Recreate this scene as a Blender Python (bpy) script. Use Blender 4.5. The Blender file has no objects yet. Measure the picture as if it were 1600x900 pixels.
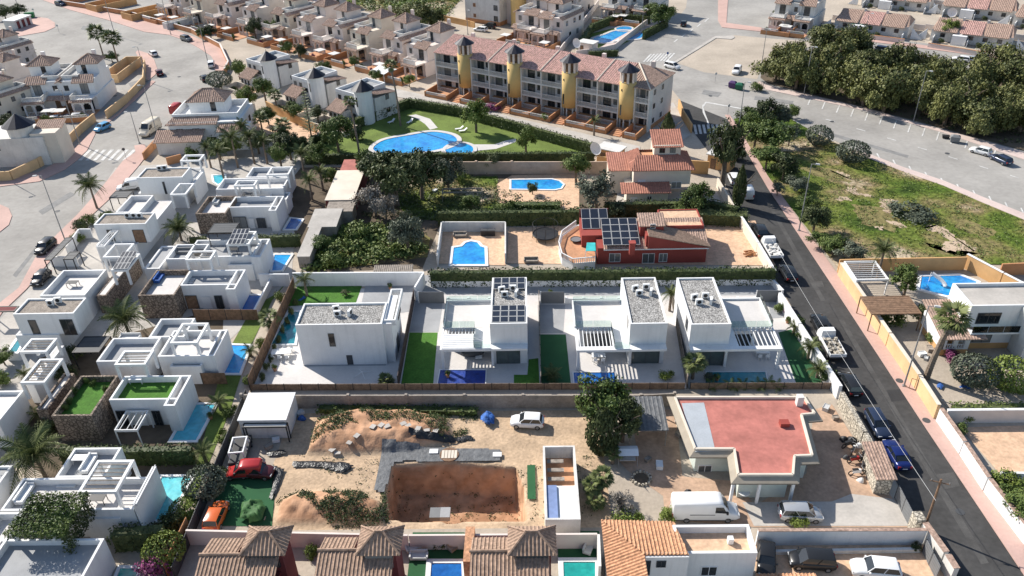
import bpy, math, random
from mathutils import Vector, Matrix
random.seed(7)
# ---------------------------------------------------------------- camera, sky, sun
FOC = 1244.77; YAW, PITCH, ROLL = -0.0247383, 0.5719766, -0.0289655; HC = 65.0
scn = bpy.context.scene; COL = scn.collection
cy_, sy_ = math.cos(YAW), math.sin(YAW); cp_, sp_ = math.cos(PITCH), math.sin(PITCH)
FW = Vector((sy_*cp_, cy_*cp_, -sp_)); R0 = Vector((cy_, -sy_, 0)); U0 = R0.cross(FW)
RT = math.cos(ROLL)*R0 + math.sin(ROLL)*U0; UP = -math.sin(ROLL)*R0 + math.cos(ROLL)*U0
camd = bpy.data.cameras.new('camera'); cam = bpy.data.objects.new('camera', camd); COL.objects.link(cam)
cam.matrix_world = Matrix(((RT.x, UP.x, -FW.x, 0), (RT.y, UP.y, -FW.y, 0), (RT.z, UP.z, -FW.z, HC), (0, 0, 0, 1)))
camd.sensor_width = 36; camd.lens = 36*FOC/1600; camd.clip_end = 20000; camd.clip_start = 0.5
scn.camera = cam
scn.view_settings.view_transform = 'Standard'; scn.view_settings.look = 'None'
scn.view_settings.exposure = 0.55; scn.view_settings.gamma = 1
SAZ, SEL = math.radians(-38), math.radians(37)          # direction the shadows fall, sun height
w = bpy.data.worlds.new('World'); scn.world = w; w.use_nodes = True
nt = w.node_tree; nt.nodes.clear()
sky = nt.nodes.new('ShaderNodeTexSky'); sky.sky_type = 'NISHITA'; sky.sun_disc = False
sky.sun_elevation = SEL
sd = Vector((-math.cos(SAZ), -math.sin(SAZ), 0))        # horizontal direction towards the sun
sky.sun_rotation = math.atan2(sd.x, sd.y); sky.air_density = 1.0; sky.dust_density = 0.6
bg = nt.nodes.new('ShaderNodeBackground'); bg.inputs[1].default_value = 0.10
wo = nt.nodes.new('ShaderNodeOutputWorld')
nt.links.new(sky.outputs[0], bg.inputs[0]); nt.links.new(bg.outputs[0], wo.inputs[0])
sl = bpy.data.lights.new('sun', 'SUN'); sl.energy = 4.7; sl.angle = math.radians(0.5); sl.color = (1, 0.945, 0.865)
so = bpy.data.objects.new('sun', sl); COL.objects.link(so)
so.rotation_euler = Vector((-sd.x*math.cos(SEL), -sd.y*math.cos(SEL), -math.sin(SEL))).to_track_quat('-Z', 'Y').to_euler()
scn.cycles.max_bounces = 5; scn.cycles.diffuse_bounces = 2; scn.cycles.glossy_bounces = 2
scn.cycles.transparent_max_bounces = 8; scn.cycles.transmission_bounces = 2
# ---------------------------------------------------------------- geometry helpers
def P(x, y, z=0.0):
    "the spot at height z that the photograph shows at (x, y); used once, to survey the site plan"
    d = (x-800)*RT - (y-450)*UP + FOC*FW
    t = (z-HC)/d.z
    return Vector((d.x*t, d.y*t, z))
def XY(x, y, z=0.0):
    p = P(x, y, z); return (p.x, p.y)
def link(o): COL.objects.link(o); return o
def tag(o, label=None, cat=None, group=None, kind=None):
    if label: o['label'] = label
    if cat: o['category'] = cat
    if group: o['group'] = group
    if kind: o['kind'] = kind
    return o
def thing(name, label, cat, loc=(0, 0, 0), rz=0.0, group=None):
    o = bpy.data.objects.new(name, None); o.empty_display_size = 0.3; link(o)
    o.location = (loc[0], loc[1], loc[2] if len(loc) > 2 else 0); o.rotation_euler = (0, 0, rz)
    return tag(o, label, cat, group)
class M:
    "collects faces, links them as ONE mesh object"
    def __init__(s): s.v = []; s.f = []; s.sm = False
    def add(s, vs, fs):
        n = len(s.v); s.v.extend([tuple(p) for p in vs]); s.f.extend([tuple(i+n for i in f) for f in fs]); return s
    def box(s, x0, y0, z0, x1, y1, z1):
        if x0 > x1: x0, x1 = x1, x0
        if y0 > y1: y0, y1 = y1, y0
        if z0 > z1: z0, z1 = z1, z0
        return s.add([(x0,y0,z0),(x1,y0,z0),(x1,y1,z0),(x0,y1,z0),(x0,y0,z1),(x1,y0,z1),(x1,y1,z1),(x0,y1,z1)],
                     [(0,3,2,1),(4,5,6,7),(0,1,5,4),(1,2,6,5),(2,3,7,6),(3,0,4,7)])
    def obox(s, a, b, th, z0, z1, z1b=None):
        "box along the ground line a-b, th thick"
        dx, dy = b[0]-a[0], b[1]-a[1]; L = math.hypot(dx, dy) or 1; nx, ny = -dy/L*th/2, dx/L*th/2
        z1b = z1 if z1b is None else z1b
        return s.add([(a[0]+nx,a[1]+ny,z0),(a[0]-nx,a[1]-ny,z0),(b[0]-nx,b[1]-ny,z0),(b[0]+nx,b[1]+ny,z0),
                      (a[0]+nx,a[1]+ny,z1),(a[0]-nx,a[1]-ny,z1),(b[0]-nx,b[1]-ny,z1b),(b[0]+nx,b[1]+ny,z1b)],
                     [(0,3,2,1),(4,5,6,7),(0,1,5,4),(1,2,6,5),(2,3,7,6),(3,0,4,7)])
    def prism(s, poly, z0, z1):
        n = len(poly)
        ar = sum(poly[i][0]*poly[(i+1) % n][1]-poly[(i+1) % n][0]*poly[i][1] for i in range(n))
        if ar < 0: poly = poly[::-1]
        vs = [(p[0], p[1], z0) for p in poly]+[(p[0], p[1], z1) for p in poly]
        return s.add(vs, [tuple(range(n-1, -1, -1)), tuple(range(n, 2*n))]+[(i, (i+1) % n, n+(i+1) % n, n+i) for i in range(n)])
    def flat(s, poly, z):
        n = len(poly)
        ar = sum(poly[i][0]*poly[(i+1) % n][1]-poly[(i+1) % n][0]*poly[i][1] for i in range(n))
        if ar < 0: poly = poly[::-1]
        return s.add([(p[0], p[1], z) for p in poly], [tuple(range(n))])
    def cyl(s, a, b, r0, r1=None, n=8, caps=True):
        a = Vector(a); b = Vector(b); r1 = r0 if r1 is None else r1
        d = (b-a); d = d.normalized() if d.length > 1e-6 else Vector((0, 0, 1))
        u = d.orthogonal().normalized(); v = d.cross(u)
        vs = []
        for c, r in ((a, r0), (b, r1)):
            for k in range(n):
                t = 2*math.pi*k/n; vs.append(c+u*(r*math.cos(t))+v*(r*math.sin(t)))
        fs = [(k, (k+1) % n, n+(k+1) % n, n+k) for k in range(n)]
        if caps: fs += [tuple(range(n-1, -1, -1)), tuple(range(n, 2*n))]
        return s.add(vs, fs)
    def frustum(s, r0, z0, r1, z1):
        "r = (x0,y0,x1,y1) at two heights"
        a, b = r0, r1
        return s.add([(a[0],a[1],z0),(a[2],a[1],z0),(a[2],a[3],z0),(a[0],a[3],z0),(b[0],b[1],z1),(b[2],b[1],z1),(b[2],b[3],z1),(b[0],b[3],z1)],
                     [(0,3,2,1),(4,5,6,7),(0,1,5,4),(1,2,6,5),(2,3,7,6),(3,0,4,7)])
    def mesh(s, name):
        me = bpy.data.meshes.new(name); me.from_pydata(s.v, [], s.f)
        if s.sm: me.polygons.foreach_set('use_smooth', [True]*len(me.polygons))
        me.update(); return me
    def build(s, name, mat, parent=None, loc=None):
        me = s.mesh(name)
        if mat: me.materials.append(mat)
        o = bpy.data.objects.new(name, me); link(o)
        if parent: o.parent = parent
        if loc is not None: o.location = loc
        return o
def put(name, me, parent=None, loc=(0, 0, 0), rz=0.0, sc=None, mat=None):
    "another object on an existing mesh"
    o = bpy.data.objects.new(name, me); link(o)
    if parent: o.parent = parent
    o.location = loc; o.rotation_euler = (0, 0, rz) if not hasattr(rz, '__len__') else rz
    if sc is not None: o.scale = sc if hasattr(sc, '__len__') else (sc, sc, sc)
    if mat:
        if not me.materials: me.materials.append(mat)
        o.material_slots[0].link = 'OBJECT'; o.material_slots[0].material = mat
    return o
def tree_of(root):
    out = {}
    for o in list(COL.objects):
        if o.parent: out.setdefault(o.parent.name, []).append(o)
    def sub(o): return (o, [sub(k) for k in out.get(o.name, [])])
    return sub(root)
def dup(tr, loc, rz, label, group=None, sc=None, flip=False, swap=None):
    "copy of a thing with copies of its parts and sub-parts (mesh data shared)"
    def cp(n, par):
        c = n[0].copy(); link(c); c.parent = par
        if swap and c.type == 'MESH' and c.material_slots and c.material_slots[0].material in swap:
            m = swap[c.material_slots[0].material]; c.material_slots[0].link = 'OBJECT'; c.material_slots[0].material = m
        for k in n[1]: cp(k, c)
        return c
    r = cp(tr, None); r.location = (loc[0], loc[1], 0); r.rotation_euler = (0, 0, rz); r['label'] = label
    s_ = sc or 1; s_ = s_ if hasattr(s_, '__len__') else (s_, s_, s_); r.scale = (-s_[0] if flip else s_[0], s_[1], s_[2])
    if group: r['group'] = group
    return r
class Frame:
    "local frame of a building: origin o, x axis along angle a"
    def __init__(s, o, a=0.0): s.o = o; s.a = a; s.c = math.cos(a); s.s = math.sin(a)
    def l(s, x, y, z=0.0):
        p = P(x, y, z); dx, dy = p.x-s.o[0], p.y-s.o[1]
        return (dx*s.c+dy*s.s, -dx*s.s+dy*s.c)
# ---------------------------------------------------------------- materials
def mat(name, col, rough=0.85, var=0.12, sc=0.6, bump=0.0, bsc=8.0, spec=0.3, col2=None, metal=0.0, fine=0.0, fsc=9.0, streak=0.0, rnd=None, vor=None):
    m = bpy.data.materials.new(name); m.use_nodes = True; t = m.node_tree; n = t.nodes; b = n['Principled BSDF']
    b.inputs['Roughness'].default_value = rough; b.inputs['Metallic'].default_value = metal
    b.inputs['Specular IOR Level'].default_value = spec
    co = n.new('ShaderNodeTexCoord'); geo = n.new('ShaderNodeNewGeometry')
    c2 = col2 or tuple(max(0, c*(1-2.2*var)) for c in col)
    nz = n.new('ShaderNodeTexNoise'); nz.inputs['Scale'].default_value = sc; nz.inputs['Detail'].default_value = 6
    nz.inputs['Roughness'].default_value = 0.62
    t.links.new(geo.outputs['Position'], nz.inputs['Vector'])
    rp = n.new('ShaderNodeValToRGB'); rp.color_ramp.elements[0].position = 0.34; rp.color_ramp.elements[1].position = 0.62
    rp.color_ramp.elements[0].color = (*c2, 1); rp.color_ramp.elements[1].color = (*col, 1)
    t.links.new(nz.outputs[0], rp.inputs[0]); out = rp.outputs[0]
    if fine:
        n2 = n.new('ShaderNodeTexNoise'); n2.inputs['Scale'].default_value = fsc; n2.inputs['Detail'].default_value = 3
        t.links.new(geo.outputs['Position'], n2.inputs['Vector'])
        mr = n.new('ShaderNodeMapRange'); mr.inputs[1].default_value = 0.3; mr.inputs[2].default_value = 0.7
        mr.inputs[3].default_value = 1-fine; mr.inputs[4].default_value = 1+fine
        t.links.new(n2.outputs[0], mr.inputs[0])
        mx = n.new('ShaderNodeVectorMath'); mx.operation = 'SCALE'
        t.links.new(out, mx.inputs[0]); t.links.new(mr.outputs[0], mx.inputs['Scale']); out = mx.outputs[0]
    if streak:
        mp = n.new('ShaderNodeMapping'); mp.inputs['Scale'].default_value = (1.8, 1.8, .16); t.links.new(geo.outputs['Position'], mp.inputs[0])
        n4 = n.new('ShaderNodeTexNoise'); n4.inputs['Scale'].default_value = 1.3; n4.inputs['Detail'].default_value = 5; t.links.new(mp.outputs[0], n4.inputs['Vector'])
        m4 = n.new('ShaderNodeMapRange'); m4.inputs[1].default_value = .5; m4.inputs[2].default_value = .72; m4.inputs[3].default_value = 1; m4.inputs[4].default_value = 1-streak*1.8
        t.links.new(n4.outputs[0], m4.inputs[0]); s4 = n.new('ShaderNodeVectorMath'); s4.operation = 'SCALE'; t.links.new(out, s4.inputs[0]); t.links.new(m4.outputs[0], s4.inputs['Scale']); out = s4.outputs[0]
    if vor:     # stones parted by dark joints
        v6 = n.new('ShaderNodeTexVoronoi'); v6.feature = 'DISTANCE_TO_EDGE'; v6.inputs['Scale'].default_value = vor; t.links.new(geo.outputs['Position'], v6.inputs['Vector'])
        m6 = n.new('ShaderNodeMapRange'); m6.inputs[1].default_value = .03; m6.inputs[2].default_value = .16; m6.inputs[3].default_value = .38; m6.inputs[4].default_value = 1.08; t.links.new(v6.outputs['Distance'], m6.inputs[0])
        s6 = n.new('ShaderNodeVectorMath'); s6.operation = 'SCALE'; t.links.new(out, s6.inputs[0]); t.links.new(m6.outputs[0], s6.inputs['Scale']); out = s6.outputs[0]
    if rnd:     # some panes have a blind or curtain behind them
        oi = n.new('ShaderNodeObjectInfo'); m5 = n.new('ShaderNodeMapRange'); m5.inputs[1].default_value = .55; m5.inputs[2].default_value = 1.0; t.links.new(oi.outputs['Random'], m5.inputs[0])
        x5 = n.new('ShaderNodeMix'); x5.data_type = 'RGBA'; x5.inputs['B'].default_value = (*rnd, 1); t.links.new(m5.outputs[0], x5.inputs['Factor']); t.links.new(out, x5.inputs['A']); out = x5.outputs['Result']
    t.links.new(out, b.inputs['Base Color'])
    if bump:
        n3 = n.new('ShaderNodeTexNoise'); n3.inputs['Scale'].default_value = bsc; n3.inputs['Detail'].default_value = 4
        t.links.new(geo.outputs['Position'], n3.inputs['Vector'])
        bp = n.new('ShaderNodeBump'); bp.inputs['Strength'].default_value = bump; bp.inputs['Distance'].default_value = 0.12
        t.links.new(n3.outputs[0], bp.inputs['Height']); t.links.new(bp.outputs[0], b.inputs['Normal'])
    return m
def leafmat(name, a, b_, sc=0.7, tr=0.25):
    "leaves: colour differs from clump to clump and from tree to tree"
    m = bpy.data.materials.new(name); m.use_nodes = True; t = m.node_tree; n = t.nodes; b = n['Principled BSDF']
    b.inputs['Roughness'].default_value = 0.6; b.inputs['Specular IOR Level'].default_value = 0.25
    geo = n.new('ShaderNodeNewGeometry'); nz = n.new('ShaderNodeTexNoise'); nz.inputs['Scale'].default_value = sc
    nz.inputs['Detail'].default_value = 5; t.links.new(geo.outputs['Position'], nz.inputs['Vector'])
    oi = n.new('ShaderNodeObjectInfo'); ad = n.new('ShaderNodeMath'); ad.operation = 'MULTIPLY_ADD'
    ad.inputs[1].default_value = 0.22; t.links.new(oi.outputs['Random'], ad.inputs[0]); t.links.new(nz.outputs[0], ad.inputs[2])
    a2 = n.new('ShaderNodeMath'); a2.operation = 'MULTIPLY_ADD'; a2.inputs[1].default_value = 0.3
    t.links.new(geo.outputs['Random Per Island'], a2.inputs[0]); t.links.new(ad.outputs[0], a2.inputs[2])
    rp = n.new('ShaderNodeValToRGB'); rp.color_ramp.elements[0].position = 0.5; rp.color_ramp.elements[1].position = 1.0
    rp.color_ramp.elements[0].color = (*a, 1); rp.color_ramp.elements[1].color = (*b_, 1)
    t.links.new(a2.outputs[0], rp.inputs[0]); t.links.new(rp.outputs[0], b.inputs['Base Color'])
    return m
# ---------------------------------------------------------------- material library
WHITE = mat('white_render', (0.80, 0.80, 0.79), 0.8, 0.05, 0.25, fine=0.03, streak=.04)
WHITE2 = mat('old_white_render', (0.72, 0.70, 0.66), 0.85, 0.09, 0.35, fine=0.05, streak=.07)
CREAM = mat('cream_render', (0.74, 0.66, 0.55), 0.85, 0.07, 0.3)
PINKW = mat('pale_pink_render', (0.75, 0.66, 0.60), 0.85, 0.07, 0.3)
OCHRE = mat('ochre_render', (0.64, 0.38, 0.17), 0.85, 0.10, 0.3)
ORANGE = mat('orange_render', (0.55, 0.27, 0.13), 0.85, 0.10, 0.4)
YELLOW = mat('yellow_render', (0.66, 0.46, 0.19), 0.85, 0.08, 0.2)
YWALL = mat('peach_yellow_render', (0.74, 0.50, 0.27), 0.85, 0.10, 0.3)
REDW = mat('brick_red_render', (0.34, 0.070, 0.055), 0.85, 0.08, 0.3)
MAROON = mat('maroon_render', (0.20, 0.055, 0.055), 0.85, 0.08, 0.3)
STONE = mat('brown_stone_cladding', (0.33, 0.26, 0.205), 0.9, 0.20, 2.2, 0.5, 3.0, fine=0.25, fsc=4, vor=2.2)
RUBBLE = mat('rubble_stone', (0.60, 0.54, 0.44), 0.9, 0.20, 2.5, 0.6, 3.0, fine=0.20, fsc=5, vor=2.6)
BLOCK = mat('concrete_block', (0.34, 0.30, 0.26), 0.92, 0.15, 0.7, 0.2, 5, fine=0.12, fsc=4)
CONC = mat('pale_concrete', (0.50, 0.465, 0.42), 0.9, 0.10, 0.3, fine=0.06, fsc=3)
TILEG = mat('pale_terrace_tile', (0.62, 0.59, 0.56), 0.7, 0.05, 0.3, fine=0.04, fsc=3)
GREYT = mat('grey_terrace_floor', (0.36, 0.365, 0.37), 0.8, 0.08, 0.4, fine=0.05)
GRAVR = mat('grey_roof_gravel', (0.46, 0.445, 0.42), 0.95, 0.14, 1.2, 0.7, 5.0, fine=0.40, fsc=5, vor=3.6)
GRAVB = mat('brown_roof_gravel', (0.33, 0.285, 0.24), 0.95, 0.14, 1.2, 0.6, 5.0, fine=0.30, fsc=5)
TERRA = mat('terracotta_tile_floor', (0.60, 0.31, 0.17), 0.8, 0.13, 0.5, fine=0.12, fsc=3)
TERRAP = mat('pale_terracotta_tile', (0.70, 0.47, 0.31), 0.8, 0.10, 0.8, fine=0.14, fsc=2.5)
ROOFA = mat('mixed_clay_tile', (0.46, 0.32, 0.25), 0.9, 0.20, 2.5, fine=0.3, fsc=4)
ROOFB = mat('orange_clay_tile', (0.56, 0.30, 0.17), 0.85, 0.14, 2.0, fine=0.25, fsc=4)
ROOFR = mat('dusty_red_clay_tile', (0.45, 0.20, 0.14), 0.85, 0.14, 1.2, fine=0.15, fsc=3)
ROOFP = mat('pink_brown_clay_tile', (0.56, 0.34, 0.29), 0.9, 0.18, 3.0, fine=0.42, fsc=2.4)
ROOFT = mat('tan_brown_clay_tile', (0.40, 0.275, 0.20), 0.9, 0.16, 2.0, fine=0.15, fsc=4)
ASPH = mat('dark_asphalt', (0.068, 0.066, 0.064), 0.9, 0.14, 0.22, fine=0.14, fsc=1.7)
ASPL = mat('bleached_asphalt', (0.365, 0.345, 0.315), 0.9, 0.12, 0.08, fine=0.07, fsc=1.2)
ASPW = mat('warm_bleached_asphalt', (0.38, 0.36, 0.33), 0.9, 0.13, 0.07, fine=0.07, fsc=1.2)
PINKP = mat('pink_paving', (0.56, 0.375, 0.32), 0.85, 0.08, 0.12, fine=0.05, fsc=3)
PINKL = mat('pale_pink_paving', (0.62, 0.50, 0.45), 0.85, 0.07, 0.12, fine=0.05, fsc=3)
PATIO = mat('dusty_patio_paving', (0.53, 0.36, 0.25), 0.85, 0.16, 0.35, fine=0.13, fsc=2.5)
SAND = mat('sandy_soil', (0.53, 0.405, 0.29), 0.95, 0.10, 0.15, 0.3, 3, fine=0.10, fsc=3)
DIRT = mat('dry_dirt', (0.48, 0.41, 0.33), 0.95, 0.12, 0.08, 0.3, 3, fine=0.08, fsc=2)
SOIL = mat('dark_garden_soil', (0.15, 0.115, 0.08), 0.95, 0.2, 0.3, 0.4, 3)
LITTER = mat('pine_litter', (0.17, 0.13, 0.09), 0.95, 0.2, 0.15, 0.3, 3)
LAWN = mat('mown_lawn', (0.155, 0.215, 0.045), 0.95, 0.17, 0.25, 0.3, 10, fine=0.15, fsc=4)
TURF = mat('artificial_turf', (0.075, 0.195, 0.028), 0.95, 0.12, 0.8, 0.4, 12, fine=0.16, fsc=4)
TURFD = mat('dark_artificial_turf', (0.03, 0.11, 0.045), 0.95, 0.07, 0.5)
STEEL = mat('galvanised_steel', (0.42, 0.42, 0.42), 0.5, 0.04, 1, metal=0.6)
POLE = mat('lamp_post_grey', (0.30, 0.30, 0.30), 0.6, 0.04, 1, metal=0.3)
BLACK = mat('black_metal', (0.03, 0.03, 0.032), 0.5, 0.04, 1)
DGREY = mat('dark_grey_panel', (0.075, 0.078, 0.082), 0.6, 0.05, 1)
MGREY = mat('mid_grey_panel', (0.20, 0.205, 0.21), 0.6, 0.05, 1)
LGREY = mat('light_grey_plastic', (0.55, 0.55, 0.54), 0.6, 0.03, 1)
PLWHITE = mat('white_plastic', (0.78, 0.78, 0.77), 0.5, 0.02, 1)
PAINT = mat('white_road_paint', (0.66, 0.65, 0.62), 0.8, 0.16, 0.8, fine=0.1)
WOOD = mat('brown_wood', (0.26, 0.16, 0.10), 0.8, 0.2, 2, fine=0.15)
GWOOD = mat('weathered_wood', (0.36, 0.31, 0.26), 0.85, 0.18, 2, fine=0.15)
REED = mat('reed_screen', (0.25, 0.185, 0.14), 0.95, 0.2, 1.5, 0.5, 10, fine=0.25, fsc=9)
BARK = mat('bark', (0.20, 0.155, 0.115), 0.95, 0.2, 2, 0.5, 6)
PBARK = mat('palm_bark', (0.27, 0.21, 0.16), 0.95, 0.2, 3, 0.6, 6)
GLASS = mat('dark_window_glass', (0.022, 0.028, 0.034), 0.08, 0.1, 0.5, spec=0.7, rnd=(.25, .25, .24))
SOLAR = mat('solar_cell', (0.022, 0.028, 0.042), 0.22, 0.1, 0.6, spec=0.5)
RUBBER = mat('black_rubber', (0.018, 0.018, 0.018), 0.8, 0.05, 2)
ALLOY = mat('wheel_alloy', (0.36, 0.36, 0.37), 0.4, 0.04, 2, metal=0.7)
CGLASS = mat('car_glass', (0.018, 0.022, 0.026), 0.06, 0.05, 1, spec=0.8)
LAMPG = mat('headlamp_glass', (0.55, 0.56, 0.57), 0.15, 0.02, 1, spec=0.8)
TAILR = mat('tail_lamp_red', (0.35, 0.02, 0.02), 0.2, 0.02, 1, spec=0.8)
TARP = mat('grey_tarpaulin', (0.16, 0.165, 0.17), 0.6, 0.15, 1.5, 0.8, 3)
BLUEC = mat('blue_cloth', (0.05, 0.16, 0.50), 0.7, 0.3, 2.5, 0.6, 4)
SLATE = mat('dark_blue_slate', (0.018, 0.02, 0.034), 0.5, 0.12, 2)
REDP = mat('red_roof_paint', (0.50, 0.185, 0.15), 0.85, 0.13, 0.4, fine=0.09, fsc=2)
GREYP = mat('pale_blue_grey_roof_paint', (0.42, 0.45, 0.48), 0.8, 0.06, 0.4, fine=0.06)
SHADEC = mat('shade_cloth', (0.62, 0.61, 0.58), 0.8, 0.05, 1)
CARPAINT = {}
def cpaint(k, col, metal=0.0):
    m = mat('car_paint_'+k, col, 0.25, 0.02, 1, spec=0.4, metal=metal); CARPAINT[k] = m
    m.node_tree.nodes['Principled BSDF'].inputs['Coat Weight'].default_value = 0.12
for k, c, mm in (('white', (.78, .78, .77), 0), ('silver', (.50, .51, .52), .4), ('grey', (.13, .14, .15), .3), ('black', (.02, .021, .023), 0),
                 ('red', (.40, .035, .035), 0), ('maroon', (.10, .025, .03), .2), ('blue', (.13, .38, .62), 0), ('navy', (.012, .025, .13), .2),
                 ('darkblue', (.03, .045, .085), .2), ('cream', (.62, .56, .46), 0), ('orange', (.62, .13, .03), 0)): cpaint(k, c, mm)
def water(name, col, col2, w=1):
    m = mat(name, col, 0.05, 0.1, 0.35, 0.35, 2.0, spec=0.7, col2=col2, fine=.16, fsc=1.6); return m  # fine mottle paints caustic light ripples into the water colour
WTURQ = water('turquoise_water', (0.10, 0.50, 0.60), (0.07, 0.42, 0.55))
WBLUE = water('bright_blue_water', (0.03, 0.36, 0.68), (0.015, 0.20, 0.58))
WTEAL = water('teal_water', (0.02, 0.22, 0.27), (0.015, 0.18, 0.23))
WNAVY = mat('navy_pool_cover', (0.02, 0.06, 0.33), 0.45, 0.2, 1.2, 0.8, 1.6, spec=0.5)
WPALE = water('pale_turquoise_water', (0.20, 0.62, 0.64), (0.09, 0.50, 0.58))
WDEEP = water('deep_blue_water', (0.015, 0.13, 0.42), (0.01, 0.09, 0.34))
WGREEN = water('still_green_water', (0.02, 0.33, 0.29), (0.015, 0.27, 0.25))
LDARK = leafmat('dark_leaves', (0.020, 0.036, 0.013), (0.105, 0.125, 0.045))
LPINE = leafmat('pine_needles', (0.040, 0.056, 0.018), (0.20, 0.205, 0.065), 0.30)
LMID = leafmat('mid_green_leaves', (0.035, 0.068, 0.014), (0.16, 0.205, 0.05))
LLIGHT = leafmat('yellow_green_leaves', (0.075, 0.115, 0.018), (0.22, 0.27, 0.06))
LOLIVE = leafmat('olive_leaves', (0.055, 0.070, 0.045), (0.16, 0.18, 0.125))
LPALM = leafmat('palm_leaves', (0.040, 0.062, 0.018), (0.17, 0.19, 0.065))
LHEDGE = leafmat('hedge_leaves', (0.016, 0.032, 0.010), (0.075, 0.105, 0.028), 1.2)
LPURP = leafmat('purple_blossom', (0.10, 0.02, 0.05), (0.32, 0.08, 0.20))
LDRY = leafmat('dry_twigs', (0.13, 0.11, 0.09), (0.30, 0.27, 0.23))
def field_mat():
    m = bpy.data.materials.new('wild_grass_ground'); m.use_nodes = True; t = m.node_tree; n = t.nodes; b = n['Principled BSDF']
    b.inputs['Roughness'].default_value = 0.95; b.inputs['Specular IOR Level'].default_value = 0.1
    g = n.new('ShaderNodeNewGeometry')
    def noise(s, d=6):
        k = n.new('ShaderNodeTexNoise'); k.inputs['Scale'].default_value = s; k.inputs['Detail'].default_value = d
        t.links.new(g.outputs['Position'], k.inputs['Vector']); return k
    a = noise(0.07); r = n.new('ShaderNodeValToRGB'); t.links.new(a.outputs[0], r.inputs[0])
    e = r.color_ramp.elements; e[0].position = 0.36; e[0].color = (0.028, 0.052, 0.012, 1); e[1].position = 0.625; e[1].color = (0.46, 0.38, 0.27, 1)
    for p, c in ((0.43, (0.085, 0.13, 0.022, 1)), (0.48, (0.135, 0.165, 0.036, 1)), (0.53, (0.18, 0.165, 0.06, 1)), (0.575, (0.26, 0.20, 0.11, 1))):
        x = e.new(p); x.color = c
    c = noise(1.3, 8); mr = n.new('ShaderNodeMapRange'); mr.inputs[1].default_value = 0.3; mr.inputs[2].default_value = 0.7
    mr.inputs[3].default_value = 0.55; mr.inputs[4].default_value = 1.4; t.links.new(c.outputs[0], mr.inputs[0])
    s = n.new('ShaderNodeVectorMath'); s.operation = 'SCALE'; t.links.new(r.outputs[0], s.inputs[0]); t.links.new(mr.outputs[0], s.inputs['Scale'])
    t.links.new(s.outputs[0], b.inputs['Base Color'])
    bp = n.new('ShaderNodeBump'); bp.inputs['Strength'].default_value = 0.8; bp.inputs['Distance'].default_value = 0.4
    t.links.new(c.outputs[0], bp.inputs['Height']); t.links.new(bp.outputs[0], b.inputs['Normal'])
    return m
FIELD = field_mat()
# ---------------------------------------------------------------- ground, roads, pavements
def sheet(name, pts, z, m, th=None, zp=0.0):
    k = M(); poly = [XY(x, y, zp) for x, y in pts]
    if th: k.prism(poly, -0.1, z)
    else: k.flat(poly, z)
    return tag(k.build(name, m), kind='structure')
LX0, LY0 = XY(388, 829); LX1, LY1 = XY(935, 640); LX0 = XY(400, 800)[0]      # the building lot, modelled as a height field below
g = M(); B = 6000
g.box(-B, -300, -0.5, B, LY0, -0.02); g.box(-B, LY1, -0.5, B, B, -0.02); g.box(-B, LY0, -0.5, LX0, LY1, -0.02); g.box(LX1, LY0, -0.5, B, LY1, -0.02)
tag(g.build('ground', DIRT), kind='structure')
sheet('road', [(-250, -40), (215, -45), (330, 60), (360, 110), (330, 150), (215, 240), (60, 440), (-40, 560), (-250, 900)], 0.01, ASPL)
sheet('road', [(1050, 140), (1010, 100), (1035, 60), (1072, 12), (1080, -60), (1250, -60), (1290, 50), (1450, 68), (1800, 130), (1800, 420), (1600, 340), (1410, 266), (1350, 241),
               (1210, 176), (1145, 192), (1072, 167)], 0.01, ASPW)
sheet('road', [(855, 102), (930, 78), (1002, 40), (1062, 22), (1075, 30), (1010, 105), (960, 108), (912, 112)], 0.016, ASPL)
sheet('road', [(1060, 156), (1140, 188), (1200, 294), (1302, 449), (1450, 674), (1600, 900), (1760, 1145), (1620, 1145), (1487, 905), (1438, 825),
               (1360, 675), (1315, 605), (1222, 455), (1158, 335), (1105, 235), (1075, 195)], 0.03, ASPH)
PB = lambda pts, m=PINKP: sheet('pavement', pts, 0.12, m, True)
PB([(60, -20), (66, 0), (110, 16), (170, 32), (225, 50), (265, 55), (290, 64), (312, 76), (330, 88), (336, 98), (334, 108), (342, 114), (352, 108), (358, 96),
    (352, 80), (335, 70), (300, 57), (255, 40), (200, 27), (130, 10), (90, -20)])
PB([(20, 54), (52, 26), (75, 29), (86, 36), (86, 43), (70, 50), (30, 57)])
PB([(212, 82), (216, 79), (232, 84), (241, 94), (246, 108), (243, 117), (232, 126), (222, 120), (224, 104)])
PB([(238, 126), (243, 128), (185, 180), (150, 208), (136, 236), (120, 251), (100, 266), (62, 284), (0, 292), (-60, 298), (-60, 282), (0, 277), (60, 270), (92, 252), (110, 238), (150, 200), (186, 177), (205, 155)])
PB([(210, 228), (212, 238), (192, 252), (178, 270), (160, 292), (122, 335), (90, 366), (55, 404), (30, 450), (0, 474), (-60, 540), (-60, 580), (5, 487), (42, 452), (98, 385), (135, 345),
    (175, 308), (215, 262), (232, 240), (226, 226)])
PB([(-60, 320), (0, 320), (14, 326), (19, 338), (14, 352), (0, 363), (-60, 372)])
PB([(1133, 180), (1140, 180), (1150, 195), (1200, 276), (1305, 424), (1330, 450), (1385, 540), (1440, 622), (1482, 675), (1537, 767), (1600, 846), (1700, 985),
    (1700, 1052), (1600, 899), (1450, 675), (1302, 449), (1200, 295), (1140, 192)])
PB([(1122, -40), (1122, 32), (1128, 43), (1200, 51), (1285, 56), (1450, 77), (1535, 88), (1700, 117), (1700, 112), (1535, 83), (1450, 72), (1285, 50), (1200, 45), (1135, 36), (1140, -40)])
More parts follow.
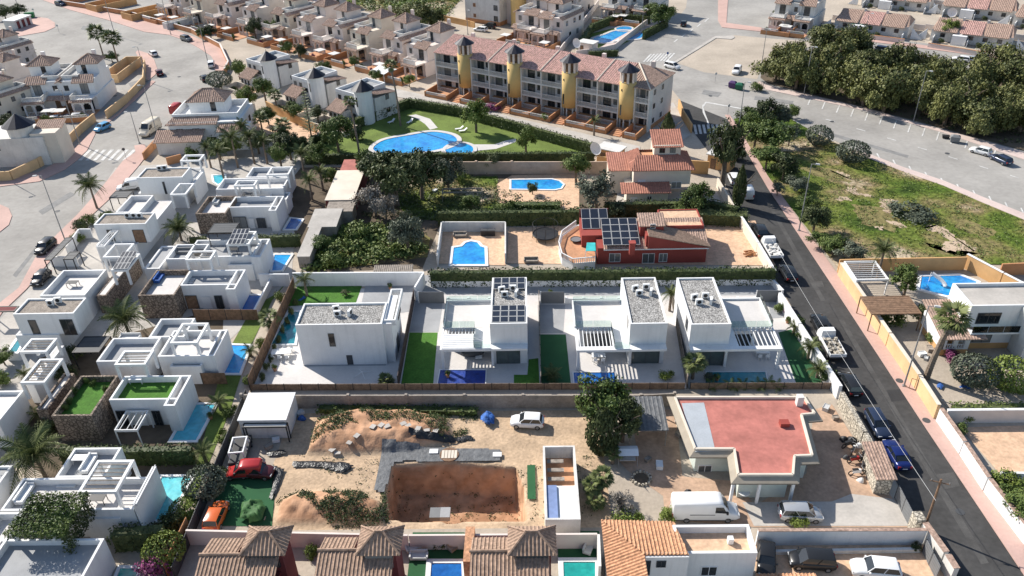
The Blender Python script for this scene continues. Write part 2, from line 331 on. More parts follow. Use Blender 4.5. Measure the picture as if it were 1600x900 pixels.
PB([(1186, 127), (1200, 134), (1255, 147), (1340, 165), (1425, 190), (1550, 224), (1700, 268), (1700, 282), (1545, 232), (1475, 208), (1350, 173), (1200, 141), (1180, 134)], PINKL)
PB([(1350, 238), (1412, 262), (1475, 283), (1537, 309), (1600, 334), (1700, 375), (1700, 388), (1600, 344), (1537, 318), (1475, 291), (1412, 269), (1350, 245)], PINKL)
PB([(996, 82), (1120, 0), (1100, 0)][:0] or [(855, 104), (870, 96), (935, 76), (1004, 38), (1040, 28), (1046, 32), (1010, 45), (960, 74), (945, 86), (900, 96), (880, 104)], PINKL)
sheet('dirt_parking', [(1056, 98), (1118, 58), (1147, 55), (1200, 60), (1283, 66), (1235, 85), (1190, 105), (1183, 124), (1100, 113)], 0.02, DIRT)
sheet('kerb', [(1052, 98), (1117, 57), (1146, 56), (1148, 59), (1143, 62), (1119, 60), (1056, 99)], 0.15, CONC, True)
sheet('soil', [(1188, 122), (1192, 108), (1236, 87), (1290, 70), (1360, 92), (1500, 108), (1600, 120), (1750, 150), (1750, 285), (1600, 236), (1425, 188), (1255, 145), (1200, 131)], 0.14, LITTER)
sheet('wild_grass', [(1146, 186), (1210, 172), (1285, 214), (1350, 245), (1412, 269), (1475, 291), (1537, 318), (1600, 344), (1720, 400), (1720, 440), (1600, 415), (1500, 412), (1308, 418), (1200, 278), (1152, 196)], 0.06, FIELD)
sheet('wild_grass', [(500, -60), (500, 4), (570, 16), (640, 32), (672, 34), (690, 30), (720, 0), (740, -60)], 0.05, FIELD)
sheet('dirt_road', [(480, -10), (500, 2), (560, 22), (620, 30), (700, 38), (790, 50), (800, 60), (690, 62), (600, 48), (540, 30), (470, 12), (420, -20)], 0.04, DIRT)
# footpath in front of the apartments, the communal pool garden
sheet('footpath', [(600, 135), (642, 144), (687, 153), (731, 162), (762, 172), (800, 183), (922, 211), (1000, 229), (1000, 246), (900, 224), (800, 195), (762, 187), (712, 173), (669, 160), (600, 148)], 0.05, CONC)
sheet('lawn', [(555, 192), (640, 156), (700, 172), (800, 198), (930, 232), (930, 243), (800, 240), (600, 241), (470, 246), (485, 214)], 0.04, LAWN)
sheet('footpath', [(638, 181), (650, 179), (672, 186), (684, 200), (672, 203), (664, 194), (652, 186)], 0.06, TILEG)
sheet('footpath', [(740, 226), (772, 226), (790, 220), (806, 217), (806, 222), (795, 226), (775, 233), (742, 236)], 0.06, TILEG)
sheet('lawn', [(905, 68), (925, 52), (985, 38), (1028, 40), (1000, 56), (960, 76), (925, 78)], 0.04, LAWN)
sheet('paving', [(1040, 165), (1052, 160), (1080, 210), (1050, 232), (1010, 215), (1030, 200)], 0.04, CONC)
sheet('paving', [(345, 180), (408, 175), (500, 203), (487, 222), (440, 228), (380, 205)], 0.05, TERRAP)
# back gardens in the middle
sheet('soil', [(470, 262), (700, 258), (890, 275), (965, 300), (960, 330), (690, 345), (660, 420), (480, 425), (440, 300)], 0.02, SOIL)
sheet('garden_ground_cover', [(600, 300), (690, 276), (778, 276), (776, 318), (900, 332), (880, 345), (690, 346), (640, 340)], 0.035, FIELD)
sheet('weeds', [(478, 424), (482, 385), (545, 352), (640, 350), (672, 372), (668, 402), (575, 415)], 0.04, FIELD)
sheet('terrace_floor', [(776, 288), (800, 274), (905, 272), (905, 330), (780, 318)], 0.05, TERRAP)
sheet('terrace_floor', [(682, 412), (690, 358), (790, 358), (790, 415)], 0.05, TERRAP)
sheet('terrace_floor', [(792, 412), (795, 356), (935, 352), (1180, 345), (1212, 415)], 0.045, TERRAP)
sheet('terrace_floor', [(965, 300), (1120, 300), (1130, 325), (960, 330)], 0.04, CONC)
# the four modern villa plots
sheet('service_lane', [(652, 448), (655, 430), (1208, 438), (1225, 470), (652, 462)], 0.03, GREYT)
sheet('terrace_floor', [(390, 609), (628, 606), (652, 452), (468, 450)], 0.04, TILEG)
sheet('artificial_lawn', [(447, 479), (466, 446), (566, 446), (556, 474)], 0.06, TURF)
sheet('driveway', [(571, 447), (650, 447), (644, 487), (600, 492), (565, 474)], 0.06, GREYT)
sheet('terrace_floor', [(627, 606), (845, 607), (843, 462), (652, 460)], 0.04, TILEG)
sheet('artificial_lawn', [(627, 600), (677, 600), (684, 520), (640, 520)], 0.06, TURF)
sheet('driveway', [(640, 519), (685, 519), (692, 472), (650, 470)], 0.06, GREYT)
sheet('artificial_lawn', [(803, 600), (843, 600), (841, 560), (826, 562), (824, 586), (803, 586)], 0.06, TURF)
sheet('terrace_floor', [(845, 607), (1074, 607), (1050, 462), (843, 462)], 0.04, TILEG)
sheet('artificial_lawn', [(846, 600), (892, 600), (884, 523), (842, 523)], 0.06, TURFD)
sheet('driveway', [(842, 521), (880, 521), (883, 477), (840, 477)], 0.06, GREYT)
sheet('terrace_floor', [(1076, 607), (1312, 607), (1222, 462), (1052, 462)], 0.04, TILEG)
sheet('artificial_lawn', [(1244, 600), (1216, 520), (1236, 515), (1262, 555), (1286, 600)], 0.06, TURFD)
sheet('driveway', [(1205, 498), (1232, 496), (1226, 470), (1200, 470)], 0.06, GREYT)
# lower plots
sheet('patio_paving', [(1000, 700), (1070, 745), (1150, 752), (1180, 790), (1385, 790), (1420, 824), (1180, 824), (1040, 812), (1036, 775), (980, 735), (940, 690)], 0.02, PATIO)
sheet('patio_paving', [(1272, 640), (1300, 632), (1395, 780), (1180, 790), (1260, 740)], 0.025, PATIO)
sheet('patio_paving', [(1178, 822), (1160, 785), (1300, 784), (1330, 772), (1396, 780), (1432, 822)], 0.04, CONC)
sheet('terrace_floor', [(985, 640), (1055, 640), (1066, 740), (1040, 780), (1036, 775), (1000, 735)], 0.015, PATIO)
sheet('driveway', [(1180, 850), (1440, 848), (1500, 930), (1180, 930)], 0.03, TERRAP)
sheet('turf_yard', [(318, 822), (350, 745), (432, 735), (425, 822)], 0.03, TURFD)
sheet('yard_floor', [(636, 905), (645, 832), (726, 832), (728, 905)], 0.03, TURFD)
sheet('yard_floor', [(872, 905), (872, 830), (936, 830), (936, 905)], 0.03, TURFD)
sheet('courtyard_paving', [(1500, 668), (1700, 662), (1700, 740), (1560, 738)], 0.03, TERRAP)
sheet('garden_gravel', [(1330, 470), (1600, 480), (1700, 640), (1490, 645), (1440, 600), (1390, 520)], 0.03, DIRT)
sheet('garden_soil', [(1535, 745), (1700, 750), (1700, 900), (1620, 850)], 0.035, SOIL)
sheet('garden_lawn', [(430, 460), (460, 428), (425, 470), (390, 545), (360, 640), (340, 690), (300, 790), (285, 800), (320, 680), (350, 560), (395, 480)], 0.03, LAWN)
sheet('garden_soil', [(60, 560), (350, 480), (340, 690), (230, 840), (0, 700)], 0.015, SOIL)
sheet('terrace_floor', [(180, 262), (470, 240), (455, 440), (350, 540), (0, 640), (0, 500), (100, 390)], 0.012, CONC)
def rough(name, pts, z, m):
    q = [XY(x, y) for x, y in pts]; out = []
    for i, a in enumerate(q):
        b = q[(i+1) % len(q)]
        for j in range(6):
            t = j/6; x, y = a[0]+(b[0]-a[0])*t, a[1]+(b[1]-a[1])*t; out.append((x+random.uniform(-.45, .45), y+random.uniform(-.45, .45)))
    return tag(M().flat(out, z).build(name, m), kind='structure')
for pts in ([(1296, 266), (1310, 268), (1328, 275), (1326, 279), (1308, 272)], [(1322, 292), (1336, 295), (1345, 303), (1362, 306), (1360, 309), (1340, 305), (1326, 298)], [(1375, 309), (1402, 313), (1398, 317), (1386, 320), (1392, 336), (1384, 333), (1376, 322)], [(1380, 346), (1400, 346), (1416, 354), (1410, 358), (1396, 352)],
            [(1443, 358), (1455, 351), (1478, 357), (1498, 374), (1526, 388), (1522, 394), (1478, 393), (1470, 382), (1480, 375), (1462, 362)], [(1304, 310), (1326, 308), (1334, 313), (1310, 315)], [(1366, 356), (1380, 354), (1378, 360)]): rough('dirt_track', pts, .075, SAND)
for pts in ([(1330, 320), (1370, 322), (1410, 345), (1400, 365), (1350, 350)], [(1440, 380), (1480, 400), (1560, 398), (1540, 380), (1500, 400)], [(1240, 262), (1300, 262), (1330, 285), (1290, 280)], [(1500, 340), (1560, 362), (1540, 372), (1490, 356)]): rough('dry_grass', pts, .07, mat('dry_grass_ground', (.25, .21, .085), .95, .2, .8, .5, 6, fine=.3, fsc=3))
# ---------------------------------------------------------------- patches in the road surface
APD = mat('asphalt_patch', (0.26, 0.255, 0.245), .9, .12, .6, fine=.1); APN = mat('fresh_asphalt_patch', (0.045, 0.045, 0.046), .9, .1, .6, fine=.1); APL = mat('worn_dark_asphalt', (0.095, 0.092, 0.088), .9, .15, .5, fine=.12)
for pts, m, z in (([(60, 330), (110, 300), (118, 304), (66, 336)], APD, .02), ([(200, 130), (262, 112), (266, 116), (204, 136)], APD, .02), ([(130, 40), (190, 52), (188, 58), (126, 46)], APD, .02), ([(20, 430), (60, 380), (64, 383), (25, 434)], APD, .02), ([(1290, 205), (1420, 243), (1418, 247), (1287, 209)], APD, .02),
                  ([(1180, 150), (1240, 158), (1238, 164), (1178, 156)], APD, .02), ([(1100, 140), (1128, 145), (1122, 152), (1096, 147)], APD, .02), ([(1385, 610), (1412, 608), (1420, 624), (1393, 628)], APN, .036), ([(1265, 440), (1284, 439), (1288, 448), (1270, 450)], APL, .036), ([(1462, 742), (1490, 738), (1500, 760), (1474, 765)], APL, .036),
                  ([(1310, 500), (1318, 500), (1545, 880), (1533, 882)], APL, .034), ([(1205, 330), (1211, 330), (1290, 470), (1283, 471)], APL, .034)): sheet('road_patch', pts, z, m)
# ---------------------------------------------------------------- road markings
def paint(pts, z=0.045, m=PAINT):
    return sheet('road_marking', pts, z, m)
for i in range(7):                                                         # crossing on the left road
    x = 122+i*11.5; paint([(x, 251), (x+5.5, 251), (x+22, 234), (x+16.5, 234)])
for i in range(8):                                                         # crossing by the small round car park
    x = 1002+i*5.2
    paint([(x+2, 97-i*0.2), (x+5, 97-i*.2), (x+17, 84.5-i*.2), (x+14, 84.5-i*.2)][:4])
for i in range(8):
    x = 1086+i*7; paint([(x, 210-i*.6), (x+4, 210-i*.6), (x+1+0, 195), (x-3, 195)][:4], 0.045)
paint([(1104, 188), (1106, 196), (1109, 196), (1102, 178), (1099, 168), (1104, 161), (1160, 171), (1166, 174), (1166, 172.5), (1160, 169.5), (1103, 159), (1097, 165), (1098, 176)])
# diagonal bays along the wide road
for i in range(14):
    t = i/13; x = 1262+t*290; y = 153+t*76; paint([(x+4, y), (x+6, y+.3), (x+1.5, y+11+t*4), (x-.8, y+11+t*4)])
for i in range(15):
    t = i/14; x = 1248+t*350; y = 190+t*135+8*t*(1-t); dx = 5; paint([(x-4, y), (x-1.6, y), (x+dx-1+4*t, y+9+11*t), (x+dx-3.8+4*t, y+9+11*t)])
for i in range(9):
    x = 1290+i*48; y = 186+i*14.6; paint([(x, y), (x+14, y+3.6+i*.15), (x+14, y+4.7+i*.15), (x, y+1.1)])
for i in range(5): paint([(1052+i*12, 66-i*8), (1054.5+i*12, 66-i*8), (1060+i*12, 61-i*8), (1058+i*12, 61-i*8)])
# ---------------------------------------------------------------- the building lot: soil height field with mounds and the dug pit
from mathutils import noise as nz_
def inpoly(x, y, p):
    c = False; j = len(p)-1
    for i in range(len(p)):
        if (p[i][1] > y) != (p[j][1] > y) and x < (p[j][0]-p[i][0])*(y-p[i][1])/(p[j][1]-p[i][1]+1e-12)+p[i][0]: c = not c
        j = i
    return c
def dpoly(x, y, p):
    b = 1e9
    for i in range(len(p)):
        x0, y0 = p[i]; x1, y1 = p[(i+1) % len(p)]; dx, dy = x1-x0, y1-y0
        t = max(0, min(1, ((x-x0)*dx+(y-y0)*dy)/(dx*dx+dy*dy+1e-9))); b = min(b, math.hypot(x-x0-t*dx, y-y0-t*dy))
    return b
PIT = [XY(*q) for q in ((612, 727), (700, 722), (806, 730), (818, 760), (822, 812), (700, 816), (606, 812), (603, 770))]
MND1 = [XY(*q) for q in ((478, 710), (490, 660), (545, 640), (640, 640), (700, 655), (712, 690), (640, 706), (540, 712))]
MND2 = [XY(*q) for q in ((428, 822), (432, 785), (470, 768), (560, 768), (598, 785), (604, 822))]
def lot_h(x, y):
    n = nz_.noise(Vector((x*.5, y*.5, 0)))*.10+nz_.noise(Vector((x*1.7, y*1.7, 3)))*.05
    h = n-.03
    for mp, a in ((MND1, 1.5), (MND2, 1.3)):
        if inpoly(x, y, mp): h += a*min(1, dpoly(x, y, mp)/2.0)**.7+nz_.noise(Vector((x*1.2, y*1.2, 9)))*.28*min(1, dpoly(x, y, mp)/1.2)
    if inpoly(x, y, PIT):
        d = dpoly(x, y, PIT); h = n*2-4.3*min(1, d/.4)
    e = min(x-LX0, LX1-x, y-LY0, LY1-y); return h*min(1, max(0, e/.6))-.02*(1-min(1, max(0, e/.6)))
st = 0.3; nx = int((LX1-LX0)/st)+1; ny = int((LY1-LY0)/st)+1
k = M(); k.v = [(LX0+(LX1-LX0)*i/nx, LY0+(LY1-LY0)*j/ny, 0) for j in range(ny+1) for i in range(nx+1)]
k.v = [(a, b, lot_h(a, b)) for a, b, _ in k.v]
k.f = [(j*(nx+1)+i, j*(nx+1)+i+1, (j+1)*(nx+1)+i+1, (j+1)*(nx+1)+i) for j in range(ny) for i in range(nx)]
k.sm = True
def lot_mat():
    m = mat('lot_soil', (0.55, 0.40, 0.265), 0.95, 0.12, 0.35, 0.6, 2.5, fine=0.16, fsc=3); t = m.node_tree; n = t.nodes; b = n['Principled BSDF']
    g = n.new('ShaderNodeNewGeometry'); sp = n.new('ShaderNodeSeparateXYZ'); t.links.new(g.outputs['Position'], sp.inputs[0])
    src = b.inputs['Base Color'].links[0].from_socket
    ab = n.new('ShaderNodeMath'); ab.operation = 'ABSOLUTE'; t.links.new(sp.outputs['Z'], ab.inputs[0])
    mr = n.new('ShaderNodeMapRange'); mr.inputs[1].default_value = 0.15; mr.inputs[2].default_value = 0.6; t.links.new(ab.outputs[0], mr.inputs[0])
    nn = n.new('ShaderNodeTexNoise'); nn.inputs['Scale'].default_value = .6; nn.inputs['Detail'].default_value = 8; t.links.new(g.outputs['Position'], nn.inputs['Vector'])
    rp = n.new('ShaderNodeValToRGB'); rp.color_ramp.elements[0].position = 0.38; rp.color_ramp.elements[1].position = 0.62
    rp.color_ramp.elements[0].color = (0.36, 0.20, 0.115, 1); rp.color_ramp.elements[1].color = (0.56, 0.33, 0.20, 1); t.links.new(nn.outputs[0], rp.inputs[0])
    mx = n.new('ShaderNodeMix'); mx.data_type = 'RGBA'; t.links.new(mr.outputs[0], mx.inputs['Factor']); t.links.new(src, mx.inputs['A']); t.links.new(rp.outputs[0], mx.inputs['B'])
    t.links.new(mx.outputs['Result'], b.inputs['Base Color']); return m
tag(k.build('soil_ground', lot_mat()), kind='structure')
# backdrop beyond the frame
# ---------------------------------------------------------------- building parts
RAD = math.radians
_wm = {}
def win_meshes(w, h, div=2, sill=True):
    key = (round(w, 2), round(h, 2), div)
    if key not in _wm:
        f = M(); t = .07
        f.box(-w/2, -.06, 0, -w/2+t, .02, h).box(w/2-t, -.06, 0, w/2, .02, h).box(-w/2+t, -.06, h-t, w/2-t, .02, h).box(-w/2+t, -.06, 0, w/2-t, .02, t)
        for i in range(1, div): x = -w/2+w*i/div; f.box(x-.03, -.05, t, x+.03, .018, h-t)
        g = M().box(-w/2+t, -.025, t, w/2-t, .015, h-t)
        _wm[key] = (f.mesh('window_frame'), g.mesh('window_pane'))
    return _wm[key]
FACE = {'S': (0, 0), 'E': (1, math.pi/2), 'N': (2, math.pi), 'W': (3, -math.pi/2)}
def window(T, face, at, u, z, w, h, fm=None, gm=None, div=2, name='window'):
    "face S/E/N/W of the wall plane whose coordinate is `at`; u runs along the wall"
    a, b = win_meshes(w, h, div)
    x, y = (u, at) if face in 'SN' else (at, u)
    o = put(name, a, T, (x, y, z), FACE[face][1], None, fm or PLWHITE)
    put('pane', b, o, (0, 0, 0), 0, None, gm or GLASS); return o
def onS(F, px, py, Y):
    "where the view ray through (px,py) meets the plane y = Y of frame F -> local (x, z)"
    d = (px-800)*RT-(py-450)*UP+FOC*FW; o = Vector((0, 0, HC))
    ox, oy = o.x-F.o[0], o.y-F.o[1]
    lx, ly = ox*F.c+oy*F.s, -ox*F.s+oy*F.c; dx, dy = d.x*F.c+d.y*F.s, -d.x*F.s+d.y*F.c
    t = (Y-ly)/dy; return lx+dx*t, HC+d.z*t
def onX(F, px, py, X):
    d = (px-800)*RT-(py-450)*UP+FOC*FW
    ox, oy = -F.o[0], -F.o[1]
    lx, ly = ox*F.c+oy*F.s, -ox*F.s+oy*F.c; dx, dy = d.x*F.c+d.y*F.s, -d.x*F.s+d.y*F.c
    t = (X-lx)/dx; return ly+dy*t, HC+d.z*t
def winpx(T, F, Y, a, b, fm=None, gm=None, div=2, name='window'):
    "south-facing opening between two photograph corners"
    x0, z1 = onS(F, a[0], a[1], Y); x1, z0 = onS(F, b[0], b[1], Y)
    x0b = onS(F, a[0], b[1], Y)[0]
    return window(T, 'S', Y, (x0+x1)/2, z0, max(.4, x1-x0), max(.4, z1-z0), fm, gm, div, name)
def ring(k, r, z0, z1, t):
    x0, y0, x1, y1 = r
    k.box(x0, y0, z0, x1, y0+t, z1).box(x0, y1-t, z0, x1, y1, z1).box(x0, y0+t, z0, x0+t, y1-t, z1).box(x1-t, y0+t, z0, x1, y1-t, z1); return k
def rect(F, fl, br, z):
    a = F.l(fl[0], fl[1], z); b = F.l(br[0], br[1], z)
    return (min(a[0], b[0]), min(a[1], b[1]), max(a[0], b[0]), max(a[1], b[1]))
def flatbox(T, r, z0, z1, par=.35, roof=GRAVR, wm=WHITE, t=.22, cop=True, name='wall', rn='roof'):
    "walled box with a sunken flat roof inside a parapet"
    x0, y0, x1, y1 = r
    k = M(); k.box(x0, y0, z0, x1, y1, z1-par); ring(k, r, z1-par, z1, t); k.build(name, wm, T)
    M().box(x0+t, y0+t, z1-par+.004, x1-t, y1-t, z1-par+.05).build(rn, roof, T)
def roof_face(k, pts, pitch=.42, hg=.07, ribs=True):
    "one convex roof plane; first edge is the eave. base + raised tile rows running down the slope"
    P_ = [Vector(p) for p in pts]; o = P_[0]; u = (P_[1]-o).normalized(); n = u.cross(P_[-1]-o).normalized()
    if n.z < 0: n = -n
    v = n.cross(u).normalized()
    if (P_[-1]-o).dot(v) < 0 and (P_[2]-o).dot(v) < 0: v = -v
    k.add([p for p in P_]+[p-n*.12 for p in P_], [tuple(range(len(P_)))]+[tuple(range(2*len(P_)-1, len(P_)-1, -1))]+
          [(i, len(P_)+i, len(P_)+(i+1) % len(P_), (i+1) % len(P_)) for i in range(len(P_))])
    if not ribs: return k
    q = [((p-o).dot(u), (p-o).dot(v)) for p in P_]; us = [a for a, _ in q]; x = min(us)+pitch*.5
    while x < max(us):
        vs = []
        for i in range(len(q)):
            (a, b), (c, d) = q[i], q[(i+1) % len(q)]
            if (a-x)*(c-x) < 0: vs.append(b+(d-b)*(x-a)/(c-a))
        if len(vs) >= 2:
            a, b = min(vs), max(vs)
            if b-a > .15:
                h = pitch*.3
                w0 = o+u*(x-h)+v*a+n*.004; w1 = o+u*(x+h)+v*a+n*.004; w2 = o+u*x+v*a+n*hg; e = v*(b-a)
                k.add([w0, w1, w2, w0+e, w1+e, w2+e], [(0, 1, 2), (0, 2, 5, 3), (2, 1, 4, 5), (3, 5, 4)])
        x += pitch
    return k
def hip(T, r, z, h, m=ROOFA, over=.4, pitch=.42, name='roof', ridge=None, cap=True):
    x0, y0, x1, y1 = r; x0 -= over; y0 -= over; x1 += over; y1 += over; W, D = x1-x0, y1-y0
    if W >= D: a = (x0+D/2, (y0+y1)/2); b = (x1-D/2, (y0+y1)/2)
    else: a = ((x0+x1)/2, y0+W/2); b = ((x0+x1)/2, y1-W/2)
    if ridge == 'pt': a = b = ((x0+x1)/2, (y0+y1)/2)
    A = (a[0], a[1], z+h); Bp = (b[0], b[1], z+h); c = [(x0, y0, z), (x1, y0, z), (x1, y1, z), (x0, y1, z)]
    k = M(); same = (Vector(A)-Vector(Bp)).length < .3
    if same: fs = [[c[0], c[1], A], [c[1], c[2], A], [c[2], c[3], A], [c[3], c[0], A]]
    elif W >= D: fs = [[c[0], c[1], Bp, A], [c[1], c[2], Bp], [c[2], c[3], A, Bp], [c[3], c[0], A]]
    else: fs = [[c[0], c[1], A], [c[1], c[2], Bp, A], [c[2], c[3], Bp], [c[3], c[0], A, Bp]]
    for f in fs: roof_face(k, f, pitch)
    o = k.build(name, m, T)
    if cap:
        q = M()
        for i, e in enumerate(c):
            t = A if (same or (W >= D and i in (0, 3)) or (W < D and i in (0, 1))) else Bp
            q.cyl((e[0], e[1], e[2]+.05), (t[0], t[1], t[2]+.05), .11, .11, 5, False)
        if not same: q.cyl((A[0], A[1], A[2]+.06), (Bp[0], Bp[1], Bp[2]+.06), .12, .12, 5, False)
        q.build('ridge_tiles', m, o)
    return o
def shed_roof(T, r, z0, z1, low='S', m=ROOFA, over=.25, pitch=.42, name='roof'):
    x0, y0, x1, y1 = r; x0 -= over; y0 -= over; x1 += over; y1 += over
    f = {'S': [(x0, y0, z0), (x1, y0, z0), (x1, y1, z1), (x0, y1, z1)], 'N': [(x1, y1, z0), (x0, y1, z0), (x0, y0, z1), (x1, y0, z1)],
         'E': [(x1, y0, z0), (x1, y1, z0), (x0, y1, z1), (x0, y0, z1)], 'W': [(x0, y1, z0), (x0, y0, z0), (x1, y0, z1), (x1, y1, z1)]}[low]
    return roof_face(M(), f, pitch).build(name, m, T)
def baluster(k, a, b, z, h=.9, n=None, t=.05):
    L = math.hypot(b[0]-a[0], b[1]-a[1]); n = n or max(2, int(L/.28))
    k.obox(a, b, .14, z+h-.1, z+h); k.obox(a, b, .12, z, z+.08)
    for i in range(n+1):
        x = a[0]+(b[0]-a[0])*i/n; y = a[1]+(b[1]-a[1])*i/n; k.box(x-t, y-t, z+.08, x+t, y+t, z+h-.1)
    return k
def wall(label, pts, h=2.0, m=WHITE, th=.25, cop=None, cat='wall', zt=None, name='garden_wall', group=None, z0=-.1, posts=0, pm=None):
    "garden wall along photograph points on the ground (or on its top if zt is given)"
    q = [XY(x, y, zt or 0) for x, y in pts]; c = q[0]; q = [(a-c[0], b-c[1]) for a, b in q]
    r = thing(name, label, cat, (c[0], c[1], 0), 0, group)
    k = M()
    for i in range(len(q)-1):
        a, b = q[i], q[i+1]; L = math.hypot(b[0]-a[0], b[1]-a[1]) or 1
        if i: a = (a[0]+(b[0]-a[0])/L*th*.45, a[1]+(b[1]-a[1])/L*th*.45)
        k.obox(a, b, th, z0, h)
    k.build('wall_body', m, r)
    if cop:
        k = M()
        for i in range(len(q)-1):
            a, b = q[i], q[i+1]; L = math.hypot(b[0]-a[0], b[1]-a[1]) or 1
            if i: a = (a[0]+(b[0]-a[0])/L*th*.6, a[1]+(b[1]-a[1])/L*th*.6)
            k.obox(a, b, th+.12, h+.003, h+.07)
        k.build('coping', cop, r)
    if posts:
        for i in range(len(q)-1):
            a, b = q[i], q[i+1]; L = math.hypot(b[0]-a[0], b[1]-a[1]); n = max(1, round(L/posts))
            if '_pm' not in globals(): globals()['_pm'] = {}
            key = (round(h, 2), round(th, 2))
            if key not in _pm: _pm[key] = M().box(-th*.8, -th*.8, 0, th*.8, th*.8, h+.18).mesh('post')
            for j in range(n+(i == len(q)-2)): put('post', _pm[key], r, (a[0]+(b[0]-a[0])*j/n, a[1]+(b[1]-a[1])*j/n, 0), math.atan2(b[1]-a[1], b[0]-a[0]), None, pm or m)
    return r
def slabs(label, pts, h, m, name='screen_fence', cat='fence', th=.06, zt=None, z0=0.0, post=2.5, pm=None, group=None, pl=.0):
    "fence of upright panels, each panel a part"
    q = [XY(x, y, zt or 0) for x, y in pts]; c = q[0]; q = [(a-c[0], b-c[1]) for a, b in q]
    r = thing(name, label, cat, (c[0], c[1], 0), 0, group)
    for i in range(len(q)-1):
        a, b = q[i], q[i+1]; L = math.hypot(b[0]-a[0], b[1]-a[1]); n = max(1, round(L/post)); w_ = L/n; an = math.atan2(b[1]-a[1], b[0]-a[0])
        pm_ = M().box(.03, -th/2, z0, w_-.03, th/2, h)
        for s_ in range(int(w_/.22)): pm_.box(.06+s_*.22, -th/2-.02, z0+.02, .12+s_*.22, th/2+.02, h+.03*random.random())
        me = pm_.mesh('panel'); po = M().box(-.05, -.05, z0, .05, .05, h+.06).mesh('post')
        for j in range(n):
            x, y = a[0]+(b[0]-a[0])*j/n, a[1]+(b[1]-a[1])*j/n
            put('panel', me, r, (x, y, 0), an, None, m); put('post', po, r, (x, y, 0), an, None, pm or BLACK)
    return r
# ---------------------------------------------------------------- plants
def leafcloud(n, shape, size, seed, flat=.4, inner=0):
    rnd = random.Random(seed); k = M()
    for i in range(n):
        p = Vector(shape(rnd)); s = size*rnd.uniform(.6, 1.35)
        d = Vector((p.x, p.y, p.z-.35)); d = (d.normalized() if d.length > .01 else Vector((0, 0, 1)))
        nn = (d*.8+Vector((rnd.gauss(0, .6), rnd.gauss(0, .6), rnd.gauss(0, .6)+flat))).normalized()
        u = nn.orthogonal().normalized(); u.rotate(Matrix.Rotation(rnd.uniform(0, 6.28), 3, nn)) ; v = nn.cross(u)
        k.add([p-u*s, p-v*s*.55, p+u*s, p+v*s*.55], [(0, 1, 2, 3)])
    return k
def blob_shape(nb, seed, zs=.8, rr=.42):
    r0 = random.Random(seed); bl = []
    for i in range(nb):
        a = r0.uniform(0, 6.28); q = r0.uniform(.1, .86); z = r0.uniform(.16, .92)
        q *= 1-.35*abs(z-.45)/.5
        bl.append((math.cos(a)*q, math.sin(a)*q, z*zs+.1, rr*r0.uniform(.6, 1.1)))
    bl.append((0, 0, .5*zs+.1, rr*1.1))
    def f(r):
        b = r.choice(bl); d = Vector((r.gauss(0, 1), r.gauss(0, 1), r.gauss(0, 1))); d = d*(b[3]*.5) if d.length < 2.6 else d.normalized()*b[3]
        return (b[0]+d.x, b[1]+d.y, max(.02, b[2]+d.z*.78))
    return f
def column_shape(r):
    z = r.random()**.9; a = r.uniform(0, 6.28); q = (math.sin(math.pi*min(1, z*.93+.07))**.7)*(1-z*.35)*r.uniform(.7, 1.05)
    return (math.cos(a)*q, math.sin(a)*q, z)
def cone_shape(r):
    z = r.random()**1.25; a = r.uniform(0, 6.28); lay = .82+.25*math.sin(z*40)
    q = (1-z)**.8*lay*r.uniform(.45, 1.05); return (math.cos(a)*q, math.sin(a)*q, z)
CROWN = {}
for i in range(5): CROWN['broad', i] = leafcloud(4800, blob_shape(24, 40+i, .85, .29), .052, 60+i).mesh('crown')
for i in range(4): CROWN['pine', i] = leafcloud(6000, blob_shape(30, 80+i, .75, .26), .046, 90+i).mesh('crown')
for i in range(3): CROWN['bush', i] = leafcloud(1500, blob_shape(12, 120+i, .75, .40), .075, 130+i).mesh('crown')
for i in range(2): CROWN['loose', i] = leafcloud(2200, blob_shape(26, 150+i, .95, .24), .05, 160+i).mesh('crown')
for i in range(2): CROWN['column', i] = leafcloud(3000, column_shape, .07, 170+i).mesh('crown')
CROWN['cone', 0] = leafcloud(2000, cone_shape, .085, 180).mesh('crown')
def ball_shape(r):
    d = Vector((r.gauss(0, 1), r.gauss(0, 1), r.gauss(0, 1))).normalized()*r.uniform(.85, 1.02); return (d.x, d.y, .5+d.z*.5)
CROWN['ball', 0] = leafcloud(2200, ball_shape, .06, 190).mesh('crown')
def trunk_mesh(seed, limbs=5, h=1.0):
    r = random.Random(seed); k = M(); k.cyl((0, 0, -.03), (0.02, 0, .45), .05, .036, 7); top = Vector((.02, 0, .45))
    for i in range(limbs):
        a = i*6.28/limbs+r.uniform(-.4, .4); e = top+Vector((math.cos(a)*.26, math.sin(a)*.26, r.uniform(.2, .4)))
        k.cyl(top, e, .026, .012, 5); k.cyl(e, e+Vector((math.cos(a+.5)*.14, math.sin(a+.5)*.14, .12)), .012, .004, 4)
    return k.mesh('trunk')
TRUNKS = [trunk_mesh(i) for i in range(3)]
_tc = [0]
KINDS_ = {'broad': ('broad', LMID, .30), 'dark': ('broad', LDARK, .28), 'pine': ('pine', LPINE, .05), 'olive': ('broad', LOLIVE, .28), 'loose': ('loose', LOLIVE, .2),
          'dry': ('loose', LDRY, .15), 'light': ('broad', LLIGHT, .3), 'bush': ('bush', LMID, 0), 'dbush': ('bush', LDARK, 0), 'lbush': ('bush', LLIGHT, 0), 'obush': ('bush', LOLIVE, 0),
          'cypress': ('column', LDARK, .03), 'ball': ('ball', LMID, .02), 'lball': ('ball', LLIGHT, .02), 'oball': ('ball', LOLIVE, .05), 'purple': ('bush', LPURP, 0), 'pbush': ('bush', LPALM, 0), 'cone': ('cone', LDARK, .05)}
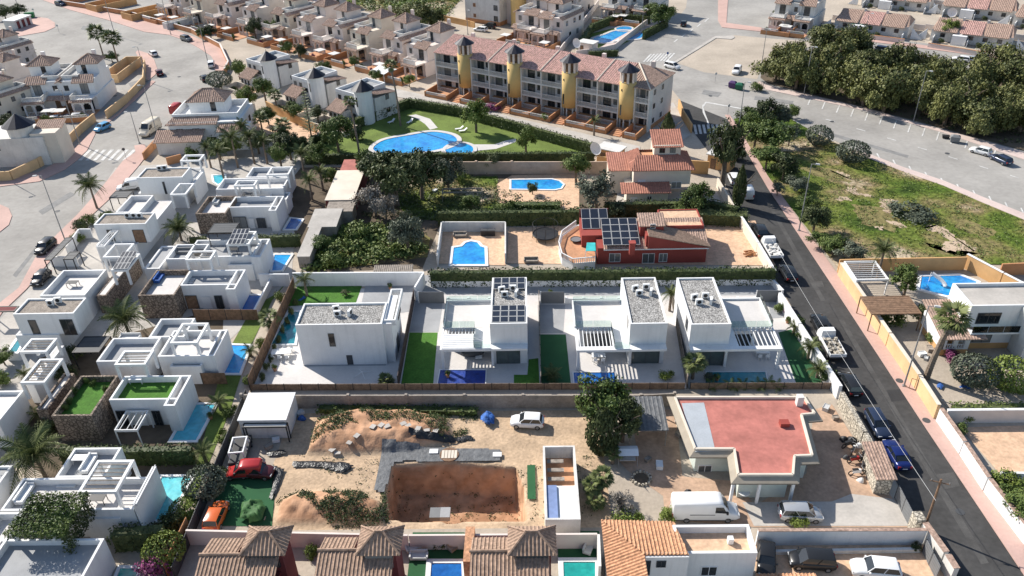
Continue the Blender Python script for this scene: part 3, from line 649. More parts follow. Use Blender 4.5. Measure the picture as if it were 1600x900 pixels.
def tree(px, py, h, r, kind, label, group=None, name=None, at=None, z=0):
    p = XY(px, py) if at is None else at; _tc[0] += 1; i = _tc[0]
    ck, m, tf = KINDS_[kind]; vs = [v for (a, v) in CROWN if a == ck]; v = vs[i % len(vs)]
    nm = name or {'bush': 'shrub', 'dbush': 'shrub', 'lbush': 'shrub', 'obush': 'shrub', 'purple': 'flowering_shrub', 'pbush': 'shrub', 'pine': 'pine_tree', 'cypress': 'cypress_tree', 'olive': 'olive_tree',
                  'ball': 'round_shrub', 'lball': 'round_shrub', 'oball': 'round_shrub'}.get(kind, 'leafy_tree')
    T = thing(nm, label, 'shrub' if 'shrub' in nm else 'tree', (p[0], p[1], z), random.uniform(0, 6.28), group)
    zc = h*tf; put('crown', CROWN[ck, v], T, (0, 0, zc), 0, (r, r*random.uniform(.88, 1.1), (h-zc)/1.0), m)
    if tf > 0: put('trunk', TRUNKS[i % 3], T, (0, 0, 0), 0, (h*.9, h*.9, h*.95), BARK)
    else: put('stem', TRUNKS[i % 3], T, (0, 0, 0), 0, (h*.5, h*.5, h*.7), BARK)
    return T
def frond_mesh(L=1.0, droop=.55, n=11, wdt=.20, seed=0):
    r = random.Random(seed); k = M(); pts = []
    for i in range(n+1):
        t = i/n; pts.append(Vector((L*(t-.12*t*t), 0, .34*t-droop*t**2.2)))
    for i in range(n): k.cyl(pts[i], pts[i+1], .012*(1-i/n)+.003, .012*(1-(i+1)/n)+.003, 3, False)
    for i in range(1, n+1):
        t = i/n; w_ = wdt*math.sin(math.pi*min(1, t*.86+.12))+.03
        for s_ in (-1, 1):
            for q in (0, .5):
                a = pts[i-1].lerp(pts[i], q); e = a+Vector((w_*.55, s_*w_*r.uniform(.85, 1.1), -w_*r.uniform(.1, .55))); d = Vector((.028, 0, .004))
                k.add([a-d*.6, a+d*.6, e+d*.2, e-d*.2], [(0, 1, 2, 3)])
    return k.mesh('frond')
def fan_mesh(seed=0):
    r = random.Random(seed); k = M(); st_ = Vector((.52, 0, .16)); k.cyl((0, 0, 0), st_, .012, .008, 3, False)
    for i in range(13):
        a = RAD(-105+i*210/12); L = .42*r.uniform(.85, 1.1)
        e = st_+Vector((math.cos(a)*L, math.sin(a)*L, -.22*(1-abs(i-6)/14)+r.uniform(-.05, .03))); s_ = Vector((-math.sin(a), math.cos(a), 0))*.045
        mid = st_.lerp(e, .6); k.add([st_, mid-s_, e, mid+s_], [(0, 1, 2, 3)])
    return k.mesh('frond')
FROND = [frond_mesh(1, d, 11, .2, i) for i, d in enumerate((.35, .62, .95))]
FAN = [fan_mesh(i) for i in range(2)]
PTR = None
def palm_trunk(h, r0=.22, r1=.16, lean=0.0, seed=0):
    k = M(); n = max(4, int(h/.35)); r = random.Random(seed)
    for i in range(n):
        a, b = i/n, (i+1)/n; f = lambda t: (lean*t*t*h, 0, t*h)
        k.cyl(f(a), f(b), (r0+(r1-r0)*a)*1.08, (r0+(r1-r0)*b)*.93, 8, False)
    return k
def palm(px, py, h, L, label, n=22, fan=False, lean=0.0, group=None, m=None, at=None, r0=.22, z=0, name='palm_tree', dead=0):
    p = XY(px, py) if at is None else at; _tc[0] += 1; R_ = random.Random(_tc[0])
    T = thing(name, label, 'palm', (p[0], p[1], z), R_.uniform(0, 6.28) if not lean else 0, group)
    if h > .15: palm_trunk(h, r0, r0*.72, lean).build('trunk', PBARK, T)
    top = (lean*h, 0, h)
    for i in range(n):
        a = i*2.39996+R_.uniform(-.15, .15); t = (i+.5)/n
        el = RAD(70-95*t); s_ = L*R_.uniform(.85, 1.1)
        me = (FAN[i % 2] if fan else FROND[min(2, int(t*3))])
        put('frond', me, T, top, (0, -el*(.75 if not fan else .9), a), s_, m or LPALM)
    for i in range(dead):
        put('dead_frond', FAN[i % 2] if fan else FROND[2], T, (top[0], 0, h-.25), (0, RAD(55+20*R_.random()), i*2.4), L*.75, LDRY)
    return T
def norfolk(px, py, h, label):
    p = XY(px, py); T = thing('araucaria_tree', label, 'tree', (p[0], p[1], 0)); M().cyl((0, 0, 0), (0, 0, h), .2, .04, 7).build('trunk', BARK, T)
    k = M(); r = random.Random(5); z = h*.2
    while z < h*.99:
        R_ = (1-z/h)*h*.24+.25
        for j in range(7):
            a = j*.9+z; e = Vector((math.cos(a)*R_, math.sin(a)*R_, z+R_*.1)); b = Vector((0, 0, z))
            for q in range(9):
                c = b.lerp(e, (q+1.5)/10); s_ = Vector((-math.sin(a), math.cos(a), 0))*(.34*(1-q/11)); d = Vector((math.cos(a), math.sin(a), .3))*.15
                k.add([c-s_, c-d*.5, c+s_+d, c+d], [(0, 1, 2, 3)])
        z += h*.055
    k.build('crown', LDARK, T); return T
def hedge(label, pts, h, w_=1.0, m=None, zt=None, group=None, dens=34, top=None, name='hedge', side=0):
    q = [XY(x, y, zt or 0) for x, y in pts]; c = q[0]; q = [(a-c[0], b-c[1]) for a, b in q]; m = m or LHEDGE
    T = thing(name, label, 'hedge', (c[0], c[1], 0), 0, group); k = M(); core = M(); r = random.Random(len(label)+int(c[0]*7))
    for i in range(len(q)-1):
        a, b = q[i], q[i+1]; L = math.hypot(b[0]-a[0], b[1]-a[1]); ux, uy = (b[0]-a[0])/L, (b[1]-a[1])/L; nx_, ny_ = -uy, ux
        core.obox(a, b, w_*.7, 0, h*.9)
        for j in range(int((L+.6)*(w_+2*h)*dens*.5)):
            s_ = r.uniform(-.3, L+.3); t = r.uniform(0, w_+2*h)
            bump = .16*nz_.noise(Vector((c[0]+a[0]+ux*s_, c[1]+a[1]+uy*s_, t*1.3)))*2
            if t < h: o_, z, nrm = -w_/2, t, Vector((-nx_, -ny_, .3))
            elif t < h+w_: o_, z, nrm = t-h-w_/2, h, Vector((0, 0, 1))
            else: o_, z, nrm = w_/2, t-h-w_, Vector((nx_, ny_, .3))
            p = Vector((a[0]+ux*s_+nx_*o_, a[1]+uy*s_+ny_*o_, z))+nrm.normalized()*(bump+r.uniform(-.12, .06))
            nn = (nrm.normalized()+Vector((r.gauss(0, .5), r.gauss(0, .5), r.gauss(0, .5)))).normalized(); u = nn.orthogonal().normalized()
            u.rotate(Matrix.Rotation(r.uniform(0, 6.28), 3, nn)); v = nn.cross(u); z_ = r.uniform(.09, .2)
            k.add([p-u*z_, p-v*z_*.6, p+u*z_, p+v*z_*.6], [(0, 1, 2, 3)])
    core.build('hedge_core', LDARK, T); k.build('foliage', m, T); return T
def weeds(label, pts, n, smin, smax, m, name='weeds', hfun=None, cat=None):
    "low wild growth, one mass"
    q = [XY(x, y) for x, y in pts]; c = q[0]; x0 = min(a for a, _ in q); x1 = max(a for a, _ in q); y0 = min(b for _, b in q); y1 = max(b for _, b in q)
    r = random.Random(n); k = M(); c0 = 0; tries = 0
    while c0 < n and tries < n*8:
        tries += 1; x, y = r.uniform(x0, x1), r.uniform(y0, y1)
        if not inpoly(x, y, q) or nz_.noise(Vector((x*.5, y*.5, n))) < -.12: continue
        z = hfun(x, y) if hfun else 0.05; c0 += 1
        for j in range(5):
            s_ = r.uniform(smin, smax); p = Vector((x+r.gauss(0, s_*1.6)-c[0], y+r.gauss(0, s_*1.6)-c[1], z+r.uniform(.1, 1.0)*s_*1.6))
            nn = Vector((r.gauss(0, .6), r.gauss(0, .6), .8)).normalized(); u = nn.orthogonal().normalized(); u.rotate(Matrix.Rotation(r.uniform(0, 6.28), 3, nn)); v = nn.cross(u)
            k.add([p-u*s_, p-v*s_*.5, p+u*s_, p+v*s_*.5], [(0, 1, 2, 3)])
    o = k.build(name, m, None, (c[0], c[1], 0)); return tag(o, label, cat or 'weeds', kind='stuff')
# ---------------------------------------------------------------- vehicles
def heading(a, b):
    p, q = XY(*a), XY(*b); return math.atan2(q[1]-p[1], q[0]-p[0])
_cars = {}
CT = {'hatch': dict(L=4.0, W=1.74, H=1.48, hood=.92, nose=.72, bx=(-1.75, .95), rx=(-1.45, .30), tail=.95),
      'suv': dict(L=4.5, W=1.85, H=1.68, hood=1.05, nose=.85, bx=(-2.0, 1.0), rx=(-1.7, .42), tail=1.08),
      'sedan': dict(L=4.6, W=1.80, H=1.43, hood=.90, nose=.70, bx=(-1.6, 1.05), rx=(-.95, .35), tail=1.0),
      'mpv': dict(L=4.4, W=1.80, H=1.62, hood=.98, nose=.75, bx=(-2.05, 1.35), rx=(-1.8, .6), tail=1.02),
      'estate': dict(L=4.6, W=1.80, H=1.46, hood=.90, nose=.70, bx=(-2.1, 1.05), rx=(-1.8, .35), tail=.98)}
def car_meshes(t):
    if t in _cars: return _cars[t]
    c = CT[t]; L, W, H = c['L'], c['W'], c['H']; k = M(); k.sm = True
    (b0, b1), (r0, r1) = c['bx'], c['rx']
    st_ = [(-L/2, .55, c['tail']*.80, .80), (-L/2+.10, .30, c['tail']*.97, .90), (-L/2+.4, .22, c['tail'], .98), (b0+.3, .2, c['tail'], 1.0), (0, .2, (c['tail']+c['hood'])/2, 1.0), (b1, .2, c['hood'], 1.0),
           (L/2-.55, .2, c['hood']*.94, .98), (L/2-.18, .22, c['nose'], .90), (L/2, .34, c['nose']*.82, .74)]
    rows = []
    for x, zb, zt, wf in st_:
        w_ = W/2*wf; rows.append([(x, -w_*.5, zb), (x, -w_*.95, zb+.03), (x, -w_, zb+(zt-zb)*.35), (x, -w_*.99, zb+(zt-zb)*.75), (x, -w_*.90, zt-.02), (x, -w_*.5, zt+.03), (x, 0, zt+.04),
                                  (x, w_*.5, zt+.03), (x, w_*.90, zt-.02), (x, w_*.99, zb+(zt-zb)*.75), (x, w_, zb+(zt-zb)*.35), (x, w_*.95, zb+.03), (x, w_*.5, zb)])
    n = 13; vs = [p for r_ in rows for p in r_]; fs = []
    for i in range(len(rows)-1):
        for j in range(n): a = i*n+j; b = i*n+(j+1) % n; fs.append((a, b, b+n, a+n))
    fs.append(tuple(range(n-1, -1, -1))); fs.append(tuple((len(rows)-1)*n+j for j in range(n))); k.add(vs, fs)
    zb0, zb1 = c['tail'], c['hood']; w0, w1 = W/2*.91, W/2*.76
    B = [(b0, zb0), (b1, zb1)]; T_ = [(r0, H-.03), (r1, H-.03)]
    def pt(i, s_, top): x, z = (T_ if top else B)[i]; return (x, s_*(w1 if top else w0), z)
    wsn = M().add([pt(1, -1, 0), pt(1, 1, 0), pt(1, 1, 1), pt(1, -1, 1)], [(0, 1, 2, 3)])
    rwn = M().add([pt(0, 1, 0), pt(0, -1, 0), pt(0, -1, 1), pt(0, 1, 1)], [(0, 1, 2, 3)])
    sw = [M().add([pt(0, s_, 0), pt(1, s_, 0), pt(1, s_, 1), pt(0, s_, 1)], [(0, 1, 2, 3)]) for s_ in (-1, 1)]
    rf = M(); rf.sm = True; rr = []
    for x, dz in ((r0-.06, -.02), (r0+.15, .03), ((r0+r1)/2, .06), (r1-.15, .035), (r1+.04, -.02)):
        rr += [(x, -w1-.03, H-.04+dz*.3), (x, -w1*.8, H-.01+dz), (x, 0, H+dz+.01), (x, w1*.8, H-.01+dz), (x, w1+.03, H-.04+dz*.3)]
    rf.add(rr, [(i*5+j, (i+1)*5+j, (i+1)*5+j+1, i*5+j+1) for i in range(4) for j in range(4)])
    pil = []
    for s_ in (-1, 1):
        for i in (0, 1): pil.append(M().cyl(pt(i, s_, 0), pt(i, s_, 1), .05, .045, 4, False))
        m0 = Vector(pt(0, s_, 0)).lerp(Vector(pt(1, s_, 0)), .52); m1 = Vector(pt(0, s_, 1)).lerp(Vector(pt(1, s_, 1)), .45)
        pil.append(M().cyl(m0+Vector((0, s_*.012, 0)), m1+Vector((0, s_*.012, 0)), .045, .04, 4, False))
    ty = M().cyl((0, -.11, 0), (0, .11, 0), .32, .32, 14); rim = M().cyl((0, -.125, 0), (0, .125, 0), .20, .20, 10)
    for i in range(5): pass
    hl = M().box(L/2-.30, -.22, 0, L/2-.035, .16, .15); tl = M().box(-L/2+.0, -.14, 0, -L/2+.2, .14, .3)
    mi = M().box(-.07, -.09, 0, .07, .09, .13); pl_ = M().box(-.015, -.26, 0, .015, .26, .11)
    _cars[t] = dict(c=c, body=k.mesh('body'), ws=wsn.mesh('windscreen'), rw=rwn.mesh('rear_window'), sw=[s_.mesh('side_window') for s_ in sw], rf=rf.mesh('roof'), pil=[q_.mesh('pillar') for q_ in pil],
                    ty=ty.mesh('tyre'), rim=rim.mesh('rim'), hl=hl.mesh('headlight'), tl=tl.mesh('tail_light'), mi=mi.mesh('mirror'), pl=pl_.mesh('number_plate'))
    return _cars[t]
def car(px, py, to, t, paint, label, group=None, sc=1.0, at=None):
    g = car_meshes(t); c = g['c']; p = XY(px, py) if at is None else at; L, W, H = c['L'], c['W'], c['H']
    rz = heading((px, py), to) if hasattr(to, '__len__') else to; pm = CARPAINT[paint]
    T = thing('parked_car', label, 'car', (p[0], p[1], .04), rz, group)
    if sc != 1: T.scale = (sc, sc, sc)
    put('body', g['body'], T, mat=pm); put('roof', g['rf'], T, mat=pm); [put('pillar', q_, T, mat=pm) for q_ in g['pil']]
    put('windscreen', g['ws'], T, mat=CGLASS); put('rear_window', g['rw'], T, mat=CGLASS)
    for s_ in g['sw']: put('side_window', s_, T, mat=CGLASS)
    for x in (L*.31, -L*.31):
        for s_ in (-1, 1):
            o = put('wheel', g['ty'], T, (x, s_*(W/2-.11), .32), mat=RUBBER); put('rim', g['rim'], o, mat=ALLOY)
    for s_ in (-1, 1):
        put('headlight', g['hl'], T, (0, s_*(W/2-.36), c['nose']*.72), mat=LAMPG); put('tail_light', g['tl'], T, (0, s_*(W/2-.26), c['tail']*.62), mat=TAILR)
        put('mirror', g['mi'], T, (c['bx'][1]-.18, s_*(W/2+.05), c['hood']+.02), mat=pm)
    put('number_plate', g['pl'], T, (-L/2-.01, 0, .55), mat=PLWHITE)
    return T
def van(px, py, to, label, L=6.6, W=2.0, H=2.65, paint='white', sc=1.0):
    p = XY(px, py); T = thing('panel_van', label, 'van', (p[0], p[1], .04), heading((px, py), to)); pm = CARPAINT[paint]; k = M(); k.sm = False; nl = 1.15
    st_ = [(-L/2, .35, H*.93, .90), (-L/2+.12, .32, H*.985, .97), (L/2-2.35, .32, H, 1), (L/2-1.95, .32, H*.97, 1), (L/2-nl-.1, .32, H*.62, 1), (L/2-nl, .32, H*.50, 1), (L/2-.35, .34, H*.42, .94), (L/2, .40, H*.30, .80)]
    rows = []
    for x, zb, zt, wf in st_:
        w_ = W/2*wf; d = zt-zb; hi = zt > H*.8
        rows.append([(x, -w_*.9, zb), (x, -w_, zb+.15), (x, -w_*(.985), zb+d*.55), (x, -w_*(.93 if hi else .96), zt-.18), (x, -w_*.84, zt-.03), (x, -w_*.4, zt), (x, w_*.4, zt), (x, w_*.84, zt-.03), (x, w_*(.93 if hi else .96), zt-.18), (x, w_*.985, zb+d*.55), (x, w_, zb+.15), (x, w_*.9, zb)])
    n = 12; fs = []
    for i in range(len(rows)-1):
        for j in range(n): a = i*n+j; b = i*n+(j+1) % n; fs.append((a, b, b+n, a+n))
    fs += [tuple(range(n-1, -1, -1)), tuple((len(rows)-1)*n+j for j in range(n))]; k.add([q for r_ in rows for q in r_], fs); k.sm = True
    k.build('body', pm, T)
    xw0, xw1 = L/2-nl-.08, L/2-1.9
    M().add([(xw0+.03, -W*.40, H*.60), (xw0+.03, W*.40, H*.60), (xw1+.05, W*.37, H*.93), (xw1+.05, -W*.37, H*.93)], [(0, 1, 2, 3)]).add([(xw0+.01, -W*.40, H*.58), (xw0+.01, W*.40, H*.58), (xw1, W*.37, H*.91), (xw1, -W*.37, H*.91)], [(3, 2, 1, 0)]).build('windscreen', CGLASS, T)
    for s_ in (-1, 1):
        M().add([(xw1-.75, s_*(W/2*.975), H*.56), (xw0-.12, s_*(W/2*.985), H*.53), (xw0-.35, s_*(W/2*.98), H*.63), (xw1+.02, s_*(W/2*.945), H*.84), (xw1-.75, s_*(W/2*.945), H*.84)], [(0, 1, 2, 3, 4) if s_ < 0 else (4, 3, 2, 1, 0)]).build('side_window', CGLASS, T, (0, s_*.035, 0))
        M().box(-L*.25, s_*W/2*.99, H*.43, L*.12, s_*(W/2*.99+.02), H*.455).build('side_rail', DGREY, T)
        M().box(-L/2+.3, s_*W/2*.97, .34, L/2-.7, s_*(W/2*.995+.02), .46).build('sill_trim', DGREY, T)
        M().box(-.1, -.08, 0, .08, .1, .34).build('mirror', BLACK, T, (xw0-.2, s_*(W/2+.12), H*.52))
        M().box(L/2-.32, -.22, 0, L/2-.08, .18, .25).build('headlight', LAMPG, T, (0, s_*(W/2-.38), H*.27))
        M().box(-L/2-.01, -.1, 0, -L/2+.05, .1, .5).build('tail_light', TAILR, T, (0, s_*(W/2-.16), .75))
        g = car_meshes('suv')
        for x in (L*.32, -L*.29):
            o = put('wheel', g['ty'], T, (x, s_*(W/2-.12), .34), 0, 1.08, RUBBER); put('rim', g['rim'], o, mat=ALLOY)
    if sc != 1: T.scale = (sc,)*3
    return T
# ---------------------------------------------------------------- street lamps and poles
_lm = None
def lamp(px, py, label, h=12.0, to=None, group='tall street lamps', sc=1.0, k2=False):
    global _lm
    if _lm is None:
        _lm = (M().cyl((0, 0, 0), (0, 0, 12), .11, .06, 8).mesh('post'), M().cyl((0, 0, 11.95), (.7, 0, 12.1), .05, .04, 6).mesh('arm'),
               M().frustum((.55, -.16, 1.25, .16), 12.02, (.6, -.12, 1.2, .12), 12.2).mesh('lamp_head'), M().box(-.2, -.2, 0, .2, .2, .12).mesh('base_plate'))
    p = XY(px, py); T = thing('street_lamp', label, 'street lamp', (p[0], p[1], .1), heading((px, py), to) if to else 0, group)
    s_ = h/12; put('post', _lm[0], T, sc=(1, 1, s_), mat=POLE); put('arm', _lm[1], T, (0, 0, 12*s_-12), mat=POLE); put('lamp_head', _lm[2], T, (0, 0, 12*s_-12), mat=LGREY); put('base_plate', _lm[3], T, mat=POLE)
    return T
# ---------------------------------------------------------------- pools, roof units, furniture
def pool(label, pts, wm, cop=PLWHITE, cw=.35, z=.14, curve=False, cat='swimming pool', zp=None, steps=None, outer=None):
    q = [XY(x, y, z if zp is None else zp) for x, y in pts]; z = z if zp is None else zp
    if curve:
        n = len(q); out = []
        for i in range(n):
            a, b, c, d = [Vector((*q[(i+j-1) % n], 0)) for j in range(4)]
            for s_ in range(5):
                t = s_/5; v = .5*((2*b)+(-a+c)*t+(2*a-5*b+4*c-d)*t*t+(-a+3*b-3*c+d)*t**3); out.append((v.x, v.y))
        q = out
    c = (sum(a for a, _ in q)/len(q), sum(b for _, b in q)/len(q)); q = [(a-c[0], b-c[1]) for a, b in q]
    ar = sum(q[i][0]*q[(i+1) % len(q)][1]-q[(i+1) % len(q)][0]*q[i][1] for i in range(len(q)))
    if ar < 0: q = q[::-1]
    T = thing('swimming_pool', label, cat, (c[0], c[1], 0)); n = len(q); off = []
    for i in range(n):
        a, b, d = Vector(q[i-1]), Vector(q[i]), Vector(q[(i+1) % n]); e1 = (b-a).normalized(); e2 = (d-b).normalized()
        nn = Vector((e1.y+e2.y, -e1.x-e2.x)); nn = nn.normalized() if nn.length > .01 else Vector((e1.y, -e1.x)); s_ = 1/max(.5, nn.dot(Vector((e1.y, -e1.x)))); off.append((b.x+nn.x*cw*s_, b.y+nn.y*cw*s_))
    k = M(); k.add([(a, b, z-.14) for a, b in q]+[(a, b, z+.04) for a, b in q]+[(a, b, z+.04) for a, b in off]+[(a, b, -.02) for a, b in off],
                   sum([[(i, (i+1) % n, n+(i+1) % n, n+i), (n+i, n+(i+1) % n, 2*n+(i+1) % n, 2*n+i), (2*n+i, 2*n+(i+1) % n, 3*n+(i+1) % n, 3*n+i)] for i in range(n)], []))
    k.build('coping', cop, T); M().flat(q, z-.045).build('water', wm, T); return T
_ac = None
def aircon(T_or_xy, z, label, n=2, rz=0.0):
    global _ac
    if _ac is None:
        _ac = (M().box(-.45, -.17, .1, .45, .17, .85).box(-.42, -.16, 0, -.34, .16, .1).box(.34, -.16, 0, .42, .16, .1).mesh('casing'), M().cyl((0, -.172, .48), (0, -.2, .48), .28, .28, 12).mesh('fan_grille'))
    x, y = T_or_xy; R_ = thing('air_conditioner', label, 'air conditioner', (x, y, z), rz)
    put('casing', _ac[0], R_, mat=PLWHITE); put('fan_grille', _ac[1], R_, mat=BLACK); return R_
_lo = None
def lounger(px, py, label, rz=0.0, z=.06, at=None, m=None, group=None):
    global _lo
    if _lo is None:
        f = M().box(-.95, -.32, .26, .3, .32, .32)
        for x in (-.85, .2):
            for y in (-.28, .28): f.box(x-.03, y-.03, 0, x+.03, y+.03, .26)
        _lo = (f.mesh('frame'), M().add([(.3, -.3, .30), (.3, .3, .30), (.9, .3, .72), (.9, -.3, .72), (.3, -.3, .36), (.3, .3, .36), (.88, .3, .78), (.88, -.3, .78)], [(0, 3, 2, 1), (4, 5, 6, 7), (0, 1, 5, 4), (1, 2, 6, 5), (2, 3, 7, 6), (3, 0, 4, 7)]).mesh('backrest'))
    p = XY(px, py) if at is None else at; T = thing('sun_lounger', label, 'sun lounger', (p[0], p[1], z), rz, group)
    put('frame', _lo[0], T, mat=m or PLWHITE); put('backrest', _lo[1], T, mat=m or PLWHITE); return T
_ch = None
def chair(x, y, rz, label, z=.05, m=None, group=None):
    global _ch
    if _ch is None:
        l = M().box(-.02, -.02, 0, .02, .02, .44)
        _ch = (M().box(-.23, -.23, .44, .23, .23, .49).mesh('seat'), M().box(-.23, .19, .49, .23, .24, .95).mesh('backrest'), l.mesh('leg'))
    T = thing('chair', label, 'chair', (x, y, z), rz, group); put('seat', _ch[0], T, mat=m or PLWHITE); put('backrest', _ch[1], T, mat=m or PLWHITE)
    for a in (-.2, .2):
        for b in (-.2, .2): put('leg', _ch[2], T, (a, b, 0), mat=m or PLWHITE)
    return T
def table(x, y, w_, d, label, z=.05, m=None, rz=0.0, h=.74):
    T = thing('table', label, 'table', (x, y, z), rz); M().box(-w_/2, -d/2, h-.05, w_/2, d/2, h).build('tabletop', m or PLWHITE, T); l = M().box(-.03, -.03, 0, .03, .03, h-.05).mesh('leg')
    for a in (-w_/2+.06, w_/2-.06):
        for b in (-d/2+.06, d/2-.06): put('leg', l, T, (a, b, 0), mat=m or PLWHITE)
    return T
def sofa(x, y, rz, label, z=.05, m=None, w_=1.9):
    T = thing('outdoor_sofa', label, 'sofa', (x, y, z), rz); M().box(-w_/2, -.4, .1, w_/2, .4, .42).build('seat', m or LGREY, T); M().box(-w_/2, .25, .42, w_/2, .42, .8).build('backrest', m or LGREY, T)
    for s_ in (-1, 1): M().box(s_*w_/2-.08, -.4, .42, s_*w_/2+.08, .25, .62).build('armrest', m or LGREY, T)
    return T
def solar(T, r, z, nx_, ny_, m=None, z2=None, frame=LGREY, gap=.05, fr=True):
    "array of panels between two heights, each panel a part"
    x0, y0, x1, y1 = r; z2 = z if z2 is None else z2; w_, d = (x1-x0)/nx_, (y1-y0)/ny_; sl_ = math.atan2(z2-z, y1-y0); L = math.hypot(d, (z2-z)/ny_)
    me = M().box(gap, gap, 0, w_-gap, L-gap, .04).mesh('solar_panel'); fm_ = M(); 
    ring(fm_, (gap-.03, gap-.03, w_-gap+.03, L-gap+.03), -.01, .052, .045); fme = fm_.mesh('panel_frame')
    for i in range(nx_):
        for j in range(ny_):
            o = put('solar_panel', me, T, (x0+i*w_, y0+j*d, z+(z2-z)*j/ny_), (sl_, 0, 0), None, m or SOLAR)
            if fr: put('panel_frame', fme, o, mat=frame)
# ---------------------------------------------------------------- white villas of the estate on the left
def pergola(T, r, z, z0, m=WHITE, t=.32, slats=0, sm=GWOOD, name='pergola_frame', along='x', sp=.5):
    x0, y0, x1, y1 = r; k = M(); ring(k, r, z-.32, z, t); k.build(name, m, T)
    pm_ = M().box(0, 0, z0, t, t, z-.322).mesh('pergola_post')
    for x in (x0, x1-t):
        for y in (y0, y1-t): put('pergola_post', pm_, T, (x, y, 0), mat=m)
    if slats:
        if along == 'x':
            n = max(3, int((y1-y0-2*t)/sp)); sl_ = M().box(0, -.03, 0, x1-x0-2*t, .03, .1).mesh('slat')
            for i in range(n): put('slat', sl_, T, (x0+t, y0+t+(i+.5)*(y1-y0-2*t)/n, z-.2), mat=sm)
        else:
            n = max(3, int((x1-x0-2*t)/sp)); sl_ = M().box(-.03, 0, 0, .03, y1-y0-2*t, .1).mesh('slat')
            for i in range(n): put('slat', sl_, T, (x0+t+(i+.5)*(x1-x0-2*t)/n, y0+t, z-.2), mat=sm)
def terrace(T, r, z, par, wm=WHITE, floor=TILEG, t=.25, z0=-.1, sides='SNEW'):
    x0, y0, x1, y1 = r; M().box(x0, y0, z0, x1, y1, z-par).build('wall', wm, T); k = M()
    if 'S' in sides: k.box(x0, y0, z-par, x1, y0+t, z)
    if 'N' in sides: k.box(x0, y1-t, z-par, x1, y1, z)
    if 'W' in sides: k.box(x0, y0+t, z-par, x0+t, y1-t, z)
    if 'E' in sides: k.box(x1-t, y0+t, z-par, x1, y1-t, z)
    k.build('parapet', wm, T); M().box(x0+t, y0+t, z-par+.003, x1-t, y1-t, z-par+.03).build('terrace_floor', floor, T)
def estate(label, ops, org):
    o = XY(*org); F = Frame(o); T = thing('villa', label, 'house', (o[0], o[1], 0))
    for op in ops:
        c = op[0]
        if c == 'B':   # box with gravel roof: FL, BR, ztop, zbase
            r = rect(F, op[1], op[2], op[3]); flatbox(T, r, op[4], op[3], .28, op[5] if len(op) > 5 else GRAVB, op[6] if len(op) > 6 else WHITE)
        elif c == 'T':
            r = rect(F, op[1], op[2], op[3]); terrace(T, r, op[3], op[4] if len(op) > 4 else .9, op[5] if len(op) > 5 else WHITE, op[6] if len(op) > 6 else TILEG)
        elif c == 'P':
            r = rect(F, op[1], op[2], op[3]); pergola(T, r, op[3], op[4], WHITE, .30, op[5] if len(op) > 5 else 0, GWOOD)
        elif c == 'C':  # dark canopy: FL, BR, z, z0, material
            r = rect(F, op[1], op[2], op[3]); ring(M(), r, op[3]-.12, op[3]+.03, .12).build('canopy_frame', BLACK, T)
            n = max(3, int((r[3]-r[1])/.8)); me = M().box(.13, 0, -.05, r[2]-r[0]-.13, (r[3]-r[1]-.3)/n-.04, 0).mesh('louvre')
            for i in range(n): put('louvre', me, T, (r[0], r[1]+.15+i*(r[3]-r[1]-.3)/n, op[3]), mat=op[5])
            pp = M().box(0, 0, op[4], .1, .1, op[3]-.12).mesh('canopy_post')
            for x in (r[0], r[2]-.1):
                for y in (r[1], r[3]-.1): put('canopy_post', pp, T, (x, y, 0), mat=BLACK)
        elif c == 'W':   # window on south plane: Y given by pixel of wall top (x, y, z)
            Y = F.l(op[1][0], op[1][1], op[1][2])[1]; winpx(T, F, Y, op[2], op[3], op[4] if len(op) > 4 else DGREY, op[5] if len(op) > 5 else GLASS, op[6] if len(op) > 6 else 2, op[7] if len(op) > 7 else 'window')
        elif c == 'S':
            r = rect(F, op[1], op[2], op[3]); solar(T, r, op[3]-.1, op[4], op[5], SOLAR, op[3]+.5)
        elif c == 'st':  # steps beside the terrace
            r = rect(F, op[1], op[2], op[3]); n = op[4]; me = M().box(0, 0, 0, (r[2]-r[0]), .16, .12).mesh('step')
            for i in range(n): put('step', me, T, (r[0], r[1]+(r[3]-r[1])*i/n, op[3]), mat=WHITE)
        elif c == 'fr':  # free-standing white frame: FL BR z
            r = rect(F, op[1], op[2], op[3]); pergola(T, r, op[3], 0, WHITE, .12, 3, WHITE, 'frame', 'y', 1.6)
    return T, F
E1, F1 = estate('white villa with a flat brown gravel roof beside the left road crossing', [('T', (216, 302), (318, 262), 3.1, .05, WHITE, GREYT), ('B', (213, 278), (298, 261), 6.4, 3.1), ('P', (281, 251), (320, 241), 5.8, 3.1),
    ('W', (213, 278, 6.4), (253, 284), (262, 303), DGREY, GLASS, 1), ('T', (300, 288), (318, 266), 4.1, .9)], (217, 320))
E2, F2 = estate('white villa with two dark doors and a gravel roof behind the black car', [('T', (150, 383), (270, 313), 3.1, .05), ('B', (146, 351), (242, 332), 6.4, 3.1), ('P', (265, 304), (304, 286), 5.8, 3.1),
    ('W', (146, 351, 6.4), (166, 359), (181, 377), DGREY, GLASS, 1), ('W', (146, 351, 6.4), (206, 359), (230, 379), DGREY, WOOD, 1, 'door'), ('T', (180, 332), (240, 305), 4.1, .9), ('T', (225, 420), (275, 384), 3.2, .3, WHITE, GREYT),
    ('fr', (150, 385), (185, 360), 5.6)], (150, 400))
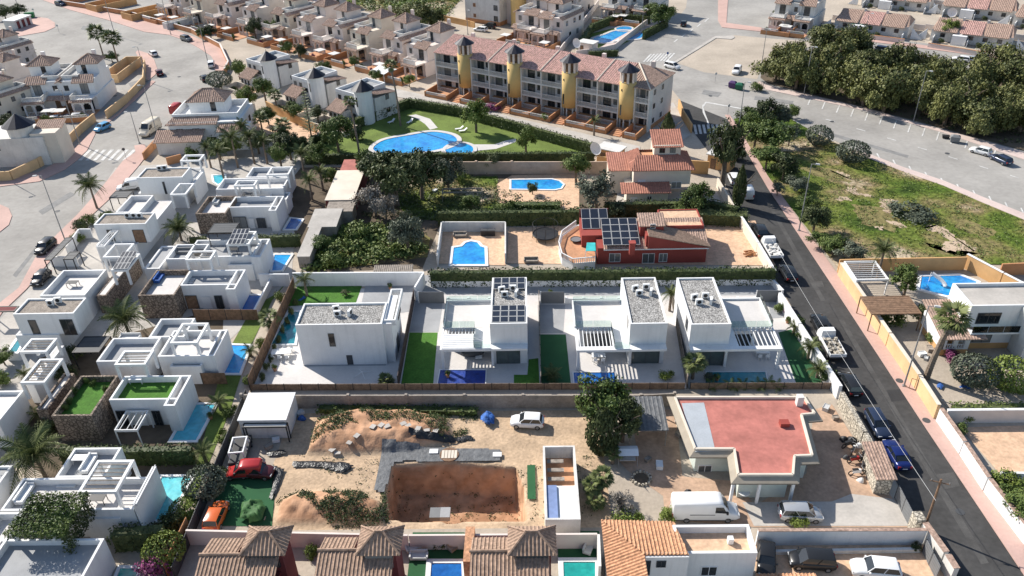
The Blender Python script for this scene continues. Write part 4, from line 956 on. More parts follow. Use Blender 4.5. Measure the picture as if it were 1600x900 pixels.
E3, F3 = estate('white villa with a broad roof terrace and grey solar panels on its pergola', [('T', (62, 462), (166, 421), 4.0, .9), ('T', (150, 462), (215, 400), 3.1, .1, STONE, TILEG), ('B', (20, 491), (135, 465), 6.4, 3.1), ('T', (24, 524), (140, 465), 3.1, .05, WHITE, GREYT),
    ('P', (173, 422), (219, 396), 5.7, 3.1), ('S', (175, 420), (217, 397), 5.9, 4, 3), ('P', (160, 402), (210, 380), 5.7, 3.1), ('W', (20, 491, 6.4), (43, 500), (65, 523), DGREY, GLASS, 1), ('W', (20, 491, 6.4), (92, 499), (122, 523), DGREY, GLASS, 2)], (24, 540))
E4, F4 = estate('white villa with two wooden topped pergolas on a stone base', [('T', (40, 600), (100, 540), 3.1, .05, WHITE, TILEG), ('P', (30, 550), (90, 528), 5.7, 3.1, 1), ('P', (31, 598), (99, 560), 5.7, 3.1, 1), ('T', (56, 640), (116, 583), 3.1, .3, STONE, TILEG), ('T', (-60, 660), (37, 610), 4.0, .5)], (10, 660))
E5, F5 = estate('white villa at the far end of the estate beside the little turquoise pool', [('T', (337, 296), (452, 277), 4.0, .9), ('T', (384, 277), (458, 260), 4.0, .9, WHITE, GREYT), ('P', (416, 273), (458, 260), 5.8, 3.1), ('B', (418, 312), (454, 300), 2.9, 0, GREYT)], (340, 320))
E6, F6 = estate('white villa with blue reflections on its glass corner above a deep blue pool', [('T', (305, 334), (371, 306), 4.0, .9, STONE, TILEG), ('T', (356, 324), (444, 306), 4.02, .9, WHITE, GREYT), ('T', (419, 329), (444, 306), 4.05, .9), ('P', (365, 290), (403, 281), 5.8, 3.1),
    ('W', (352, 325, 4.0), (364, 339), (388, 357), DGREY, GLASS, 2), ('W', (352, 325, 4.0), (388, 341), (400, 357), WHITE, PLWHITE, 1, 'door'), ('W', (352, 325, 4.0), (400, 341), (417, 357), DGREY, GLASS, 2), ('st', (360, 322), (370, 315), 3.15, 4)], (308, 362))
E7, F7 = estate('white villa with tilted solar panels over its pergola and a grey canopy', [('T', (259, 405), (327, 381), 4.0, .9, WHITE, GREYT), ('T', (289, 402), (422, 373), 4.0, .9, WHITE, GREYT), ('T', (391, 402), (422, 373), 4.05, .7), ('P', (289, 406), (338, 391), 5.8, 3.1, 1), ('P', (353, 382), (401, 361), 5.8, 3.1),
    ('S', (355, 381), (392, 362), 6.0, 4, 3), ('C', (324, 364), (374, 348), 5.6, 3.1, DGREY), ('B', (356, 414), (397, 408), 2.9, 0, GREYT)], (265, 430))
E8, F8 = estate('white villa with a stone clad corner above the long navy pool', [('T', (215, 462), (299, 421), 4.0, .9, STONE, TILEG), ('T', (281, 446), (384, 421), 4.02, .9, WHITE, GREYT), ('T', (352, 452), (384, 421), 4.05, .9), ('st', (292, 446), (306, 434), 3.15, 4), 
    ('W', (275, 447, 4.0), (288, 462), (313, 484), DGREY, WOOD, 1, 'door'), ('W', (275, 447, 4.0), (313, 464), (334, 485), WHITE, PLWHITE, 1, 'door'), ('W', (275, 447, 4.0), (334, 462), (352, 484), DGREY, GLASS, 2)], (220, 490))
E9, F9 = estate('white villa with a pergola over its terrace beside the half shaded rectangular pool', [('T', (150, 565), (252, 527), 4.0, .9, WHITE, GREYT), ('T', (232, 527), (305, 497), 4.0, .9, WHITE, GREYT), ('T', (246, 557), (356, 515), 4.0, .9), ('T', (322, 556), (356, 515), 4.06, .9), ('P', (265, 536), (326, 504), 5.8, 3.1),
    ('B', (265, 573), (318, 564), 2.9, 0, GREYT)], (155, 600))
E10, F10 = estate('villa with green turf on its roof terrace and a stone clad corner', [('T', (80, 650), (185, 586), 4.0, .9, STONE, TURF), ('T', (170, 625), (299, 586), 4.02, .9, WHITE, TURF), ('T', (255, 634), (299, 586), 4.06, .9), ('P', (178, 570), (241, 547), 5.8, 3.1, 1), ('st', (174, 622), (190, 608), 3.15, 5),
    ('W', (163, 626, 4.0), (180, 642), (205, 668), DGREY, GLASS, 2), ('W', (163, 626, 4.0), (207, 646), (234, 668), WHITE, PLWHITE, 1, 'door'), ('W', (163, 626, 4.0), (236, 642), (258, 668), DGREY, GLASS, 2), ('fr', (178, 672), (232, 641), 2.7)], (90, 690))
E11, F11 = estate('large white villa with an open pergola by the brightest turquoise pool', [('T', (0, 798), (235, 745), 4.0, .9), ('T', (86, 746), (190, 699), 4.0, .9, WHITE, GREYT), ('T', (208, 790), (243, 726), 4.8, .3), ('P', (121, 769), (210, 718), 5.8, 3.1, 3), ('st', (88, 762), (124, 750), 3.15, 5), ('B', (128, 811), (192, 801), 2.9, 0, GREYT)], (0, 830))
E12, F12 = estate('white villa in the bottom left corner with a shaded grey roof terrace', [('T', (-80, 960), (163, 841), 4.0, .7, WHITE, GREYT), ('P', (14, 828), (105, 784), 5.6, 3.1, 2), ('T', (-60, 880), (40, 800), 4.1, .9)], (-20, 990))
E13, F13 = estate('white villa with a bluish flat roof cut off by the left edge', [('T', (-90, 782), (20, 727), 3.9, .3, WHITE, GREYT)], (-20, 800))
def P3(T, F, x, y, z): return F.l(x, y, z)
for F, x, y, z, lab in ((F1, 250, 266, 6.15, 'air conditioner on the gravel roof nearest the road crossing'), (F1, 258, 265, 6.15, 'right hand air conditioner on the gravel roof nearest the road crossing'),
                        (F2, 200, 340, 6.15, 'left air conditioner on the gravel roof of the villa with two dark doors'), (F2, 210, 340, 6.15, 'middle air conditioner on the gravel roof of the villa with two dark doors'), (F2, 219, 340, 6.15, 'right air conditioner on the gravel roof of the villa with two dark doors'),
                        (F3, 80, 477, 6.15, 'front air conditioner on the gravel roof at the left edge'), (F3, 92, 473, 6.15, 'rear air conditioner on the gravel roof at the left edge')):
    q = XY(x, y, z); aircon(q, z, lab, rz=.1)
for i, (fx, fy, z, what) in enumerate(((340, 316, 3.15, 'lounge seat on the stone corner terrace above the palm'), (290, 395, 3.15, 'grey lounge seat on the terrace with solar panels'), (250, 436, 3.15, 'blue cushioned sofa on the stone corner roof terrace'),
    (40, 775, 3.15, 'white corner sofa on the big left roof terrace'), (205, 530, 3.15, 'pale outdoor sofa along the terrace parapet behind the palm'), (140, 728, 3.15, 'white dining bench on the rear roof terrace'))):
    q = XY(fx, fy, z); sofa(q[0], q[1], RAD((90, 0, 90, 90, 0, 90)[i]), what, z, (LGREY, MGREY, BLUEC, PLWHITE, LGREY, PLWHITE)[i], 2.6)
for i, (fx, fy, what, m) in enumerate(((388, 308, 'dark table beneath the arch of the blue glass villa', BLACK), (365, 395, 'dark table under the solar panel pergola', BLACK), (155, 785, 'black grill table beneath the open pergola', BLACK), (215, 597, 'white table beneath the wooden topped pergola', PLWHITE),
    (115, 447, 'black table on the broad white terrace by the road', BLACK), (128, 722, 'white table on the rear roof terrace', PLWHITE), (433, 282, 'black table on the far villa terrace', BLACK))):
    q = XY(fx, fy, 3.15); table(q[0], q[1], 1.6, .9, what, 3.13, m)
# potted plants on the turf roof
for i, (x, y) in enumerate(((137, 598), (147, 603), (118, 615), (110, 630), (103, 640), (166, 613))):
    p = XY(x, y, 3.15); tree(0, 0, .9+.1*(i % 3), .55, 'bush', ('spiky plant in the back corner of the turf roof terrace', 'second plant from the back corner on the turf roof terrace', 'dark plant midway along the turf roof parapet', 'round plant low on the turf roof parapet',
        'round plant at the front corner of the turf roof terrace', 'plant by the steps on the turf roof terrace')[i], 'plants on the turf roof', at=p, z=3.13)
# carports and canopies beside the road
def canopy(label, fl, br, z, m, z0=0.0, fm=BLACK, cat='canopy', n=None, name='canopy'):
    o = XY(fl[0], fl[1], z); F = Frame(o); r = rect(F, fl, br, z); T = thing(name, label, cat, (o[0], o[1], 0))
    ring(M(), r, z-.14, z+.02, .14).build('canopy_frame', fm, T); n = n or max(2, int((r[3]-r[1])/.9)); me = M().box(.15, 0, -.06, r[2]-r[0]-.15, (r[3]-r[1]-.3)/n-.05, -.01).mesh('roof_panel')
    for i in range(n): put('roof_panel', me, T, (r[0], r[1]+.15+i*(r[3]-r[1]-.3)/n, z), mat=m)
    pp = M().box(0, 0, z0, .12, .12, z-.14).mesh('post')
    for x in (r[0], r[2]-.12):
        for y in (r[1], r[3]-.12): put('post', pp, T, (x, y, 0), mat=fm)
    return T
canopy('dark louvred canopy between the white villas left of the palm', (112, 551), (173, 525), 2.9, DGREY)
canopy('black panelled carport beside the white minibus', (170, 309), (208, 298), 2.6, DGREY)
canopy('brown carport roof at the left edge of the road', (-20, 487), (30, 478), 2.6, MAROON)
canopy('black framed shade round the small court behind the black car', (80, 406), (103, 371), 2.6, DGREY)
canopy('second arm of the black framed shade above the white court wall', (98, 405), (125, 393), 2.62, DGREY)
# vine over the bottom-left pergola
k = leafcloud(9000, lambda r: (r.uniform(-1, 1), r.uniform(-1, 1)*1.0, -.1+.3*r.random()+(.22*math.sin(r.uniform(0, 3.1)))), .045, 5)
p = XY(70, 806, 5.7); T = thing('climbing_vine', 'thick green vine heaped over the pergola at the lower left', 'vine', (p[0], p[1], 5.5)); put('foliage', k.mesh('foliage'), T, (0.3, 0, 0), 0, (2.9, 2.7, 1.8), LMID)
k = leafcloud(1600, lambda r: (1+r.gauss(0, .08), r.uniform(-1, .9), -r.random()), .05, 6); put('hanging_foliage', k.mesh('foliage'), T, (0.2, 0, .3), 0, (2.8, 2.7, 2.6), LDARK)
# pools of the estate
pool('small turquoise pool behind the far estate villa', [(333, 274), (351, 273), (352, 281), (341, 288), (335, 284)], WTURQ)
pool('dark blue pool below the blue glass corner', [(445, 358), (462, 358), (472, 343), (455, 341)], WDEEP)
pool('bright blue pool at the end of the solar panel villa', [(425, 423), (440, 422), (455, 398), (429, 398)], WBLUE)
pool('long navy blue pool beside the stone cornered villa', [(364, 494), (396, 494), (413, 462), (386, 461)], WDEEP)
pool('rectangular pool half in shade with a pale corner beside the turf strip', [(349, 583), (374, 583), (390, 540), (358, 539)], WBLUE)
pool('teal pool beside the villa with the turf roof', [(268, 688), (306, 688), (336, 632), (300, 632)], WTURQ)
pool('brightest turquoise pool with white edging beside the large white villa', [(224, 812), (262, 812), (299, 745), (253, 745)], WPALE)
pool('dark green pool cut by the bottom edge at lower left', [(180, 908), (210, 908), (216, 888), (188, 888)], WGREEN)
pool('narrow teal plunge pool at the left edge', [(14, 550), (26, 550), (37, 531), (27, 531)], WTEAL, z=1.2)
# ---------------------------------------------------------------- the four modern villas in the middle
def glassrail(T, pts, z, h=1.0):
    m = GRAIL
    for (a, b) in zip(pts, pts[1:]):
        L = math.hypot(b[0]-a[0], b[1]-a[1]); n = max(1, int(L/2)); me = M().box(.03, -.01, 0, L/n-.03, .01, h).mesh('glass_panel')
        for i in range(n): put('glass_panel', me, T, (a[0]+(b[0]-a[0])*i/n, a[1]+(b[1]-a[1])*i/n, z), math.atan2(b[1]-a[1], b[0]-a[0]), None, m)
def grail():
    m = bpy.data.materials.new('rail_glass'); m.use_nodes = True; t = m.node_tree; n = t.nodes; n.clear(); o = n.new('ShaderNodeOutputMaterial'); tr = n.new('ShaderNodeBsdfTransparent'); tr.inputs[0].default_value = (.86, .93, .91, 1)
    gl = n.new('ShaderNodeBsdfGlossy'); gl.inputs['Roughness'].default_value = .05; gl.inputs['Color'].default_value = (.85, .92, .92, 1); fr = n.new('ShaderNodeFresnel'); fr.inputs[0].default_value = 1.45; mx = n.new('ShaderNodeMixShader')
    t.links.new(fr.outputs[0], mx.inputs[0]); t.links.new(tr.outputs[0], mx.inputs[1]); t.links.new(gl.outputs[0], mx.inputs[2]); t.links.new(mx.outputs[0], o.inputs[0]); return m
GRAIL = grail()
o = XY(477, 573); F = Frame(o); V1 = thing('villa', 'big plain white cube villa with one door and one slit window', 'house', (o[0], o[1], 0))
r = rect(F, (461, 508), (605, 472), 6.6); V1H = r
flatbox(V1, (r[0], r[1], r[2], r[3]), 0, 6.6, .3)
winpx(V1, F, r[1], (512, 521), (525, 541), DGREY, GLASS, 1); winpx(V1, F, r[1], (541, 555), (553, 572), DGREY, DGREY, 1, 'door')
M().box(r[2], r[1]+.6, 0, r[2]+1.1, r[3]+2.2, 6.2).build('side_wing', WHITE, V1); ring(M(), (r[2]-.02, r[1]+1.0, r[2]+1.6, r[3]+3.5), 5.6, 6.45, .2).build('roof_frame', WHITE, V1)
window(V1, 'E', r[2]+1.1, r[1]+3.2, .1, 1.6, 2.3, DGREY, GLASS, 2); window(V1, 'E', r[2]+1.1, r[1]+6.5, 3.4, 2.4, 2.0, DGREY, GLASS, 2)
terrace(V1, (r[0]+4.2, r[3], r[2]-.3, r[3]+2.6), 4.3, .9, WHITE, TILEG)
M().box(r[0]+.2, r[1]-.2, .02, r[2]-.2, r[1], .12).build('plinth', GREYT, V1)
def modern(label, org, up, ter, base_y, hole, glaz, flip=False, sol=False, col=None):
    o = XY(*org); F = Frame(o); T = thing('villa', label, 'house', (o[0], o[1], 0)); u = rect(F, up[0], up[1], 6.6); t = rect(F, ter[0], ter[1], 3.5)
    gy = F.l(*base_y, 0)[1]                                             # front of the ground floor
    flatbox(T, u, 3.2, 6.6, .28, name='upper_wall')
    k = M(); k.box(u[0]+.05, gy, 0, u[2]-.05, u[3]-.1, 3.2); k.build('wall', WHITE2 if False else WHITE, T)
    if flip: t = (u[2], t[1], t[2], t[3])
    else: t = (t[0], t[1], u[0], t[3])
    h = rect(F, hole[0], hole[1], 3.5); k = M()                          # terrace slab with the slatted opening
    ex0, ex1 = min(t[0], u[0]), max(t[2], u[2])
    k.box(t[0], h[3], 3.1, t[2], t[3], 3.44).box(t[0], t[1], 3.1, t[2], h[1], 3.44).box(t[0], h[1], 3.1, h[0], h[3], 3.44).box(h[2], h[1], 3.1, t[2], h[3], 3.44)
    k.build('terrace_slab', WHITE, T)
    M().box(min(u[0], u[2])+.01, t[1], 3.12, u[2]-.01, u[1]+.2, 3.42).build('front_slab', WHITE, T)
    n = 9; me = M().box(-.045, 0, 0, .045, h[3]-h[1], .14).mesh('slat')
    for i in range(n): put('slat', me, T, (h[0]+(i+.5)*(h[2]-h[0])/n, h[1], 3.28), mat=WHITE)
    M().box(t[0]+.25, h[3]+.02, 3.445, t[2]-.25, t[3]-.25, 3.47).build('terrace_floor', TILEG, T)
    k = M(); e = .22
    k.box(t[0], t[3]-e, 3.44, t[2], t[3], 3.75); k.box(t[0] if not flip else t[2]-e, t[1]+2.2 if False else h[3], 3.44, (t[0]+e) if not flip else t[2], t[3]-e, 3.75); k.build('parapet', WHITE, T)
    if flip: pts = [(t[0], h[3]-.1), (t[2]-.1, h[3]-.1), (t[2]-.1, t[3]-.1)]; g2 = [(h[0]-.15, t[1]+.1), (h[0]-.15, h[3]-.1)]
    else: pts = [(t[2], t[3]-.15), (t[0]+.12, t[3]-.15), (t[0]+.12, h[3]+.1), (h[2]+.1, h[3]+.1), (h[2]+.15, t[1]+.25), (t[2], t[1]+.25)]; g2 = None
    glassrail(T, pts, 3.5)
    M().box(t[0]+.6 if not flip else u[2]-.3, gy+3.2, 0, u[0]+.1 if not flip else t[2]-2.2, t[3]-.2, 3.1).build('ground_floor_wall', WHITE, T)
    ye = gy+3.2; x_ = (t[0]+.6+u[0])/2 if not flip else (u[2]+t[2]-2)/2
    window(T, 'S', ye, x_, .1, abs(u[0]-t[0])-2 if not flip else abs(t[2]-u[2])-3.4, 2.5, DGREY, GLASS, 4, 'glass_doors')
    for cx in ([u[0]+.2] if not flip else [u[2]-.2])+([t[0]+.25] if not flip else [t[2]-.25]):
        M().box(-.16, -.16, 0, .16, .16, 3.1).build('column', WHITE, T, (cx, t[1]+.35 if abs(cx-u[0]) > 1 and abs(cx-u[2]) > 1 else gy-.25, 0))
    winpx(T, F, gy, glaz[0], glaz[1], DGREY, GLASSC, 2, 'glass_doors')
    M().box(u[0]+.5, u[1]-.03, 3.9, u[2]-.5, u[1], 6.1).build('facade_panel', WHITE, T)
    M().box(u[0]+.3, u[1]+1.6, 4.2, u[0]+.1 if False else u[0]-.03, u[1]+3.0, 6.0).build('side_window', GLASS, T)
    return T, F, u, t, gy
GLASSC = mat('curtained_glass', (.10, .125, .12), .12, .12, 1.2, spec=.7)
V2 = modern('white modern villa with solar panels on its roof and a blue covered pool', (773, 568), ((765, 506), (823, 433)), ((687, 546), (765, 470)), (800, 568), ((690, 541), (741, 512)), ((775, 545), (813, 568)))
V3 = modern('white modern villa with an open slatted terrace roof behind the dark leafy tree', (983, 568), ((985, 506), (1024, 433)), ((901, 547), (985, 470)), (1000, 568), ((904, 541), (953, 511)), ((988, 545), (1029, 568)))
V4 = modern('white modern villa nearest the street with banana plants by its pool', (1083, 572), ((1080, 507), (1115, 433)), ((1099, 546), (1188, 467)), (1110, 571), ((1155, 540), (1205, 510)), ((1090, 549), (1129, 571)), True)
T, F, u, t, gy = V2
M().box(t[0]+.2, t[1]+.1, 3.46, t[0]+5.3, t[1]+3.3, 3.5).build('louvred_roof', WHITE, T)
me = M().box(0, 0, 0, 5.0, .10, .04).mesh('louvre')
for i in range(8): put('louvre', me, T, (t[0]+.25, t[1]+.25+i*.39, 3.50), mat=WHITE)
solar(T, (u[0]+.25, u[1]+.25, u[2]-.25, u[1]+(u[3]-u[1])*.36), 6.62, 4, 3, SOLAR, 6.70); solar(T, (u[0]+.25, u[1]+(u[3]-u[1])*.73, u[2]-.25, u[3]-.25), 6.62, 4, 2, SOLAR, 6.70)
nm = {0: 'of the plain cube villa', 1: 'between the roof solar panels', 2: 'behind the dark leafy tree villa', 3: 'of the villa nearest the street'}
for j, (cx, cy) in enumerate(((540, 489), (799, 459), (1008, 457), (1101, 471))):
    for i, (dx, dy, rz, wd) in enumerate(((-1.3, .5, .3, 'rear'), (-.9, -.7, .05, 'front left'), (.7, -.5, 1.3, 'front right'), (.2, .8, 0, 'inner'))[:4 if j else 3]):
        q = XY(cx, cy, 6.35); aircon((q[0]+dx, q[1]+dy), 6.36, wd+' air conditioner on the pebble roof '+nm[j], rz=rz)
T = V4[0]
# pools of the four villas
pool('long narrow teal pool beside the plain cube villa', [(424, 538), (460, 537), (468, 487), (452, 487)], WTEAL)
pool('pool under a crinkled blue cover in front of the solar roof villa', [(684, 600), (758, 600), (759, 578), (688, 578)], WNAVY, cw=.12)
pool('shaded pool behind the dark leafy tree', [(898, 604), (963, 604), (960, 582), (896, 582)], WDEEP, cw=.12)
pool('dark teal pool behind the banana plants', [(1102, 601), (1200, 601), (1196, 581), (1104, 581)], WTEAL, cw=.12)
q = XY(441, 556); table(q[0], q[1], 2.6, 1.2, 'white dining table on the terrace beside the plain cube villa', .05, PLWHITE, .1)
for i in range(3):
    for s_ in (-1, 1): chair(q[0]-1+i*1.0, q[1]+s_*1.0, 0 if s_ > 0 else math.pi, 'white garden chair around the dining table of the plain cube villa', group='chairs of the white dining table')
for j, (x, y, lab) in enumerate(((1190, 556, 'white table on the shaded terrace nearest the street'), (935, 562, 'white table under the terrace roof behind the dark leafy tree'))):
    q = XY(x, y); table(q[0], q[1], 1.8, .9, lab, .05)
    for s_ in (-1, 1):
        for a in (-.5, .5): chair(q[0]+a, q[1]+s_*.8, 0 if s_ > 0 else math.pi, 'chair at the '+lab.replace('white table', 'white table')[6:] if False else ('white chair at the shaded terrace table nearest the street' if j == 0 else 'white chair at the table under the slatted terrace roof'), group=('chairs of the shaded terrace', 'chairs of the slatted terrace')[j])
q = XY(740, 557); k = M(); k.sm = True
T = thing('garden_pod', 'dark rounded lounge seat under the white terrace roof', 'seat', (q[0], q[1], .05)); leaf = M()
leaf.sm = True
for i in range(6):
    a0, a1 = i/6, (i+1)/6
    leaf.cyl((-1.6+3.0*a0, 0, .55), (-1.6+3.0*a1, 0, .55), .55*math.sin(math.pi*(a0*.85+.1))+.02, .55*math.sin(math.pi*(a1*.85+.1))+.02, 12, i in (0, 5))
leaf.build('seat_shell', DGREY, T); M().box(.3, -.9, .3, 1.2, -.3, .4).build('side_tray', PLWHITE, T)
aa = XY(820, 563); aircon(aa, .1, 'dark wall unit beside the glass doors of the solar roof villa')
# folded parasol arms on the paving of the first villa
q = XY(566, 586); T = thing('rotary_clothesline', 'folded white clothes airer on the paving in front of the plain cube villa', 'clothes airer', (q[0], q[1], .05))
for i in range(4): M().cyl((0, 0, .5), (1.2*math.cos(i*1.57+.5), 1.2*math.sin(i*1.57+.5), .05), .04, .03, 5).build('arm', PLWHITE, T)
# ---------------------------------------------------------------- apartments with the yellow stair towers
o = XY(684, 141); e = XY(1010, 207); an = math.atan2(e[1]-o[1], e[0]-o[0]); LA = math.hypot(e[0]-o[0], e[1]-o[1]); F = Frame(o, an)
AP = thing('apartment_building', 'long three storey apartment building with yellow stair towers and a clay tiled roof', 'apartments', (o[0], o[1], 0), an)
DA = 12.5; rec = 1.7; HS = 3.15
M().box(0, rec, 0, LA, DA, 3*HS).build('wall', PINKW, AP); M().box(-.05, .9, -.05, LA+.06, DA+.05, .9).build('base_band', ORANGE, AP)
tw = [F.l(x, y)[0] for x, y in ((728, 150), (803, 166), (887, 183), (975, 201))]
for s_ in range(1, 4): M().box(0, .05, s_*HS-.28, LA, rec-.01, s_*HS-.02).build('balcony_slab', WHITE2, AP)
edges = [0]+sum([[t-1.9, t+1.9] for t in tw], [])+[LA]
bays = [(edges[i], edges[i+1]) for i in range(0, len(edges)-1, 2)]
for (a, b) in bays:
    n = 2 if b-a > 7 else 1
    for i in range(n+1): M().box(a+(b-a)*i/n-.15, 0, 0, a+(b-a)*i/n+.15, rec-.02, 3*HS-.02).build('party_pillar', WHITE2, AP)
    for i in range(n):
        x0, x1 = a+(b-a)*i/n+.16, a+(b-a)*(i+1)/n-.16
        for f in range(3):
            z = f*HS-.02
            baluster(M(), (x0, .12), (x1, .12), z+.02, 1.0).build('balustrade', WHITE2, AP)
            window(AP, 'S', rec-.01, x0+(x1-x0)*.32, z+.15, min(1.9, (x1-x0)*.4), 2.2, DGREY, GLASS, 2, 'balcony_door')
            window(AP, 'S', rec-.01, x0+(x1-x0)*.76, z+1.0, min(1.2, (x1-x0)*.3), 1.2, DGREY, GLASS, 2)
for i, t in enumerate(tw):
    k = M(); k.sm = True; k.cyl((t, .5, 2.4), (t, .5, 10.2), 1.8, 1.8, 20); k.build('stair_tower', YELLOW, AP)
    for j in range(8):
        a = RAD(45*j+22); M().cyl((t+1.5*math.cos(a), .5+1.5*math.sin(a), 9.6), (t+1.5*math.cos(a), .5+1.5*math.sin(a), 12.6), .28, .28, 5).build('tower_pillar', PINKW, AP)
    M().cyl((t, .5, 9.6), (t, .5, 12.6), 1.0, 1.0, 8).build('tower_core', WOOD, AP)
    M().cyl((t, .5, 12.6), (t, .5, 14.1), 2.35, .06, 12).build('tower_roof', SLATE, AP); M().cyl((t, .5, 14.0), (t, .5, 14.6), .08, .05, 5).build('finial', BLACK, AP)
    for j in range(3):
        a = RAD(-90+(j-1)*60); M().cyl((t+1.35*math.cos(a), .5+1.35*math.sin(a), 0), (t+1.35*math.cos(a), .5+1.35*math.sin(a), 2.4), .16, .16, 6).build('stilt', WHITE2, AP)
    M().box(-.28, -.06, 0, .28, .05, 2.3).build('tower_slit', GLASS, AP, (t-.55, .5-1.66, 3.2)); M().cyl((t-.5, -1.22, 8.7), (t-.5, -1.1, 8.7), .28, .28, 10).build('round_window', GLASS, AP)
zr = 3*HS
k = M(); xs = [-.3]+[(tw[i]+tw[i+1])/2 for i in range(3)]+[LA-6.5]
for i in range(4): roof_face(k, [(xs[i]+.12, -.35, zr), (xs[i+1]-.12, -.35, zr), (xs[i+1]-.12, DA-4.2, zr+2.3), (xs[i]+.12, DA-4.2, zr+2.3)], .5, .08)
roof_face(k, [(LA+.4, DA+.3, zr), (xs[0], DA+.3, zr), (xs[0], DA-4.2, zr+2.3), (LA-6.5, DA-4.2, zr+2.3)], .5, .08)
k.build('roof', ROOFP, AP)
k = M(); roof_face(k, [(LA-6.4, -.35, zr), (LA+.4, -.35, zr), (LA-6.4, DA-4.2, zr+2.3)], .5, .09); roof_face(k, [(LA+.4, -.35, zr), (LA+.4, DA+.3, zr), (LA-6.4, DA-4.2, zr+2.3)], .5, .09); k.build('hipped_roof_end', ROOFA, AP)
k = M()
for x in xs[1:4]: k.cyl((x, -.35, zr+.1), (x, DA-4.2, zr+2.4), .14, .14, 5)
k.cyl((LA+.4, -.35, zr+.08), (LA-6.4, DA-4.2, zr+2.4), .16, .16, 5); k.build('ridge_tiles', CREAM, AP)
for i, y in enumerate((3, 7)):
    for z in (1.2, 4.4, 7.4): window(AP, 'E', LA, y, z, 1.0, 1.1, DGREY, GLASS, 2)
for i in range(5): M().box(0, 0, 0, .8, .8, 1.3).build('chimney', PINKW, AP, (4+i*12, DA-3, zr+1.4))
# front yards of the apartments: low terracotta walls, steps
for i, (a, b) in enumerate(bays):
    y0 = -5.2; c = (a+b)/2; T = thing('yard_wall', ('low terracotta yard wall at the left end of the apartments', 'low terracotta yard wall between the first two yellow towers', 'low terracotta yard wall between the middle yellow towers', 'low terracotta yard wall between the last two yellow towers', 'low terracotta yard wall right of the last yellow tower')[i], 'wall', (o[0], o[1], 0), an)
    for x in ((a+.1, b-.1) if b-a < 7 else (a+.1, c, b-.1)): M().obox((x, y0), (x, -.3), .25, 0, 1.3, 1.7).build('side_wall', ORANGE, T)
    M().obox((a+.3, y0+.2), (b-.3, y0+.2), .22, 0, .75).build('front_wall', ORANGE, T); baluster(M(), (a+.4, y0+.2), (b-.4, y0+.2), .75, .6, None, .05).build('balustrade', WHITE2, T)
    M().box(a+.3, y0+.4, .03, b-.3, -.2, .09).build('yard_floor', TERRA, T)
for i, t in enumerate(tw):
    T = thing('entrance_steps', ('terracotta entrance steps below the leftmost yellow tower', 'terracotta entrance steps below the second yellow tower', 'terracotta entrance steps below the third yellow tower', 'terracotta entrance steps below the rightmost yellow tower')[i], 'steps', (o[0], o[1], 0), an)
    for j in range(5): M().box(t-1.3, -5.2+j*.7, 0, t+1.3, -4.5+j*.7, .15+.14*j).build('step', REDW if False else TERRA, T)
